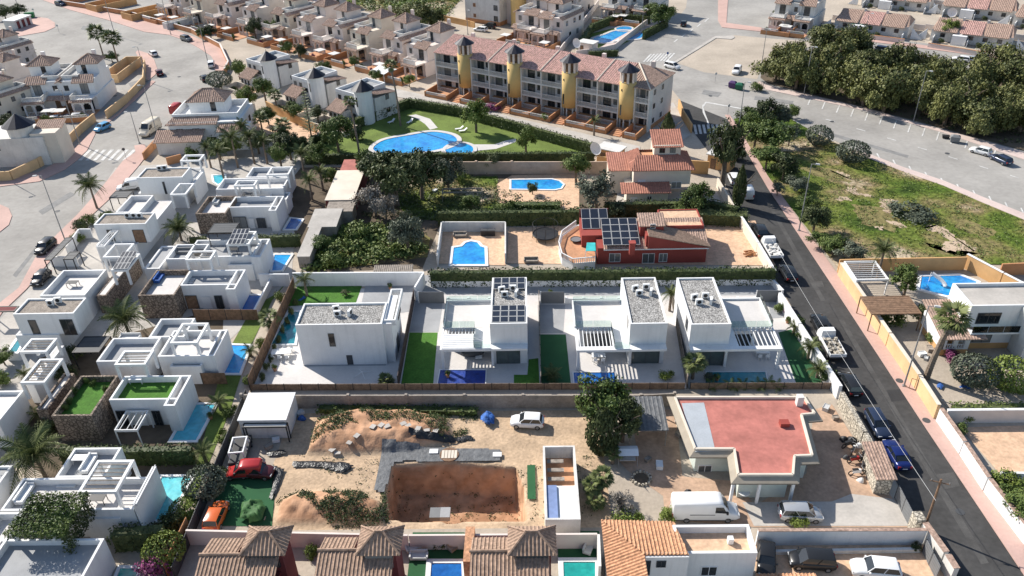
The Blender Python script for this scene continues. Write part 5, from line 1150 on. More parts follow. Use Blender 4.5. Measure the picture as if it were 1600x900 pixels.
# ---------------------------------------------------------------- two storey terraced houses with hipped turrets (far estates)
def terrace_house(name, label, wm=PINKW, rm=ROOFA, wide=7.4, turret=True, mirror=False):
    T = thing(name, label, 'house'); W = wide; D = 11
    M().box(0, 0, 0, W, D, 3).build('ground_floor_wall', wm, T); M().box(.3, 1.2, 3, W, D, 5.9).build('upper_wall', wm, T)
    px0, px1 = .3, W*.58
    k = M(); k.box(px0, -2.6, 0, px0+.3, -2.3, 2.7).box(px1-.3, -2.6, 0, px1, -2.3, 2.7).box((px0+px1)/2-.18, -2.6, 0, (px0+px1)/2+.18, -2.3, 2.7).box(px0, -2.6, 2.3, px1, -2.25, 3.0).box(px0, -2.3, 2.7, px1, 0, 3.0)
    for cx in (px0+.42, (px0+px1)/2-.3, (px0+px1)/2+.3, px1-.42):
        k.box(cx-.14, -2.58, 2.02, cx+.14, -2.32, 2.3)
    k.build('arched_porch', wm, T)
    baluster(M(), (px0+.1, -2.5), (px1-.1, -2.5), 3.0, .95).build('balcony_balustrade', WHITE2, T); baluster(M(), (px1-.1, -2.4), (px1-.1, 1), 3.0, .95).build('balcony_balustrade', WHITE2, T)
    baluster(M(), (px0+.35, -2.48), (px1-.35, -2.48), 0.1, .8).build('porch_balustrade', WHITE2, T)
    roof_face(M(), [(px0-.2, -3.1, 2.75), (px1+.3, -3.1, 2.75), (px1+.3, -2.55, 3.05), (px0-.2, -2.55, 3.05)], .4, .06).build('porch_roof', rm, T)
    roof_face(M(), [(px1+.2, -1.3, 2.7), (W-.2, -1.3, 2.7), (W-.2, 0, 3.3), (px1+.2, 0, 3.3)], .4, .06).build('entrance_roof', rm, T)
    roof_face(M(), [(0, .6, 5.55), (W*.6, .6, 5.55), (W*.6, 2.7, 6.7), (0.4, 2.7, 6.7)], .42, .07).build('front_roof', rm, T)
    roof_face(M(), [(W+.35, .6, 5.7), (W+.35, D+.2, 5.7), (W-.7, D+.2, 6.3), (W-.7, .6, 6.3)], .42, .07).build('side_roof', rm, T)
    ring(M(), (W*.45, 2.2, W-.6, D-.2), 5.9, 6.75, .2).build('roof_parapet', WHITE2, T); M().box(W*.45+.2, 2.4, 5.9, W-.8, D-.4, 5.97).build('roof_terrace', GREYT, T)
    if turret:
        M().box(.1, 5.2, 5.9, W*.62, 9.4, 8.2).build('turret_wall', wm, T); hip(T, (.1, 5.2, W*.62, 9.4), 8.15, 1.5, rm, .35, .42, 'turret_roof')
        window(T, 'S', 5.2, W*.4, 6.1, .9, 1.8, DGREY, GLASS, 1, 'door')
    window(T, 'S', 1.2, W*.32, 3.1, 1.6, 2.1, DGREY, GLASS, 2, 'balcony_door'); window(T, 'S', 1.2, W*.8, 3.9, .9, 1.1, DGREY, GLASS, 1)
    window(T, 'S', 0, W*.28, .15, 2.2, 2.1, DGREY, GLASS, 2, 'glass_doors'); window(T, 'S', 0, W*.82, .1, 1.0, 2.1, WOOD, WOOD, 1, 'door')
    for y in (3, 6.5, 9): window(T, 'E', W, y, 3.9, .9, 1.1, DGREY, GLASS, 1)
    for y in (4.5, 8): window(T, 'E', W, y, 1.1, .9, 1.1, DGREY, GLASS, 1)
    k = M(); k.box(-.1, -7.2, 0, W+.1, -7.0, 1.0).box(W-.1, -7.0, 0, W+.1, 0, 1.2); k.build('yard_wall', ORANGE, T); baluster(M(), (.1, -7.1), (W*.6, -7.1), 1.0, .5).build('yard_balustrade', WHITE2, T)
    M().box(0, -6.95, 0, W-.15, -.05, .07).build('yard_floor', TERRA, T)
    M().box(W*.66, -6, 1.9, W-.2, -4, 2.0).build('awning', WHITE2, T); M().cyl((W*.8, -5, 0), (W*.8, -5, 1.9), .05, .05, 5).build('awning_pole', STEEL, T)
    M().box(.6, 8.8, 6.1, 1.3, 9.3, 8.9).build('chimney', wm, T) if not turret else M().box(W*.2, 9.4, 8, W*.3, 9.9, 9.8).build('chimney', wm, T)
    put('yard_plant', CROWN['bush', 0], T, (1.2, -6.2, .05), 0, (.9, .8, 1.5), LMID); put('yard_plant', CROWN['bush', 1], T, (W*.55, -5.8, .05), 0, (.6, .6, 1.0), LPURP)
    return T
RA = math.radians(-39)
H0 = terrace_house('terraced_house', 'x'); TR0 = tree_of(H0)
def thouse(px, py, label, rz=None, flip=False, sc=(1.08, 1.22, 1.22), group='two storey terraced houses of the far estate', wm=None, rm=None, first=[True]):
    p = XY(px, py); rz = RA if rz is None else rz; sw = {}
    if wm: sw[PINKW] = wm
    if rm: sw[ROOFA] = rm
    s0 = sc[0] if hasattr(sc, '__len__') else sc
    if flip: p = (p[0]+7.4*s0*math.cos(rz), p[1]+7.4*s0*math.sin(rz))
    return dup(TR0, p, rz, label, group, sc, flip, sw)
front = [(632, 112), (594, 98), (545, 87), (505, 77), (462, 66), (425, 57), (378, 48), (338, 40), (296, 31), (262, 24)]
fl = ['terraced house nearest the apartments with a pale blue rooftop wall', 'terraced house second from the apartments, behind the tall palm', 'terraced house with the large white awning in the front row', 'terraced house left of the large white awning', 'terraced house fifth from the apartments in the front row',
      'terraced house behind the first turret villa', 'terraced house behind the leafy corner of the front row', 'terraced house facing the small walled green yard', 'terraced house by the pavement behind the ochre yard walls', 'terraced house at the left end of the front row']
for i, (x, y) in enumerate(front): thouse(x, y, fl[i], flip=i % 2 == 0, wm=(None, PINKW, CREAM)[i % 3])
back = [(470, 16), (432, 9), (395, 2), (352, -6), (312, -14), (535, 30), (572, 40)]
bl = ['back row house above the dirt road bend', 'back row house second from the dirt road bend', 'back row house cut by the top edge, right of the grey roofs', 'back row house at the top edge above the green yard', 'back row house at the top edge furthest left', 'back row house close under the dirt road', 'back row house at the right end beside the dirt road']
for i, (x, y) in enumerate(back[:5]): thouse(x, y, bl[i], flip=i % 2 == 1)
for i, (x, y, l, w_) in enumerate(((48, 176, 'left unit of the big white house beside the round bay', WHITE), (100, 174, 'right unit of the big white house beside the walled court', WHITE),
        (-22, 110, 'pink house behind the white toilet block at the left edge', PINKW), (-35, 150, 'pink house with a balcony at the left edge', PINKW), (-40, 190, 'cream house at the left edge behind the dark cone roof', CREAM))):
    thouse(x, y, l, rz=RAD((6, 6, -28, -28, -28)[i]), flip=i % 2 == 1, sc=(1.15, 1.15, 1, 1, 1)[i], wm=w_, group='houses of the left estate')
for i, (x, y, l) in enumerate(((802, 58, 'pale house with a rooftop terrace left of the small blue park pool'), (838, 66, 'pale house nearest the hedge of the small pool park'), (815, 20, 'pale house cut by the top edge left of the park'), (862, 26, 'white house cut by the top edge behind the park hedge'))):
    thouse(x, y, l, rz=RAD(-33), flip=i % 2 == 0, group='houses near the small pool park')
for i, (x, y, l) in enumerate(((945, 26, 'white house behind the small park pool'), (980, 28, 'white house behind the right of the small park pool'), (1203, 42, 'white two storey house at the corner of the top right block'), (1225, 44, 'white two storey house next to the alley at top right'))):
    thouse(x, y, l, rz=RAD(-32), flip=i % 2 == 1, wm=WHITE2, group='white houses along the top edge')
for o_ in [n for n in COL.objects if n == H0 or n.parent == H0 or (n.parent and n.parent.parent == H0)]: bpy.data.objects.remove(o_)
# white houses with dark cone turrets
def turret_villa(px, py, label, rz=None, sc=1.0):
    p = XY(px, py); T = thing('turret_villa', label, 'house', (p[0], p[1], 0), RA if rz is None else rz, 'white houses with dark cone turrets')
    M().box(0, 0, 0, 6, 9, 5.6).build('wall', WHITE2, T); ring(M(), (0, 0, 6, 9), 5.6, 6.3, .25).build('parapet', WHITE, T); M().box(.25, .25, 5.6, 5.75, 8.75, 5.66).build('roof_floor', GREYT, T)
    M().box(.2, -2.8, 0, 4.6, 0, 2.7).build('porch', WHITE2, T); roof_face(M(), [(-.1, -3.2, 2.6), (4.9, -3.2, 2.6), (4.9, 0, 4.2), (-.1, 0, 4.2)], .42, .07).build('porch_roof', ROOFA, T)
    for i in range(3): window(T, 'S', -2.8, 1.0+i*1.35, .3, .95, 1.9, WHITE2, GLASS, 1, 'arched_window')
    k = M(); k.sm = False; k.cyl((7.6, 1.2, 0), (7.6, 1.2, 7.4), 1.9, 1.9, 14); k.build('turret', WHITE, T); M().cyl((7.6, 1.2, 7.4), (7.6, 1.2, 9.3), 2.5, .05, 12).build('turret_roof', SLATE, T); M().cyl((7.6, 1.2, 9.2), (7.6, 1.2, 9.7), .06, .04, 5).build('finial', BLACK, T)
    M().box(7.4, -.72, 4, 7.8, -.66, 6).build('slit_window', GLASS, T); M().box(6, 3, 0, 9, 9, 5).build('rear_wall', WHITE2, T); window(T, 'S', 0, 5.0, 3.2, 1.4, 1.1, DGREY, GLASS, 2); window(T, 'S', 0, 5.1, .4, 1.4, 1.4, DGREY, GLASS, 2)
    roof_face(M(), [(9.2, 9.2, 5), (6, 9.2, 5), (6, 3, 5.9), (9.2, 3, 5.9)], .42, .07).build('rear_roof', ROOFA, T)
    for z in (1.0, 3.9): window(T, 'E', 9, 6.5, z, 1.0, 1.1, DGREY, GLASS, 1)
    window(T, 'S', 0, 1.2, 4.2, 1.0, 1.0, DGREY, GLASS, 1); window(T, 'S', 0, 3.2, 4.2, 1.0, 1.0, DGREY, GLASS, 1)
    k = M(); ring(k, (-1.2, -7.5, 10.2, -3.0), 0, 1.1, .2); k.build('yard_wall', CREAM, T); M().box(-1, -7.3, 0, 10, -3.3, .06).build('yard_floor', TERRAP, T)
    put('yard_plant', CROWN['bush', 2], T, (6, -5.5, .05), 0, (1.6, 1.2, 1.9), LMID); put('yard_plant', CROWN['bush', 0], T, (2, -6.2, .05), 0, (.9, 1.1, 1.3), LDARK)
    if sc != 1: T.scale = (sc,)*3
    return T
turret_villa(392, 130, 'turret villa furthest left, behind the palms'); turret_villa(462, 158, 'middle turret villa behind the araucaria tree'); turret_villa(530, 182, 'bright white turret villa nearest the pool park', sc=1.05)
p = XY(-5, 262); T = thing('turret_villa', 'pale villa with a dark cone turret at the left edge above the pink pavement', 'house', (p[0], p[1], 0), RAD(5), 'white houses with dark cone turrets')
M().box(-4, 0, 0, 11, 8, 6).build('wall', WHITE2, T); M().cyl((6, 2.5, 0), (6, 2.5, 8), 2.4, 2.4, 16).build('turret', WHITE2, T); M().cyl((6, 2.5, 8), (6, 2.5, 10.3), 3.2, .05, 12).build('turret_roof', SLATE, T)
M().box(8.5, .5, 0, 13.5, 6, 6.6).build('side_block', CREAM, T); roof_face(M(), [(8.2, 3.2, 6.6), (13.8, 3.2, 6.6), (13.8, 6.4, 7.4), (8.2, 6.4, 7.4)], .42, .07).build('side_roof', ROOFA, T)
for i in range(3): window(T, 'S', 0, -2+i*1.8, 3.6, 1, 1.2, DGREY, GLASS, 1)
# white house with clay hips beside the red van
p = XY(272, 232); F = Frame(p, RAD(0)); T = thing('tiled_house', 'white house with dusty hipped clay roofs beside the red van', 'house', (p[0], p[1], 0), RAD(2))
M().box(0, 0, 0, 15, 11, 5.6).build('wall', WHITE, T); M().box(10.5, -2, 0, 16.5, 3, 4.4).build('side_wall', WHITE, T)
roof_face(M(), [(-.5, -.6, 5.3), (10.4, -.6, 5.3), (10.4, 1.8, 6.3), (.8, 1.8, 6.3)], .42, .08).build('front_roof', ROOFA, T); roof_face(M(), [(10.6, -2.5, 4.3), (16.9, -2.5, 4.3), (15.6, .2, 5.3), (10.6, .2, 5.3)], .42, .08).build('side_roof', ROOFA, T)
ring(M(), (.6, 1.8, 14.4, 10.5), 5.6, 6.8, .25).build('roof_parapet', WHITE, T); M().box(3.5, 4.6, 5.6, 11, 10, 8.6).build('turret_wall', WHITE, T); hip(T, (3.5, 4.6, 11, 10), 8.5, 1.9, ROOFA, .45, .42, 'turret_roof')
window(T, 'S', 4.6, 8.6, 6.3, 1.1, 2.1, DGREY, GLASS, 1, 'door')
for x in (2.2, 5.6): window(T, 'S', 0, x, 2.9, 1.5, 1.4, DGREY, GLASS, 2)
window(T, 'S', 0, 8.5, .1, 2.0, 2.2, DGREY, GLASS, 2, 'glass_doors'); window(T, 'E', 15, 7, 3, 1.2, 1.3, DGREY, GLASS, 2)
roof_face(M(), [(-2.4, -4.0, 2.9), (7.5, -4.0, 2.9), (7.5, -.1, 4.2), (-2.4, -.1, 4.2)], .42, .08).build('porch_roof', ROOFA, T); M().box(-2, -3.4, 0, 7, -.05, 2.8).build('porch_wall', WHITE2, T)
# court with terracotta floor, garages and yards of the estates
for lab, fl_, br, z, m, fm_ in (('ochre walled court beside the maroon car', (160, 130), (225, 100), 2.2, YWALL, TERRAP), ('ochre walled yard along the far pavement', (207, 34), (250, 16), 2.2, OCHRE, TERRAP), ('brown walled yard along the far pavement', (152, 20), (198, 2), 2.2, OCHRE, TERRA),
                           ('white walled yard with a green patch along the far pavement', (262, 47), (318, 30), 2.0, WHITE2, TURF), ('terracotta walled yard at the start of the far pavement', (110, 6), (150, -10), 2.2, ORANGE, TERRA)):
    o_ = XY(*fl_); F = Frame(o_, RA if fl_[0] > 105 and fl_[1] < 60 else 0); r = rect(F, fl_, br, 0); T = thing('walled_yard', lab, 'walled yard', (o_[0], o_[1], 0), F.a)
    ring(M(), r, -.1, z, .25).build('wall', m, T); M().box(r[0]+.25, r[1]+.25, 0, r[2]-.25, r[3]-.25, .08).build('floor', fm_, T)
# big block at top centre and its tower
p = XY(728, 33); T = thing('apartment_building', 'pale apartment block cut by the top edge above the parked cars', 'apartments', (p[0], p[1], 0), RAD(-33))
M().box(0, 0, 0, 13, 16, 11).build('wall', WHITE2, T); M().box(-.04, -.04, -.1, 13.04, 16, 1.2).build('base_band', ORANGE, T); M().cyl((18, 3, 0), (18, 3, 12), 2.4, 2.4, 14).build('stair_tower', YELLOW, T); M().box(13, 4, 0, 24, 16, 10).build('rear_wall', PINKW, T)
for z in (1.3, 4.5, 7.7):
    window(T, 'S', 0, 3.6, z+.3, 1, 1.1, ORANGE, WOOD, 2); window(T, 'S', 0, 11.6, z, 1.5, 1.6, DGREY, GLASS, 2)
# bungalows at the top right
def bungalow(px, py, label, rz, sc=1.0):
    p = XY(px, py); T = thing('bungalow', label, 'house', (p[0], p[1], 0), rz, 'white bungalows with clay roofs'); M().box(0, 0, 0, 20, 10, 3).build('wall', WHITE2, T)
    for i, x in enumerate((1, 7.5, 13.5)):
        w_ = (5.5, 5, 5.5)[i]; roof_face(M(), [(x-.4, -1.2, 2.9), (x+w_, -1.2, 2.9), (x+w_, 5.5, 5.0), (x-.4, 5.5, 5.0)], .45, .08).build('roof', (ROOFA, ROOFP, ROOFA)[i], T)
    M().add([(0, -.02, 3), (20, -.02, 3), (20, 9.8, 3), (0, 9.8, 3), (1, 5.6, 5.0), (19, 5.6, 5.0)], [(0, 1, 5, 4), (2, 3, 4, 5), (1, 2, 5), (3, 0, 4)]).build('rear_roof', ROOFA, T)
    M().add([(-1, -.5, 3), (-4, -.5, .1), (-4, -.2, .1), (-1, -.2, 3), (-1, -.5, .1), (-1, -.2, .1)], [(0, 1, 4), (3, 5, 2), (0, 3, 2, 1)]).build('sloping_side_wall', WHITE, T)
    M().add([(21, -.5, 3), (24, -.5, .1), (24, -.2, .1), (21, -.2, 3), (21, -.5, .1), (21, -.2, .1)], [(0, 4, 1), (3, 2, 5), (0, 1, 2, 3)]).build('sloping_side_wall', WHITE, T)
    for x in (3, 6.5, 10, 13.5, 17): window(T, 'S', 0, x, 1.1, 1.2, 1.1, DGREY, GLASS, 2)
    for i in range(2): M().box(0, 0, 0, .6, .6, 1.2).build('chimney', WHITE2, T, (6.6+i*6, 5, 4.4))
    [M().box(x, -3.4, 0, x+.2, -.1, 1.6).build('yard_partition', WHITE, T) for x in (1, 9.5, 19)]; M().box(5.6, -2.6, 0, 9.2, -.05, 2.5).build('porch', WHITE, T); M().box(-3, 10.6, 0, 23, 10.8, 1.5).build('rear_yard_wall', PINKW, T)
    for x in (3.2, 12.5): put('yard_plant', CROWN['bush', 1], T, (x, -2.2, .05), 0, (1.1, .9, 1.4), LDARK)
    if sc != 1: T.scale = (sc,)*3
    return T
bungalow(1302, 46, 'white bungalow with the green roofed hut in its front yard', RAD(-32)); bungalow(1452, 62, 'white bungalow behind the yellow green garden tree', RAD(-32)); bungalow(1468, 22, 'white bungalow in the second row at the top right', RAD(-32)); bungalow(1580, 40, 'pinkish bungalow in the far top right corner', RAD(-36))
bungalow(1345, 8, 'white bungalow cut by the top edge', RAD(-32)); 
p = XY(1328, 50); T = thing('garden_hut', 'small white hut with a green roof on the bungalow yard wall', 'hut', (p[0], p[1], 0), RAD(-32)); M().box(0, 0, 0, 4, 2.5, 2.4).build('wall', WHITE, T); M().box(-.2, -.3, 2.4, 4.2, 2.7, 2.55).build('roof', mat('pale_green_sheet', (.28, .50, .38)), T)
# ---------------------------------------------------------------- toilet block at the left
p = XY(26, 47); T = thing('kiosk', 'low white kiosk with dark door panels at the top left corner', 'kiosk', (p[0], p[1], 0), heading((26, 47), (45, 40))); M().box(0, 0, 0, 7.5, 4, 2.7).build('wall', WHITE2, T); M().box(-.2, -.3, 2.7, 7.7, 4.2, 2.95).build('roof', WHITE, T)
for i in range(3): window(T, 'S', 0, 1.5+i*2.2, .1, 1.2, 2.3, DGREY, MAROON, 1, 'door')
# ---------------------------------------------------------------- red house with solar panels
o = XY(933, 413); F = Frame(o); RH = thing('red_house', 'brick red house with black solar panels over its clay roof', 'house', (o[0], o[1], 0))
x0, z1 = onS(F, 945, 393, 0); x1 = onS(F, 1104, 393, 0)[0]; zE = 2.9; yb = F.l(1000, 342, 4.6)[1]
M().box(0, 0, 0, x1, yb, zE).build('wall', REDW, RH); roof_face(M(), [(x0-.2, -.4, zE), (x1+.2, -.4, zE), (x1+.2, yb, 4.7), (x0-.2, yb, 4.7)], .38, .07).build('roof', ROOFA, RH)
M().box(x0-.2, -.42, zE-.2, x1+.2, -.3, zE-.02).build('eave_board', WHITE, RH)
for a, b in (((952, 396), (969, 409)), ((1004, 396), (1022, 411)), ((1030, 396), (1042, 409))):
    winpx(RH, F, 0, a, b, WHITE, GLASS, 2)
sA = F.l(943, 382, 3.6); sB = F.l(994, 341, 4.9); solar(RH, (sA[0], sA[1], sB[0], sB[1]), 3.45, 4, 4, SOLAR, 4.95, fr=True)
r = rect(F, (1001, 347), (1034, 334), 6.2); M().box(r[0], r[1], 0, r[2], r[3], 5.6).build('turret_wall', REDW, RH); shed_roof(RH, r, 5.55, 6.3, 'S', ROOFA, .25, .38, 'turret_roof')
winpx(RH, F, r[1], (1016, 350), (1024, 357), WHITE, GLASS, 1)
r = rect(F, (1034, 347), (1095, 338), 4.8); flatbox(RH, (r[0], r[1]-1, r[2], r[3]+3), 0, 4.6, .2, TERRAP, REDW, .2)
M().box(x1-9.5, .0, zE, x1-9.2, yb, 5.0).build('fire_wall', REDW, RH)
k = M(); k.add([(x1-9.2, -.35, zE+.1), (x1+.3, -.35, zE+.1), (x1+.3, yb-.5, zE+.2), (x1-9.2, yb-.5, 5.3)], [(0, 1, 2, 3)]); roof_face(M(), [(x1+.4, -.45, zE+.25), (x1+.4, yb, zE+.25), (x1-9.2, yb, 5.2), (x1-9.2, -.45, 5.2)], .38, .07).build('side_roof', ROOFT, RH)
M().add([(x1-9.2, -.4, zE), (x1+.3, -.4, zE), (x1-9.2, -.4, 5.1), (x1-9.2, -.1, zE), (x1+.3, -.1, zE), (x1-9.2, -.1, 5.1)], [(0, 1, 2), (3, 5, 4), (0, 2, 5, 3), (1, 4, 5, 2)]).build('gable', REDW, RH)
q = F.l(984, 388, 4.2); M().box(0, 0, 0, .8, .8, 1.9).build('chimney', REDW, RH, (q[0], q[1], 3.0)); M().box(-.1, -.1, 1.9, .9, .9, 2.1).build('chimney_cap', REDW, RH, (q[0], q[1], 3.0))
r = rect(F, (908, 350), (950, 330), 4.4); M().box(r[0], r[1]-2, 0, r[2], r[3], 3.4).build('rear_wing', REDW, RH); solar(RH, (r[0]+.2, r[1], r[2]-.2, r[3]), 3.5, 3, 2, SOLAR, 4.9); M().box(r[0], r[3]-.1, 0, r[2], r[3]+.1, 4.9).build('rear_wall', MAROON, RH)
# curved terrace
T = thing('curved_terrace', 'raised terracotta terrace with a curved white balustrade left of the red house', 'terrace', (o[0], o[1], 0)); q = [F.l(x, y, 1.3) for x, y in ((930, 409), (895, 412), (878, 403), (873, 385), (878, 368), (900, 352), (908, 350), (930, 352))]
M().prism(q, -.1, 1.3).build('terrace_base', WHITE, T); k = M()
for a, b in zip(q, q[1:-2]): baluster(k, a, b, 1.3, .95)
k.build('balustrade', WHITE, T); M().prism([(a*.97+q[0][0]*.03, b*.97+q[0][1]*.03) for a, b in q], 1.3, 1.32).build('terrace_floor', TERRA, T)
q = [XY(x, y, 3.2) for x, y in ((915, 392), (931, 392), (930, 379), (917, 379))]; T = thing('shade_sail', 'turquoise awning beside the curved terrace', 'awning', (q[0][0], q[0][1], 0)); M().prism([(a-q[0][0], b-q[0][1]) for a, b in q], 3.15, 3.2).build('canopy', mat('turquoise_cloth', (.05, .50, .50)), T)
for a, b in q: M().cyl((a-q[0][0], b-q[0][1], 1.3), (a-q[0][0], b-q[0][1], 3.15), .04, .04, 5).build('pole', PLWHITE, T)
def ringmesh(r, z, t=.05, n=20):
    k = M()
    for i in range(n): a, b = 6.2832*i/n, 6.2832*(i+1)/n; k.cyl((r*math.cos(a), r*math.sin(a), z), (r*math.cos(b), r*math.sin(b), z), t, t, 5, False)
    return k
q = XY(852, 372); T = thing('trampoline', 'round black netted trampoline beside the curved terrace', 'trampoline', (q[0], q[1], 0)); ringmesh(2.1, .85, .1).build('rim', BLACK, T); M().cyl((0, 0, .8), (0, 0, .84), 2.05, 2.05, 24).build('mat', BLACK, T); ringmesh(2.1, 2.7, .03).build('net_ring', BLACK, T)
for i in range(8): a = i*.785; M().cyl((2.1*math.cos(a), 2.1*math.sin(a), 0), (2.1*math.cos(a), 2.1*math.sin(a), 2.7), .04, .04, 5).build('pole', BLACK, T)
q = XY(900, 377, 1.3); T = thing('round_trampoline_small', 'small round dark trampoline on the curved terrace', 'trampoline', (q[0], q[1], 1.3)); T.name = 'trampoline'; ringmesh(.9, .4, .06, 14).build('rim', BLACK, T); M().cyl((0, 0, .37), (0, 0, .39), .88, .88, 16).build('mat', MGREY, T)
for i in range(4): a = i*1.57; M().cyl((.85*math.cos(a), .85*math.sin(a), 0), (.85*math.cos(a), .85*math.sin(a), .4), .03, .03, 5).build('leg', BLACK, T)
# ---------------------------------------------------------------- cream house with dusty red roofs
o = XY(978, 321); F = Frame(o); CH = thing('cream_house', 'cream two storey house with dusty red clay roofs and a small upper room', 'house', (o[0], o[1], 0)); x1 = F.l(1078, 320)[0]; x0 = 1.6; zt = 6.0
Y2 = 2.2; xr = onS(F, 1079, 275, Y2)[0]; xl = onS(F, 990, 275, Y2)[0]; d = 9.5
M().box(0, 0, 0, x1-4, d, 3).build('ground_floor_wall', CREAM, CH); M().box(xl, Y2, 2.9, xr, d, zt).build('upper_wall', CREAM, CH)
k = M(); z0 = zt-.1; A = [(xl-.6, Y2-.6, z0), (xr+.6, Y2-.6, z0), (xr-2.2, Y2+2.8, z0+1.5), (xl+.6, Y2+2.8, z0+1.5)]; roof_face(k, A, .4, .09); roof_face(k, [(xr+.6, Y2-.6, z0), (xr+.6, d+.5, z0), (xr-2.2, d-2, z0+1.5), (xr-2.2, Y2+2.8, z0+1.5)], .4, .09)
roof_face(k, [(xl-.6, d+.5, z0), (xl-.6, Y2-.6, z0), (xl+1.4, Y2+2.8, z0+1.5), (xl+1.4, d-1, z0+1.5)], .4, .09); roof_face(k, [(xr+.6, d+.5, z0), (xl-.6, d+.5, z0), (xl+1.4, d-2, z0+1.5), (xr-2.2, d-2, z0+1.5)], .4, .09); k.build('roof', ROOFR, CH)
M().box(xl+1.4, Y2+2.8, zt+.8, xr-3, d-1.2, zt+1.0).build('roof_terrace', TERRA, CH); tx0, tx1 = onS(F, 1021, 252, Y2+3.2)[0], onS(F, 1062, 252, Y2+3.2)[0]
M().box(tx0, Y2+3.2, zt, tx1, d, zt+3.0).build('turret_wall', CREAM, CH); shed_roof(CH, (tx0, Y2+3.2, tx1, d), zt+2.8, zt+4.3, 'S', ROOFR, .35, .4, 'turret_roof')
for t in (.3, .7): window(CH, 'S', Y2+3.2, tx0+(tx1-tx0)*t, zt+1.6, 1.0, .9, DGREY, GLASS, 2)
winpx(CH, F, Y2, (997, 281), (1008, 290), WHITE, PLWHITE, 2); winpx(CH, F, Y2, (1049, 284), (1064, 294), WHITE, GLASS, 2); winpx(CH, F, 0, (1011, 306), (1018, 315), WHITE, GLASS, 2); winpx(CH, F, 0, (985, 308), (995, 321), WHITE, PLWHITE, 1, 'door')
roof_face(M(), [(-1, -1.0, 2.8), (x1-3.6, -1.0, 2.8), (x1-3.6, Y2-.1, 3.5), (-1, Y2-.1, 3.5)], .4, .08).build('lower_roof', ROOFR, CH)
M().box(-2.5, 5, 0, xl-.1, 11, 4.6).build('side_room', CREAM, CH); shed_roof(CH, (-2.5, 5, xl-.1, 11), 4.6, 5.4, 'S', ROOFR, .3, .4, 'side_roof')
# sheds and slabs in the back gardens
def shed(label, fl_, br, z, rm, wm, cat='shed', slope=.3, ribs=False, name='garden_shed'):
    o_ = XY(fl_[0], fl_[1], z); F = Frame(o_); r = rect(F, fl_, br, z); T = thing(name, label, cat, (o_[0], o_[1], 0)); M().box(r[0]+.1, r[1]+.1, 0, r[2]-.1, r[3]-.1, z-.12).build('wall', wm, T)
    roof_face(M(), [(r[0], r[1], z-.1), (r[2], r[1], z-.1), (r[2], r[3], z-.1+slope), (r[0], r[3], z-.1+slope)], .3, .05, ribs).build('roof', rm, T); return T
shed('long shed with a pale cream roof amid the dark trees', (507, 312), (570, 267), 3.0, CREAM, MAROON); shed('shed end with a faded red roof behind the cream roof', (531, 266), (575, 250), 3.2, REDP, MAROON); shed('low grey shed in front of the cream roofed shed', (508, 330), (556, 315), 2.5, GWOOD, BLOCK)
shed('flat concrete slab roof beside the overgrown plot', (480, 354), (536, 327), 2.4, CONC, BLOCK); shed('narrow concrete slab roof running down to the white wall', (463, 400), (503, 356), 2.3, CONC, BLOCK); shed('low shed with a corrugated roof against the white wall', (583, 424), (646, 415), 1.9, GWOOD, BLOCK, ribs=True)
T = shed('white flat roofed hut left of the building lot', (370, 656), (462, 613), 3.0, WHITE, WHITE2, slope=.12)
canopy('pale cloth awning in front of the white hut', (378, 668), (450, 660), 2.4, SHADEC)
# ---------------------------------------------------------------- bungalow with the red flat roof
o = XY(1078, 751); F = Frame(o); RB = thing('flat_roofed_house', 'bungalow with a flat red painted roof and pale eaves', 'house', (o[0], o[1], 0)); zr = 3.5
out = [F.l(x, y, zr) for x, y in ((1042, 616), (1262, 616), (1287, 654), (1264, 656), (1282, 721), (1252, 722), (1250, 752), (1143, 752), (1137, 711), (1078, 711))]
inn = [F.l(x, y, zr) for x, y in ((1060, 627), (1246, 627), (1240, 645), (1267, 707), (1234, 712), (1246, 747), (1148, 747), (1140, 706), (1084, 706))]
n = len(out)
def offp(q, d):
    c = []; n = len(q); ar = sum(q[i][0]*q[(i+1) % n][1]-q[(i+1) % n][0]*q[i][1] for i in range(n)); s_ = 1 if ar > 0 else -1
    for i in range(n):
        a, b, e = Vector(q[i-1]), Vector(q[i]), Vector(q[(i+1) % n]); e1 = (b-a).normalized(); e2 = (e-b).normalized(); nn = Vector((e1.y+e2.y, -e1.x-e2.x))*s_
        nn = nn.normalized() if nn.length > .01 else Vector((e1.y, -e1.x))*s_; f = 1/max(.5, nn.dot(Vector((e1.y, -e1.x))*s_)); c.append((b.x+nn.x*d*f, b.y+nn.y*d*f))
    return c
i1 = offp(out, -.75); wl = offp(out, -1.05)
M().prism(wl, 0, zr-.3).build('wall', mat('pale_green_white_render', (.60, .66, .60), .85, .06), RB); k = M()
for i in range(n):
    j = (i+1) % n; a, b, c, d_ = out[i], out[j], i1[j], i1[i]
    k.add([(*a, zr-.35), (*b, zr-.35), (*c, zr+.12), (*d_, zr+.12), (*a, zr-.5), (*b, zr-.5)], [(0, 1, 2, 3), (4, 5, 1, 0)])
k.prism(out, zr-.5, zr-.36); k.build('eaves', mat('olive_brown_eaves', (.38, .33, .26), .85, .08), RB)
k = M(); 
for i in range(n):
    j = (i+1) % n; k.obox(i1[i], i1[j], .22, zr-.1, zr+.3)
k.build('parapet', CREAM, RB)
M().prism(offp(i1, -.1), zr-.2, zr-.02).build('red_roof', REDP, RB)
g_ = [F.l(x, y, zr) for x, y in ((1065, 630), (1100, 629), (1118, 705), (1086, 706))]; M().prism(g_, zr-.02, zr+.005).build('grey_roof_strip', GREYP, RB)
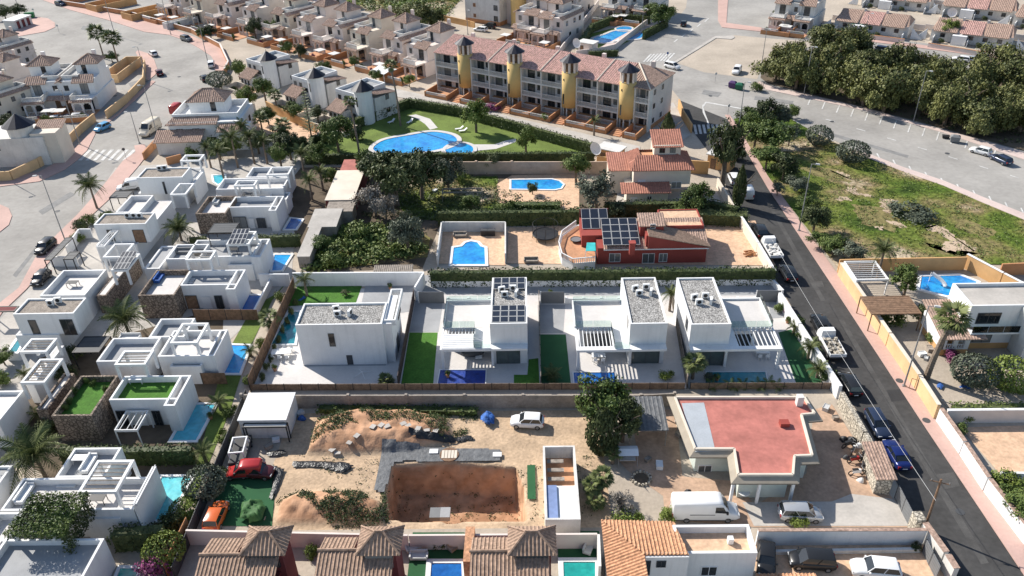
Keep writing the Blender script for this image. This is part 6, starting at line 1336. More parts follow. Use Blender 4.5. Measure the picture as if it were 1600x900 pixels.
q = F.l(1225, 664, zr); M().box(-.5, -.4, 0, .5, .4, .5).build('chimney', REDW, RB, (q[0], q[1], zr)); q = F.l(1248, 632, zr); M().box(-.35, -.35, 0, .35, .35, 1.3).build('chimney', WHITE2, RB, (q[0], q[1], zr))
Yw = F.l(1110, 751)[1]
winpx(RB, F, wl[-1][1] if False else F.l(1100, 711, zr)[1]+1.04, (1091, 727), (1111, 739), WHITE, GLASS, 2)
for x in (1148, 1190, 1243): q = F.l(x, 752, zr); M().box(-.14, -.14, 0, .14, .14, zr-.5).build('column', WHITE, RB, (q[0], q[1]+.3, 0))
# ---------------------------------------------------------------- bottom row
def bottom_house(label, hipq, main, wallx):
    "hipq: hip roof corners FL,BR px (z 6.3); main: BL px, right px x, ridge y px"
    o_ = XY(hipq[0][0], hipq[0][1], 6.3); F = Frame(o_); T = thing('tiled_house', label, 'house', (o_[0], o_[1], 0)); r = rect(F, hipq[0], hipq[1], 6.3); hip(T, (r[0]+.3, r[1]+.3, r[2]-.3, r[3]-.3), 6.3, 1.25, ROOFT, .3, .36, 'hipped_roof')
    M().box(r[0]+.5, r[1]+.5, 0, r[2]-.5, r[3]-.5, 6.25).build('tower_wall', MAROON, T); b = F.l(main[0][0], main[0][1], 5.0); rg = F.l(main[0][0], main[2], 5.9); xe = F.l(main[1], main[0][1], 5.0)[0]
    x0_, yb_, yr_ = b[0], b[1], rg[1]; roof_face(M(), [(xe, yb_, 5.0), (x0_, yb_, 5.0), (x0_, yr_, 5.9), (xe, yr_, 5.9)], .36, .09).build('rear_roof', ROOFT, T)
    roof_face(M(), [(x0_, yr_-9, 3.4), (r[2]-.7, yr_-9, 3.4), (r[2]-.7, yr_, 5.9), (x0_, yr_, 5.9)], .36, .09).build('front_roof', ROOFT, T); M().cyl((x0_-.1, yr_, 5.98), (r[0]+.6, yr_, 5.98), .14, .14, 6).build('ridge_tiles', ROOFT, T)
    M().box(x0_+.3, yr_-8.6, 0, r[2]-1, yb_-.3, 3.6).build('wall', MAROON, T); M().box(x0_+.3, yr_-3, 3.4, xe-.2, yb_-.3, 4.95).build('upper_wall', MAROON, T); k = M()
    M().box(r[0]+.8, r[1]+.2, 4.4, r[2]-.8, r[1]+.45, 6.1).build('shaded_balcony', GLASS, T)  # dark panel stands in for the shade inside the balcony opening
    return T
bottom_house('leftmost brown tiled house of the bottom row', ((373, 869), (459, 822)), ((331, 841), 385, 867), 0)
bottom_house('second brown tiled house from the left in the bottom row', ((555, 869), (632, 822)), ((508, 840), 560, 860), 0)
bottom_house('third brown tiled house from the left, beside the deep blue pool', ((793, 869), (868, 822)), ((738, 840), 797, 862), 0)
o = XY(939, 812, 5.0); F = Frame(o); T = thing('tiled_house', 'white house with a bright orange hipped clay roof in the bottom row', 'house', (o[0], o[1], 0))
A = F.l(939, 812, 5); B = F.l(1053, 815, 5); C = F.l(1007, 867, 6.9); D = F.l(1058, 867, 6.9); E_ = F.l(951, 905, 5.0); G_ = (C[0], E_[1]-1)
roof_face(M(), [(B[0], B[1], 5), (A[0], A[1], 5), (C[0], C[1], 6.9), (B[0]+.3, C[1], 6.9)], .34, .1).build('rear_roof', ROOFB, T)
roof_face(M(), [(A[0], A[1], 5), (A[0], E_[1]-2, 5), (C[0], E_[1]-2, 6.9), (C[0], C[1], 6.9)], .34, .1).build('side_roof', ROOFB, T)
M().box(A[0]+.4, C[1]+.3, 0, B[0], A[1]-.3, 4.95).build('wall', WHITE, T); M().box(C[0], C[1]-.2, 0, B[0]+.3, C[1]+.3, 6.8).build('front_wall', WHITE, T); M().box(A[0]+.4, E_[1]-2, 0, C[0]-.02, C[1]+.3, 4.95).build('side_wall', WHITE, T)
winpx(T, F, C[1]-.2, (1026, 876), (1040, 886), DGREY, GLASS, 2); winpx(T, F, C[1]-.2, (1009, 876), (1015, 898), DGREY, GLASS, 1, 'door')
o = XY(1059, 865, 5.6); F = Frame(o); r = rect(F, (1059, 865), (1170, 819), 5.6); T = thing('flat_roofed_house', 'white flat roofed house with a terracotta roof terrace at the bottom', 'house', (o[0], o[1], 0))
flatbox(T, (r[0]+.05, r[1], r[2], r[3]), 0, 5.6, .9, TERRAP, WHITE, .28); winpx(T, F, r[1], (1096, 885), (1119, 899), WHITE, GLASS, 2); q = (r[2]-2.2, (r[1]+r[3])/2); M().box(q[0], q[1], 4.7, q[0]+.5, q[1]+.5, 5.4).build('vent', WHITE, T)
o = XY(1195, 905, 3.6); F = Frame(o); T = thing('porch_roof', 'corner of an orange clay roof at the bottom edge below the black car', 'roof', (o[0], o[1], 0)); a = F.l(1200, 893, 3.6); b = F.l(1275, 893, 3.6)
roof_face(M(), [(b[0], a[1], 3.3), (a[0]-1, a[1], 3.3), (a[0]-1, a[1]-4, 4.2), (b[0], a[1]-4, 4.2)], .34, .09).build('roof', ROOFB, T); M().box(a[0]-1, a[1]-4, 0, b[0], a[1]-.4, 3.2).build('wall', WHITE, T)
# ---------------------------------------------------------------- white house on the right, with arches and pergola
o = XY(1516, 575); F = Frame(o); T = thing('modern_house', 'blue grey fronted house with a pale roof terrace on the right', 'house', (o[0], o[1], 0)); r = rect(F, (1519, 478), (1640, 440), 6.8)
flatbox(T, r, 0, 6.8, .5, CONC, WHITE, .25); M().box(r[0]-.02, r[1]-.04, -.1, r[2]+.1, r[1]+3, .9).build('base_band', OCHRE, T)
window(T, 'S', r[1], r[0]+2.6, 4.0, 3.0, 1.7, DGREY, GLASS, 2, 'balcony_window'); window(T, 'S', r[1], r[0]+2.2, 1.0, 3.4, 2.0, DGREY, GLASS, 3); M().box(r[0]+.2, r[1]-1.3, 3.2, r[0]+6.4, r[1], 3.4).build('balcony', WHITE, T); glassrail(T, [(r[0]+.3, r[1]-1.2), (r[0]+6.3, r[1]-1.2)], 3.4)
M().box(r[0]+6.4, r[1]-3, 0, r[0]+12, r[1]+.1, 6.6).build('side_wall', WHITE2, T)
o = XY(1466, 556); F = Frame(o); T = thing('arched_annex', 'white arched porch with a clay tiled roof beside the tall palm', 'house', (o[0], o[1], 0)); a = F.l(1466, 556); b = F.l(1512, 560)
M().box(0, 0, 0, b[0], 6, 1.0).build('base_band', OCHRE, T); k = M().box(0, .05, 1.0, b[0], .3, 1.15)
for x in (0, b[0]/2-.3, b[0]-.6): k.box(x, 0.02, 1.0, x+.6, .35, 3.0)
k.box(0, .02, 2.6, b[0], .35, 3.1); k.box(0, .02, 1.0, .3, 6, 3.1).build('arches', WHITE, T); baluster(M(), (.6, .15), (b[0]-.6, .15), 1.0, .8).build('balustrade', WHITE, T)
shed_roof(T, (-.2, -.2, b[0]+1.4, 6), 3.0, 4.6, 'S', ROOFA, .35, .36); M().box(.4, 5, 0, b[0], 5.3, 3.2).build('rear_wall', WHITE, T)
canopy('dark brown slatted pergola inside the yellow wall', (1362, 491), (1420, 462), 2.9, WOOD, fm=WOOD, n=9)
o = XY(1338, 440, 2.6); F = Frame(o); T = thing('pergola', 'white open timber pergola in the corner of the yellow wall', 'pergola', (o[0], o[1], 0)); r = rect(F, (1338, 438), (1368, 408), 2.6); pergola(T, r, 2.7, 0, WHITE, .16, 4, WHITE, 'frame', 'x'); 
T = thing('greenhouse_frame', 'bare white garden frame over the vegetable beds behind the big dark tree', 'frame', (*XY(690, 312), 0)); F = Frame(XY(690, 312)); r = rect(F, (690, 300), (754, 293), 2.2); pergola(T, r, 2.2, 0, GWOOD, .08, 5, GWOOD, 'frame', 'y', 2.2)
# walled narrow yard beside the lot
o = XY(852, 820); F = Frame(o); r = rect(F, (852, 812), (898, 696), 2.6); T = thing('narrow_outbuilding', 'long narrow outbuilding, half white roof and half open terracotta floor', 'outbuilding', (o[0], o[1], 0)); ring(M(), r, -.1, 2.6, .22).build('wall', WHITE2, T); ym = F.l(870, 757, 2.4)[1]
M().box(r[0]+.22, ym, 0, r[2]-.22, r[3]-.22, .9).build('terracotta_floor', TERRA, T); M().box(r[0]+.22, r[1]+.22, 0, r[2]-.22, ym, 2.2).build('white_roof', WHITE, T); M().box(r[0]+.22, r[1]+.22, 2.2, r[0]+1.3, ym-.1, 2.42).build('glass_strip', mat('frosted_blue_glass', (.25, .33, .55), .3), T)
for i in range(3): M().box(0, 0, 0, 1.8, .5, .12).build('shelf', GWOOD, T, (r[0]+.4, r[3]-2.0-i*1.3, 1.9))
# dark roofed carport behind the big tree
o = XY(985, 672, 2.6); F = Frame(o); r = rect(F, (983, 672), (1034, 622), 2.6); T = thing('carport', 'carport with a dark dappled sheet roof behind the leafy tree', 'carport', (o[0], o[1], 0)); roof_face(M(), [(r[0], r[1], 2.5), (r[2], r[1], 2.5), (r[2], r[3], 2.9), (r[0], r[3], 2.9)], .5, .05).build('roof', TARP, T)
for x in (r[0]+.2, r[2]-.2):
    for y in (r[1]+.2, r[3]-.2): M().box(-.07, -.07, 0, .07, .07, 2.4).build('post', GWOOD, T, (x, y, 0))
# gatehouse by the street
o = XY(1372, 782); q = [XY(x, y, 2.8) for x, y in ((1373, 742), (1398, 744), (1381, 727), (1358, 728))]; T = thing('gatehouse', 'small rubble stone gatehouse by the street gate', 'gatehouse', (q[0][0], q[0][1], 0)); P_ = [(a-q[0][0], b-q[0][1]) for a, b in q]
M().prism([P_[0], P_[1], (P_[1][0]+.3, P_[1][1]+4.2), (P_[0][0]+.3, P_[0][1]+4.2)], 0, 2.5).build('wall', RUBBLE, T); roof_face(M(), [(P_[0][0]-.3, -.4, 2.5), (P_[1][0]+.3, -.4, 2.5), (P_[1][0]+.3, 4.4, 3.3), (P_[0][0]-.3, 4.4, 3.3)], .34, .08).build('roof', ROOFA, T)
M().box(.4, -.05, .1, 1.4, 0, 2.1).build('door', DGREY, T)
# ---------------------------------------------------------------- garden walls and fences
wall('long white wall behind the plain cube villa', [(461, 447), (664, 446), (650, 470)], 2.4, WHITE, .25, None, 'wall')
wall('low white wall of the service lane behind the modern villas', [(675, 448), (1206, 445), (1222, 462)], 1.0, WHITE, .3)
wall('block wall with posts between the villas and the building lot', [(458, 637), (1000, 637), (1052, 634)], 2.0, BLOCK, .2, None, 'wall', posts=6.6)
wall('short block wall behind the white hut', [(382, 636), (456, 637)], 2.0, BLOCK, .2, posts=6)
slabs('brown reed screen above the block wall of the lot', [(392, 610), (1070, 608)], 1.0, REED, 'reed_screen', post=2.2)
slabs('dark reed screen behind the red roofed bungalow', [(1078, 608), (1312, 608)], 1.0, REED, 'reed_screen', post=2.2)
for lab, pts in (('brown panel fence right of the plain cube villa', [(623, 606), (648, 468)]), ('panel fence left of the small dark lawn', [(845, 607), (842, 470)]), ('panel fence with clutter between the two right hand modern villas', [(1073, 607), (1049, 470)])):
    slabs(lab, pts, 1.9, mat('fence_brown', (.13, .10, .09)) if 'cube' in lab else GWOOD, post=2.2)
slabs('dark brown fence between the estate and the plain cube villa', [(392, 612), (462, 452)], 2.2, WOOD, post=2.5)
slabs('dark fence along the left side of the building lot', [(275, 905), (388, 625)], 1.8, DGREY, post=2.5)
slabs('rust brown fence left of the bottom tiled houses', [(262, 905), (298, 828)], 2.0, ORANGE, post=2.5)
for i, (a, b) in enumerate((((655, 474), (695, 474)), ((845, 474), (882, 474)), ((1180, 472), (1218, 472)))):
    slabs('dark sliding gate behind '+('the solar roof villa', 'the small dark lawn', 'the villa nearest the street')[i], [a, b], 2.0, MGREY, 'sliding_gate', 'gate', post=4, pm=WHITE)
for i, (x0, x1) in enumerate(((700, 765), (884, 966), (1125, 1178))):
    wall('white pillared boundary behind '+('the solar roof villa', 'the tree side villa', 'the villa nearest the street')[i], [(x0, 474), (x1, 474)], .9, WHITE, .2, posts=2.8)
wall('white street wall beside the villa with banana plants', [(1219, 457), (1250, 505), (1314, 603)], 2.0, WHITE, .45, None, 'wall', 2.0)
wall('rubble stone wall between the street and the bungalow', [(1316, 612), (1352, 674), (1388, 738)], 2.0, RUBBLE, .5, None, 'wall', 2.0)
wall('white boundary wall with a scalloped top beside the parked black car', [(1180, 851), (1440, 850)], 2.1, WHITE, .25, ROOFA)
wall('low white kerb wall above the terracotta driveway', [(1186, 866), (1436, 862)], .5, WHITE2, .3)
wall('stone and tile gate wall at the lower street corner', [(1438, 838), (1470, 884), (1486, 910)], 2.0, WHITE2, .5, ROOFA)
slabs('blue grey metal gate by the stone gatehouse', [(1398, 778), (1420, 822)], 1.9, MGREY, 'metal_gate', 'gate', post=2)
slabs('blue grey metal gate of the terracotta driveway', [(1441, 862), (1462, 905)], 1.8, MGREY, 'metal_gate', 'gate', post=2)
M_ = wall('stone pillar at the end of the long white wall', [(1424, 822), (1432, 836)], 2.2, RUBBLE, .9)
wall('pink white wall behind the bottom tiled houses', [(298, 850), (640, 858), (932, 856)], 2.1, PINKW, .22)
wall('orange tiled party wall beside the third tiled house', [(733, 905), (737, 850)], 2.6, ROOFB, .9)
wall('white wall left of the orange roofed house', [(934, 860), (936, 910)], 2.4, WHITE2, .25)
wall('peach garden wall behind the back gardens', [(690, 272), (800, 272), (966, 272)], 2.6, mat('peach_render', (.56, .42, .32), .9, .12), .25, posts=9)
wall('ochre wall between the footpath and the pool garden corner', [(932, 262), (980, 266)], 2.4, OCHRE, .3)
wall('ochre wall right of the cream house', [(1075, 270), (1106, 272)], 2.6, OCHRE, .3)
wall('white rim wall round the stepped pool', [(684, 415), (691, 362), (790, 362), (790, 412)], 1.9, WHITE2, .22)
wall('cream street wall beside the slim cypress', [(1120, 292), (1150, 345)], 1.8, CREAM, .25)
wall('cream street wall with door openings beside the red house yard', [(1155, 352), (1182, 395), (1208, 440)], 1.9, CREAM, .25, WHITE)
wall('peach yellow street wall along the pink pavement', [(1310, 430), (1385, 541), (1430, 607), (1460, 655)], 2.2, YWALL, .35, CREAM)
wall('ochre wall between the wild field and the right hand pool', [(1308, 425), (1340, 424), (1505, 421)], 2.2, OCHRE, .25)
wall('sloping white topped wall right of the pool', [(1505, 418), (1560, 448), (1620, 480)], 2.4, OCHRE, .3, WHITE)
wall('pale fence wall in the upper right garden', [(1560, 430), (1660, 426)], 2.0, ORANGE, .25)
wall('white street wall with clay tiled coping at the right edge', [(1464, 658), (1500, 710), (1537, 767), (1602, 852)], 2.0, WHITE, .35, ROOFA)
wall('white and orange terrace wall below the shrub hedge', [(1474, 660), (1700, 658)], 1.9, PINKW, .25, WHITE)
wall('low white wall in the lower right garden', [(1560, 748), (1700, 752)], 1.0, WHITE, .3)
wall('white wall left of the overgrown plot beside the estate', [(408, 447), (455, 447)], 2.2, WHITE, .25)
wall('ochre wall curving round the left edge pavement', [(-30, 285), (20, 282), (62, 262), (92, 244), (128, 208), (150, 190)], 2.0, YWALL, .3)
wall('ochre curved wall between the big white house and the road', [(168, 186), (200, 160), (226, 132), (228, 104)], 2.0, YWALL, .3)
wall('terracotta balustraded wall beside the camper', [(226, 250), (240, 234), (252, 222)], 1.6, ORANGE, .3)
wall('terracotta front wall of the red van house', [(262, 258), (285, 252)], 1.6, ORANGE, .3)
wall('brown wall along the far pink pavement', [(100, 8), (200, 24), (300, 52), (345, 76), (358, 104), (352, 116)], 1.5, ORANGE, .3, PINKW)
wall('ochre garden wall in the palm terrace', [(418, 172), (455, 190), (494, 208)], 2.2, OCHRE, .3)
wall('white wall beside the dry terracotta terrace', [(350, 178), (400, 172)], 1.6, WHITE2, .25)
wall('terracotta wall of the top right bungalow rows', [(1285, 53), (1350, 60), (1412, 68)], 1.2, PINKW, .3, ORANGE)
wall('terracotta wall before the right hand bungalow', [(1449, 74), (1545, 90)], 1.2, PINKW, .3, ORANGE)
wall('low wall before the corner house at top right', [(1200, 46), (1252, 52)], 1.2, PINKW, .3)
wall('ochre wall beside the dumpster footway at the apartments', [(1060, 168), (1066, 185), (1080, 208)], 2.0, OCHRE, .3)
wall('curved ochre wall of the small pool park', [(900, 88), (935, 84), (960, 78), (1008, 40), (1030, 30)], 1.6, PINKW, .3)
wall('yard wall around the top centre apartment block', [(690, 32), (735, 42), (742, 44)], 1.8, OCHRE, .3)
wall('ochre wall left of the small pool park', [(862, 104), (880, 78), (900, 55), (935, 8)], 1.8, PINKW, .3)
wall('white wall round the little estate court', [(108, 400), (128, 372), (146, 372)], 1.8, WHITE, .25)
wall('white wall before the black framed shade', [(82, 416), (124, 416)], 1.8, WHITE, .25)
wall('white side wall of the estate pool below the canopy', [(425, 447), (398, 500)], 1.4, WHITE, .25)
slabs('dark fence beneath the navy pool', [(305, 500), (405, 500)], 1.8, WOOD, post=2.5)
slabs('dark fence below the half shaded pool', [(318, 600), (356, 600)], 1.8, WOOD, post=2.5)
# gate house structures near the park
for x, y, l in ((903, 82, 'pink gatehouse of the small pool park'), (933, 252, 'ochre gatehouse at the corner of the communal pool garden'), (1104, 262, 'terracotta gatehouse next to the ochre wall by the street')):
    p = XY(x, y); T = thing('gatehouse', l, 'gatehouse', (p[0], p[1], 0), RAD(-33)); M().box(0, 0, 0, 4.5, 3, 2.8).build('wall', PINKW if y < 100 else OCHRE, T); M().box(-.3, -.3, 2.8, 4.8, 3.3, 3.0).build('roof', WHITE2, T); window(T, 'S', 0, 1.2, .1, 1, 2, DGREY, WOOD, 1, 'door')
# satellite dishes
for x, y, z, l in ((902, 72, 3.2, 'white satellite dish on the park gatehouse roof'), (932, 238, 3.0, 'white satellite dish by the communal pool garden corner'), (1487, 24, 4.6, 'large pale satellite dish on the second bungalow')):
    p = XY(x, y, z); T = thing('satellite_dish', l, 'satellite dish', (p[0], p[1], z), RAD(-40)); k = M(); R_ = 1.3
    for i in range(3):
        for j in range(14):
            a, b = j*6.2832/14, (j+1)*6.2832/14; r0, r1 = i/3*R_, (i+1)/3*R_; f = lambda r, t: (r*math.cos(t), -.35*(r/R_)**2+.5*0, .9+r*math.sin(t))
            k.add([f(r0, a), f(r1, a), f(r1, b), f(r0, b)], [(0, 1, 2, 3)])
    k.build('dish', PLWHITE, T); M().cyl((0, .1, -.5), (0, .1, .9), .07, .07, 6).build('mast', STEEL, T); M().cyl((0, -.3, .2), (0, -1.0, .9), .03, .03, 5).build('feed_arm', STEEL, T)
# ---------------------------------------------------------------- hedges
hedge('tall clipped hedge with a brown base in front of the red house', [(674, 446), (1208, 443)], 2.7, 1.3)
hedge('hedge behind the stepped pool', [(686, 352), (790, 351), (905, 350)], 2.8, 1.4); hedge('dark hedge behind the red house', [(945, 338), (1110, 336), (1150, 345)], 2.8, 1.6)
hedge('long low hedge on the near side of the communal pool garden', [(478, 256), (700, 254), (928, 253)], 2.2, 1.2); hedge('tall hedge beside the footpath of the communal pool garden', [(556, 200), (640, 168), (712, 180), (800, 204), (925, 240)], 2.3, 1.4)
hedge('hedge on the left of the communal pool garden', [(482, 250), (490, 226), (520, 222)], 2.2, 1.2); hedge('hedge left of the small park pool', [(905, 78), (925, 50), (960, 36)], 2.6, 1.2); hedge('hedge behind the small park pool', [(960, 34), (1015, 38)], 2.6, 1.2); hedge('hedge on the street side of the small park pool', [(1005, 62), (1042, 42)], 2.4, 1.0)
hedge('front hedge of the small park pool', [(920, 90), (965, 88)], 1.8, 1.0)
hedge('brown green hedge beneath the blue glass villa', [(407, 386), (470, 384)], 2.2, 1.0); hedge('dark hedge above the big white estate villa', [(102, 722), (200, 724), (305, 722)], 2.4, 1.2)
hedge('dark hedge right of the grey topped shed', [(186, 856), (262, 850)], 2.6, 1.6, LDARK); hedge('shrub hedge above the terrace wall at right', [(1486, 650), (1610, 648)], 1.5, 1.6, LMID); hedge('dark hedge under the grey canopy villa', [(300, 385), (325, 384)], 1.8, .9, LDARK)
hedge('ivy and weeds along the foot of the block wall', [(500, 642), (560, 643), (745, 646)], .7, 1.2, LMID); hedge('dark garden hedge in front of the rear pool terrace', [(800, 325), (875, 325)], 1.0, 2.0, LMID); hedge('shrubs crowding behind the cream house', [(1030, 345), (1165, 350)], 2.2, 3.0, LDARK)
# ---------------------------------------------------------------- pools
pool('large free form communal pool', [(583, 232), (600, 219), (640, 211), (676, 206), (706, 211), (714, 220), (700, 229), (672, 236), (630, 240), (598, 240)], WBLUE, TILEG, 1.0, curve=True)
pool('round wading pool joined to the communal pool', [(696, 234), (706, 226), (724, 224), (738, 229), (737, 238), (718, 241), (701, 240)], WBLUE, TILEG, .8, curve=True, z=.17)
pool('blue free form pool in the small park', [(927, 60), (945, 54), (962, 48), (985, 48), (1004, 52), (1000, 60), (975, 62), (955, 66), (935, 66)], WBLUE, TILEG, .9, curve=True)
pool('small round blue pool in the small park', [(963, 44), (975, 41), (987, 43), (983, 48), (968, 48)], WBLUE, TILEG, .5, curve=True, z=.17)
pool('rear garden pool with a curved step end', [(799, 295), (799, 281), (862, 280), (874, 283), (880, 288), (876, 294), (866, 296)], WBLUE, WHITE)
pool('stepped blue pool with a round end in the walled terrace', [(706, 413), (709, 387), (722, 385), (728, 379), (736, 377), (746, 379), (751, 385), (757, 387), (758, 413)], WBLUE, WHITE, .5)
pool('kidney shaped pool at the right with a white slide', [(1437, 451), (1440, 432), (1500, 430), (1526, 440), (1520, 456), (1480, 462)], WBLUE, WHITE, .5)
pool('deep blue pool between two tiled houses', [(672, 908), (722, 908), (721, 880), (674, 880)], WDEEP, WHITE, .5); pool('green pool beside the orange roofed house', [(881, 908), (930, 908), (930, 878), (880, 878)], WGREEN, WHITE, .5)
q = XY(1452, 441); T = thing('pool_slide', 'small white slide at the right hand pool', 'slide', (q[0], q[1], .1)); k = M()
for i in range(6): t = i/6; k.cyl((1.6*math.sin(t*1.5), -1.6*t, 1.5-1.3*t), (1.6*math.sin((t+.166)*1.5), -1.6*(t+.166), 1.5-1.3*(t+.166)), .3, .3, 7, False)
k.build('chute', PLWHITE, T); M().cyl((0, .2, 0), (0, .2, 1.5), .06, .06, 6).build('ladder', PLWHITE, T)
q = XY(960, 72); T = None
# ---------------------------------------------------------------- trees
for a in (
 (622, 322, 10, 6.0, 'dark', 'largest dark tree in the back gardens'), (660, 312, 9, 5.0, 'dark', 'dark tree just right of the largest garden tree'), (590, 300, 8, 4.0, 'dark', 'dark tree behind the cream roofed shed'), (577, 285, 6.5, 2.6, 'broad', 'bright green tree between the red shed roof and the dark trees'),
 (701, 296, 6.5, 3.4, 'olive', 'grey green olive tree near the peach wall'), (588, 338, 5.5, 4.2, 'dry', 'bare grey tree leaning over the cream shed roof'), (604, 346, 4.5, 3, 'dry', 'second bare grey tree below the dark trees'), (900, 286, 6, 3.2, 'broad', 'leafy green tree against the peach garden wall'),
 (932, 332, 6.5, 4.6, 'loose', 'wide sparse olive tree left of the cream house'), (832, 304, 2.4, 1.3, 'dark', 'small dark tree standing before the rear garden pool'), (1128, 290, 12.5, 3.7, 'dark', 'tall broad dark cypress beside the street'), (1152, 324, 8, 1.5, 'cypress', 'slim cypress beside the street wall'),
 (1086, 334, 5.5, 3.4, 'broad', 'bright green tree below the cream house window'), (1040, 240, 8.5, 2.0, 'cypress', 'dark conifer at the right end of the apartments'), (638, 392, 6.5, 3.4, 'olive', 'grey green tree at the edge of the overgrown plot'), (640, 372, 4, 2.4, 'dark', 'dark tree behind the overgrown plot tree'),
 (530, 238, 7.5, 4.2, 'broad', 'round leafy tree left of the communal pool'), (744, 207, 7, 3.8, 'light', 'yellow green tree on the pool lawn below the footpath'), (822, 240, 5.5, 2.6, 'light', 'small yellow green tree at the right of the pool lawn'), (1034, 46, 7.5, 4.6, 'broad', 'tree beside the small park pool'), (1016, 36, 6, 3, 'broad', 'tree behind the small park pool'),
 (654, 46, 8, 7, 'pine', 'large rounded tree by the dirt road'), (636, 40, 7, 5.5, 'pine', 'left part of the rounded tree clump by the dirt road'), (676, 44, 6, 4.5, 'pine', 'right tree of the clump by the dirt road'), (345, 136, 4, 3.2, 'oball', 'grey round shrub tree over the black car'), (375, 124, 5, 3, 'broad', 'green tree behind the grey shrub tree'),
 (390, 172, 5.5, 2.8, 'light', 'yellow green tree beside the first turret villa'), (416, 160, 6, 3, 'broad', 'green tree in front of the first turret villa'), (400, 60, 6, 3.2, 'dark', 'dark tree between the front row houses'), (430, 55, 5, 3, 'broad', 'tree in the yard of the front row houses'), (508, 120, 4, 2.6, 'broad', 'tree right of the middle turret'),
 (588, 128, 3, 2, 'broad', 'small tree in the yard behind the white awning'), (330, 60, 4, 2.6, 'dark', 'small dark tree by the far pavement bend'), (560, 218, 3.5, 2, 'dbush', 'dark shrub by the pool lawn hedge'), (942, 668, 7.0, 4.0, 'broad', 'big leafy tree overhanging the block wall'), (941, 706, 6.5, 2.2, 'cypress', 'dense dark conifer in front of the big leafy tree'),
 (972, 690, 6, 2.6, 'dark', 'dark foliage tree beside the carport'), (978, 818, 1.8, 1.7, 'lbush', 'yellow green shrub left of the white van'), (1042, 812, 1.6, 1.2, 'lbush', 'small green shrub at the rear of the white van'), (970, 800, 2.4, 1.6, 'dry', 'dry twiggy shrub near the fire ring'), (1246, 822, 1.4, 1.0, 'lbush', 'low shrub behind the silver car'),
 (325, 772, 3.4, 2.4, 'oball', 'olive toned round tree beside the lot fence'), (292, 806, 2.2, 1.6, 'lball', 'light green shrub below the brightest pool'), (262, 876, 3.2, 2.1, 'lball', 'bright round tree by the rust brown fence'), (244, 898, 2.4, 1.9, 'purple', 'purple tinged shrub at the bottom left'), (268, 830, 2.4, 1.6, 'dbush', 'dark shrub at the end of the dark hedge'),
 (1518, 598, 3.8, 2.8, 'oball', 'grey green round tree in the gravel garden'), (1576, 604, 3.8, 3.0, 'lball', 'lighter round tree next to the grey green one'), (1412, 462, 5, 2.8, 'broad', 'leafy tree beside the right hand pool'), (1395, 505, 2.2, 2, 'bush', 'shrub under the brown pergola edge'), (1440, 500, 2.5, 2, 'dbush', 'dark shrub right of the brown pergola'),
 (1592, 806, 3.2, 2.6, 'broad', 'leafy tree cut by the right edge'), (1575, 758, 1.6, 1.8, 'lbush', 'yellow green shrub in the courtyard corner'), (1485, 560, 1.4, 1.4, 'purple', 'magenta flowering shrub by the arched porch'), (1455, 535, 1.5, 1.3, 'bush', 'shrub at the foot of the arched porch'),
 (1480, 62, 5.5, 3.2, 'light', 'yellow green tree in the bungalow garden'), (1330, 252, 4, 3.2, 'oball', 'grey green shrub by the car park kerb'), (1278, 226, 4, 2.6, 'oball', 'pale shrub tree at the kerb of the wide road'), (1425, 338, 2, 4, 'obush', 'low grey bush in the middle of the wild field'), (1270, 362, 5, 3, 'dark', 'dark tree in the field beside the lamp'),
 (1328, 410, 3.2, 2.8, 'olive', 'silvery shrub tree at the lower edge of the field'), (1300, 398, 3, 2.6, 'broad', 'green shrub tree at the field edge by the pavement'), (1478, 48, 3.5, 2, 'bush', 'shrub behind the yellow green bungalow tree'), (1182, 142, 2.2, 2, 'bush', 'green shrub by the purple container'), (440, 232, 4.5, 2.8, 'broad', 'leafy tree left of the round tree'), (470, 245, 4.5, 2.6, 'dark', 'dark tree by the left pool hedge'),
 (10, 32, 5, 4, 'dark', 'dark tree at the top left corner'), (32, 26, 4, 3.4, 'dark', 'dark tree behind the white kiosk'), (48, 132, 3, 2, 'dbush', 'shrub in the court of the far left houses'), (176, 98, 3, 2.4, 'broad', 'green shrub under the two corner palms'), (22, 130, 3.5, 2.2, 'dark', 'dark tree beside the pink left houses')):
    tree(*a)
FT = [(1168, 206, 5, 3.6), (1192, 200, 6, 4), (1215, 200, 5, 3.2), (1178, 232, 6, 4.2), (1206, 240, 6.5, 4.6), (1232, 228, 4, 3), (1196, 266, 5, 3.8), (1222, 282, 5, 3.4), (1244, 300, 3, 2.4), (1256, 330, 3, 2.4), (1280, 388, 2.6, 2.2), (1214, 306, 2.5, 2.0), (1236, 186, 3, 2.2)]
FL_ = ['field tree nearest the crossing', 'field tree right of the one nearest the crossing', 'small leafy tree by the wide road corner', 'field tree beside the pink pavement near the crossing', 'biggest field tree next to the pavement', 'grey field tree below the wide road', 'field tree overhanging the pavement', 'field tree left of the lamp post', 'bush above the field lamp', 'bush right beside the field lamp', 'bush halfway down the pavement edge of the field', 'low bush on the pavement side of the field', 'bush at the upper corner of the field']
for i, (x, y, h, r) in enumerate(FT): tree(x, y, h, r, ('broad', 'dark', 'olive', 'broad', 'broad', 'loose')[i % 6], FL_[i], 'trees along the field edge')
PN = [(1232, 104), (1287, 88), (1330, 94), (1256, 122), (1296, 126), (1356, 124), (1337, 146), (1400, 126), (1446, 128), (1425, 160), (1452, 178), (1496, 160), (1512, 186), (1557, 120), (1578, 150), (1570, 182), (1552, 208), (1592, 206), (1212, 128), (1243, 140), (1282, 148), (1390, 160), (1380, 176), (1475, 140), (1530, 140), (1605, 150), (1308, 108), (1475, 196), (1620, 200), (1348, 166), (1520, 212)]
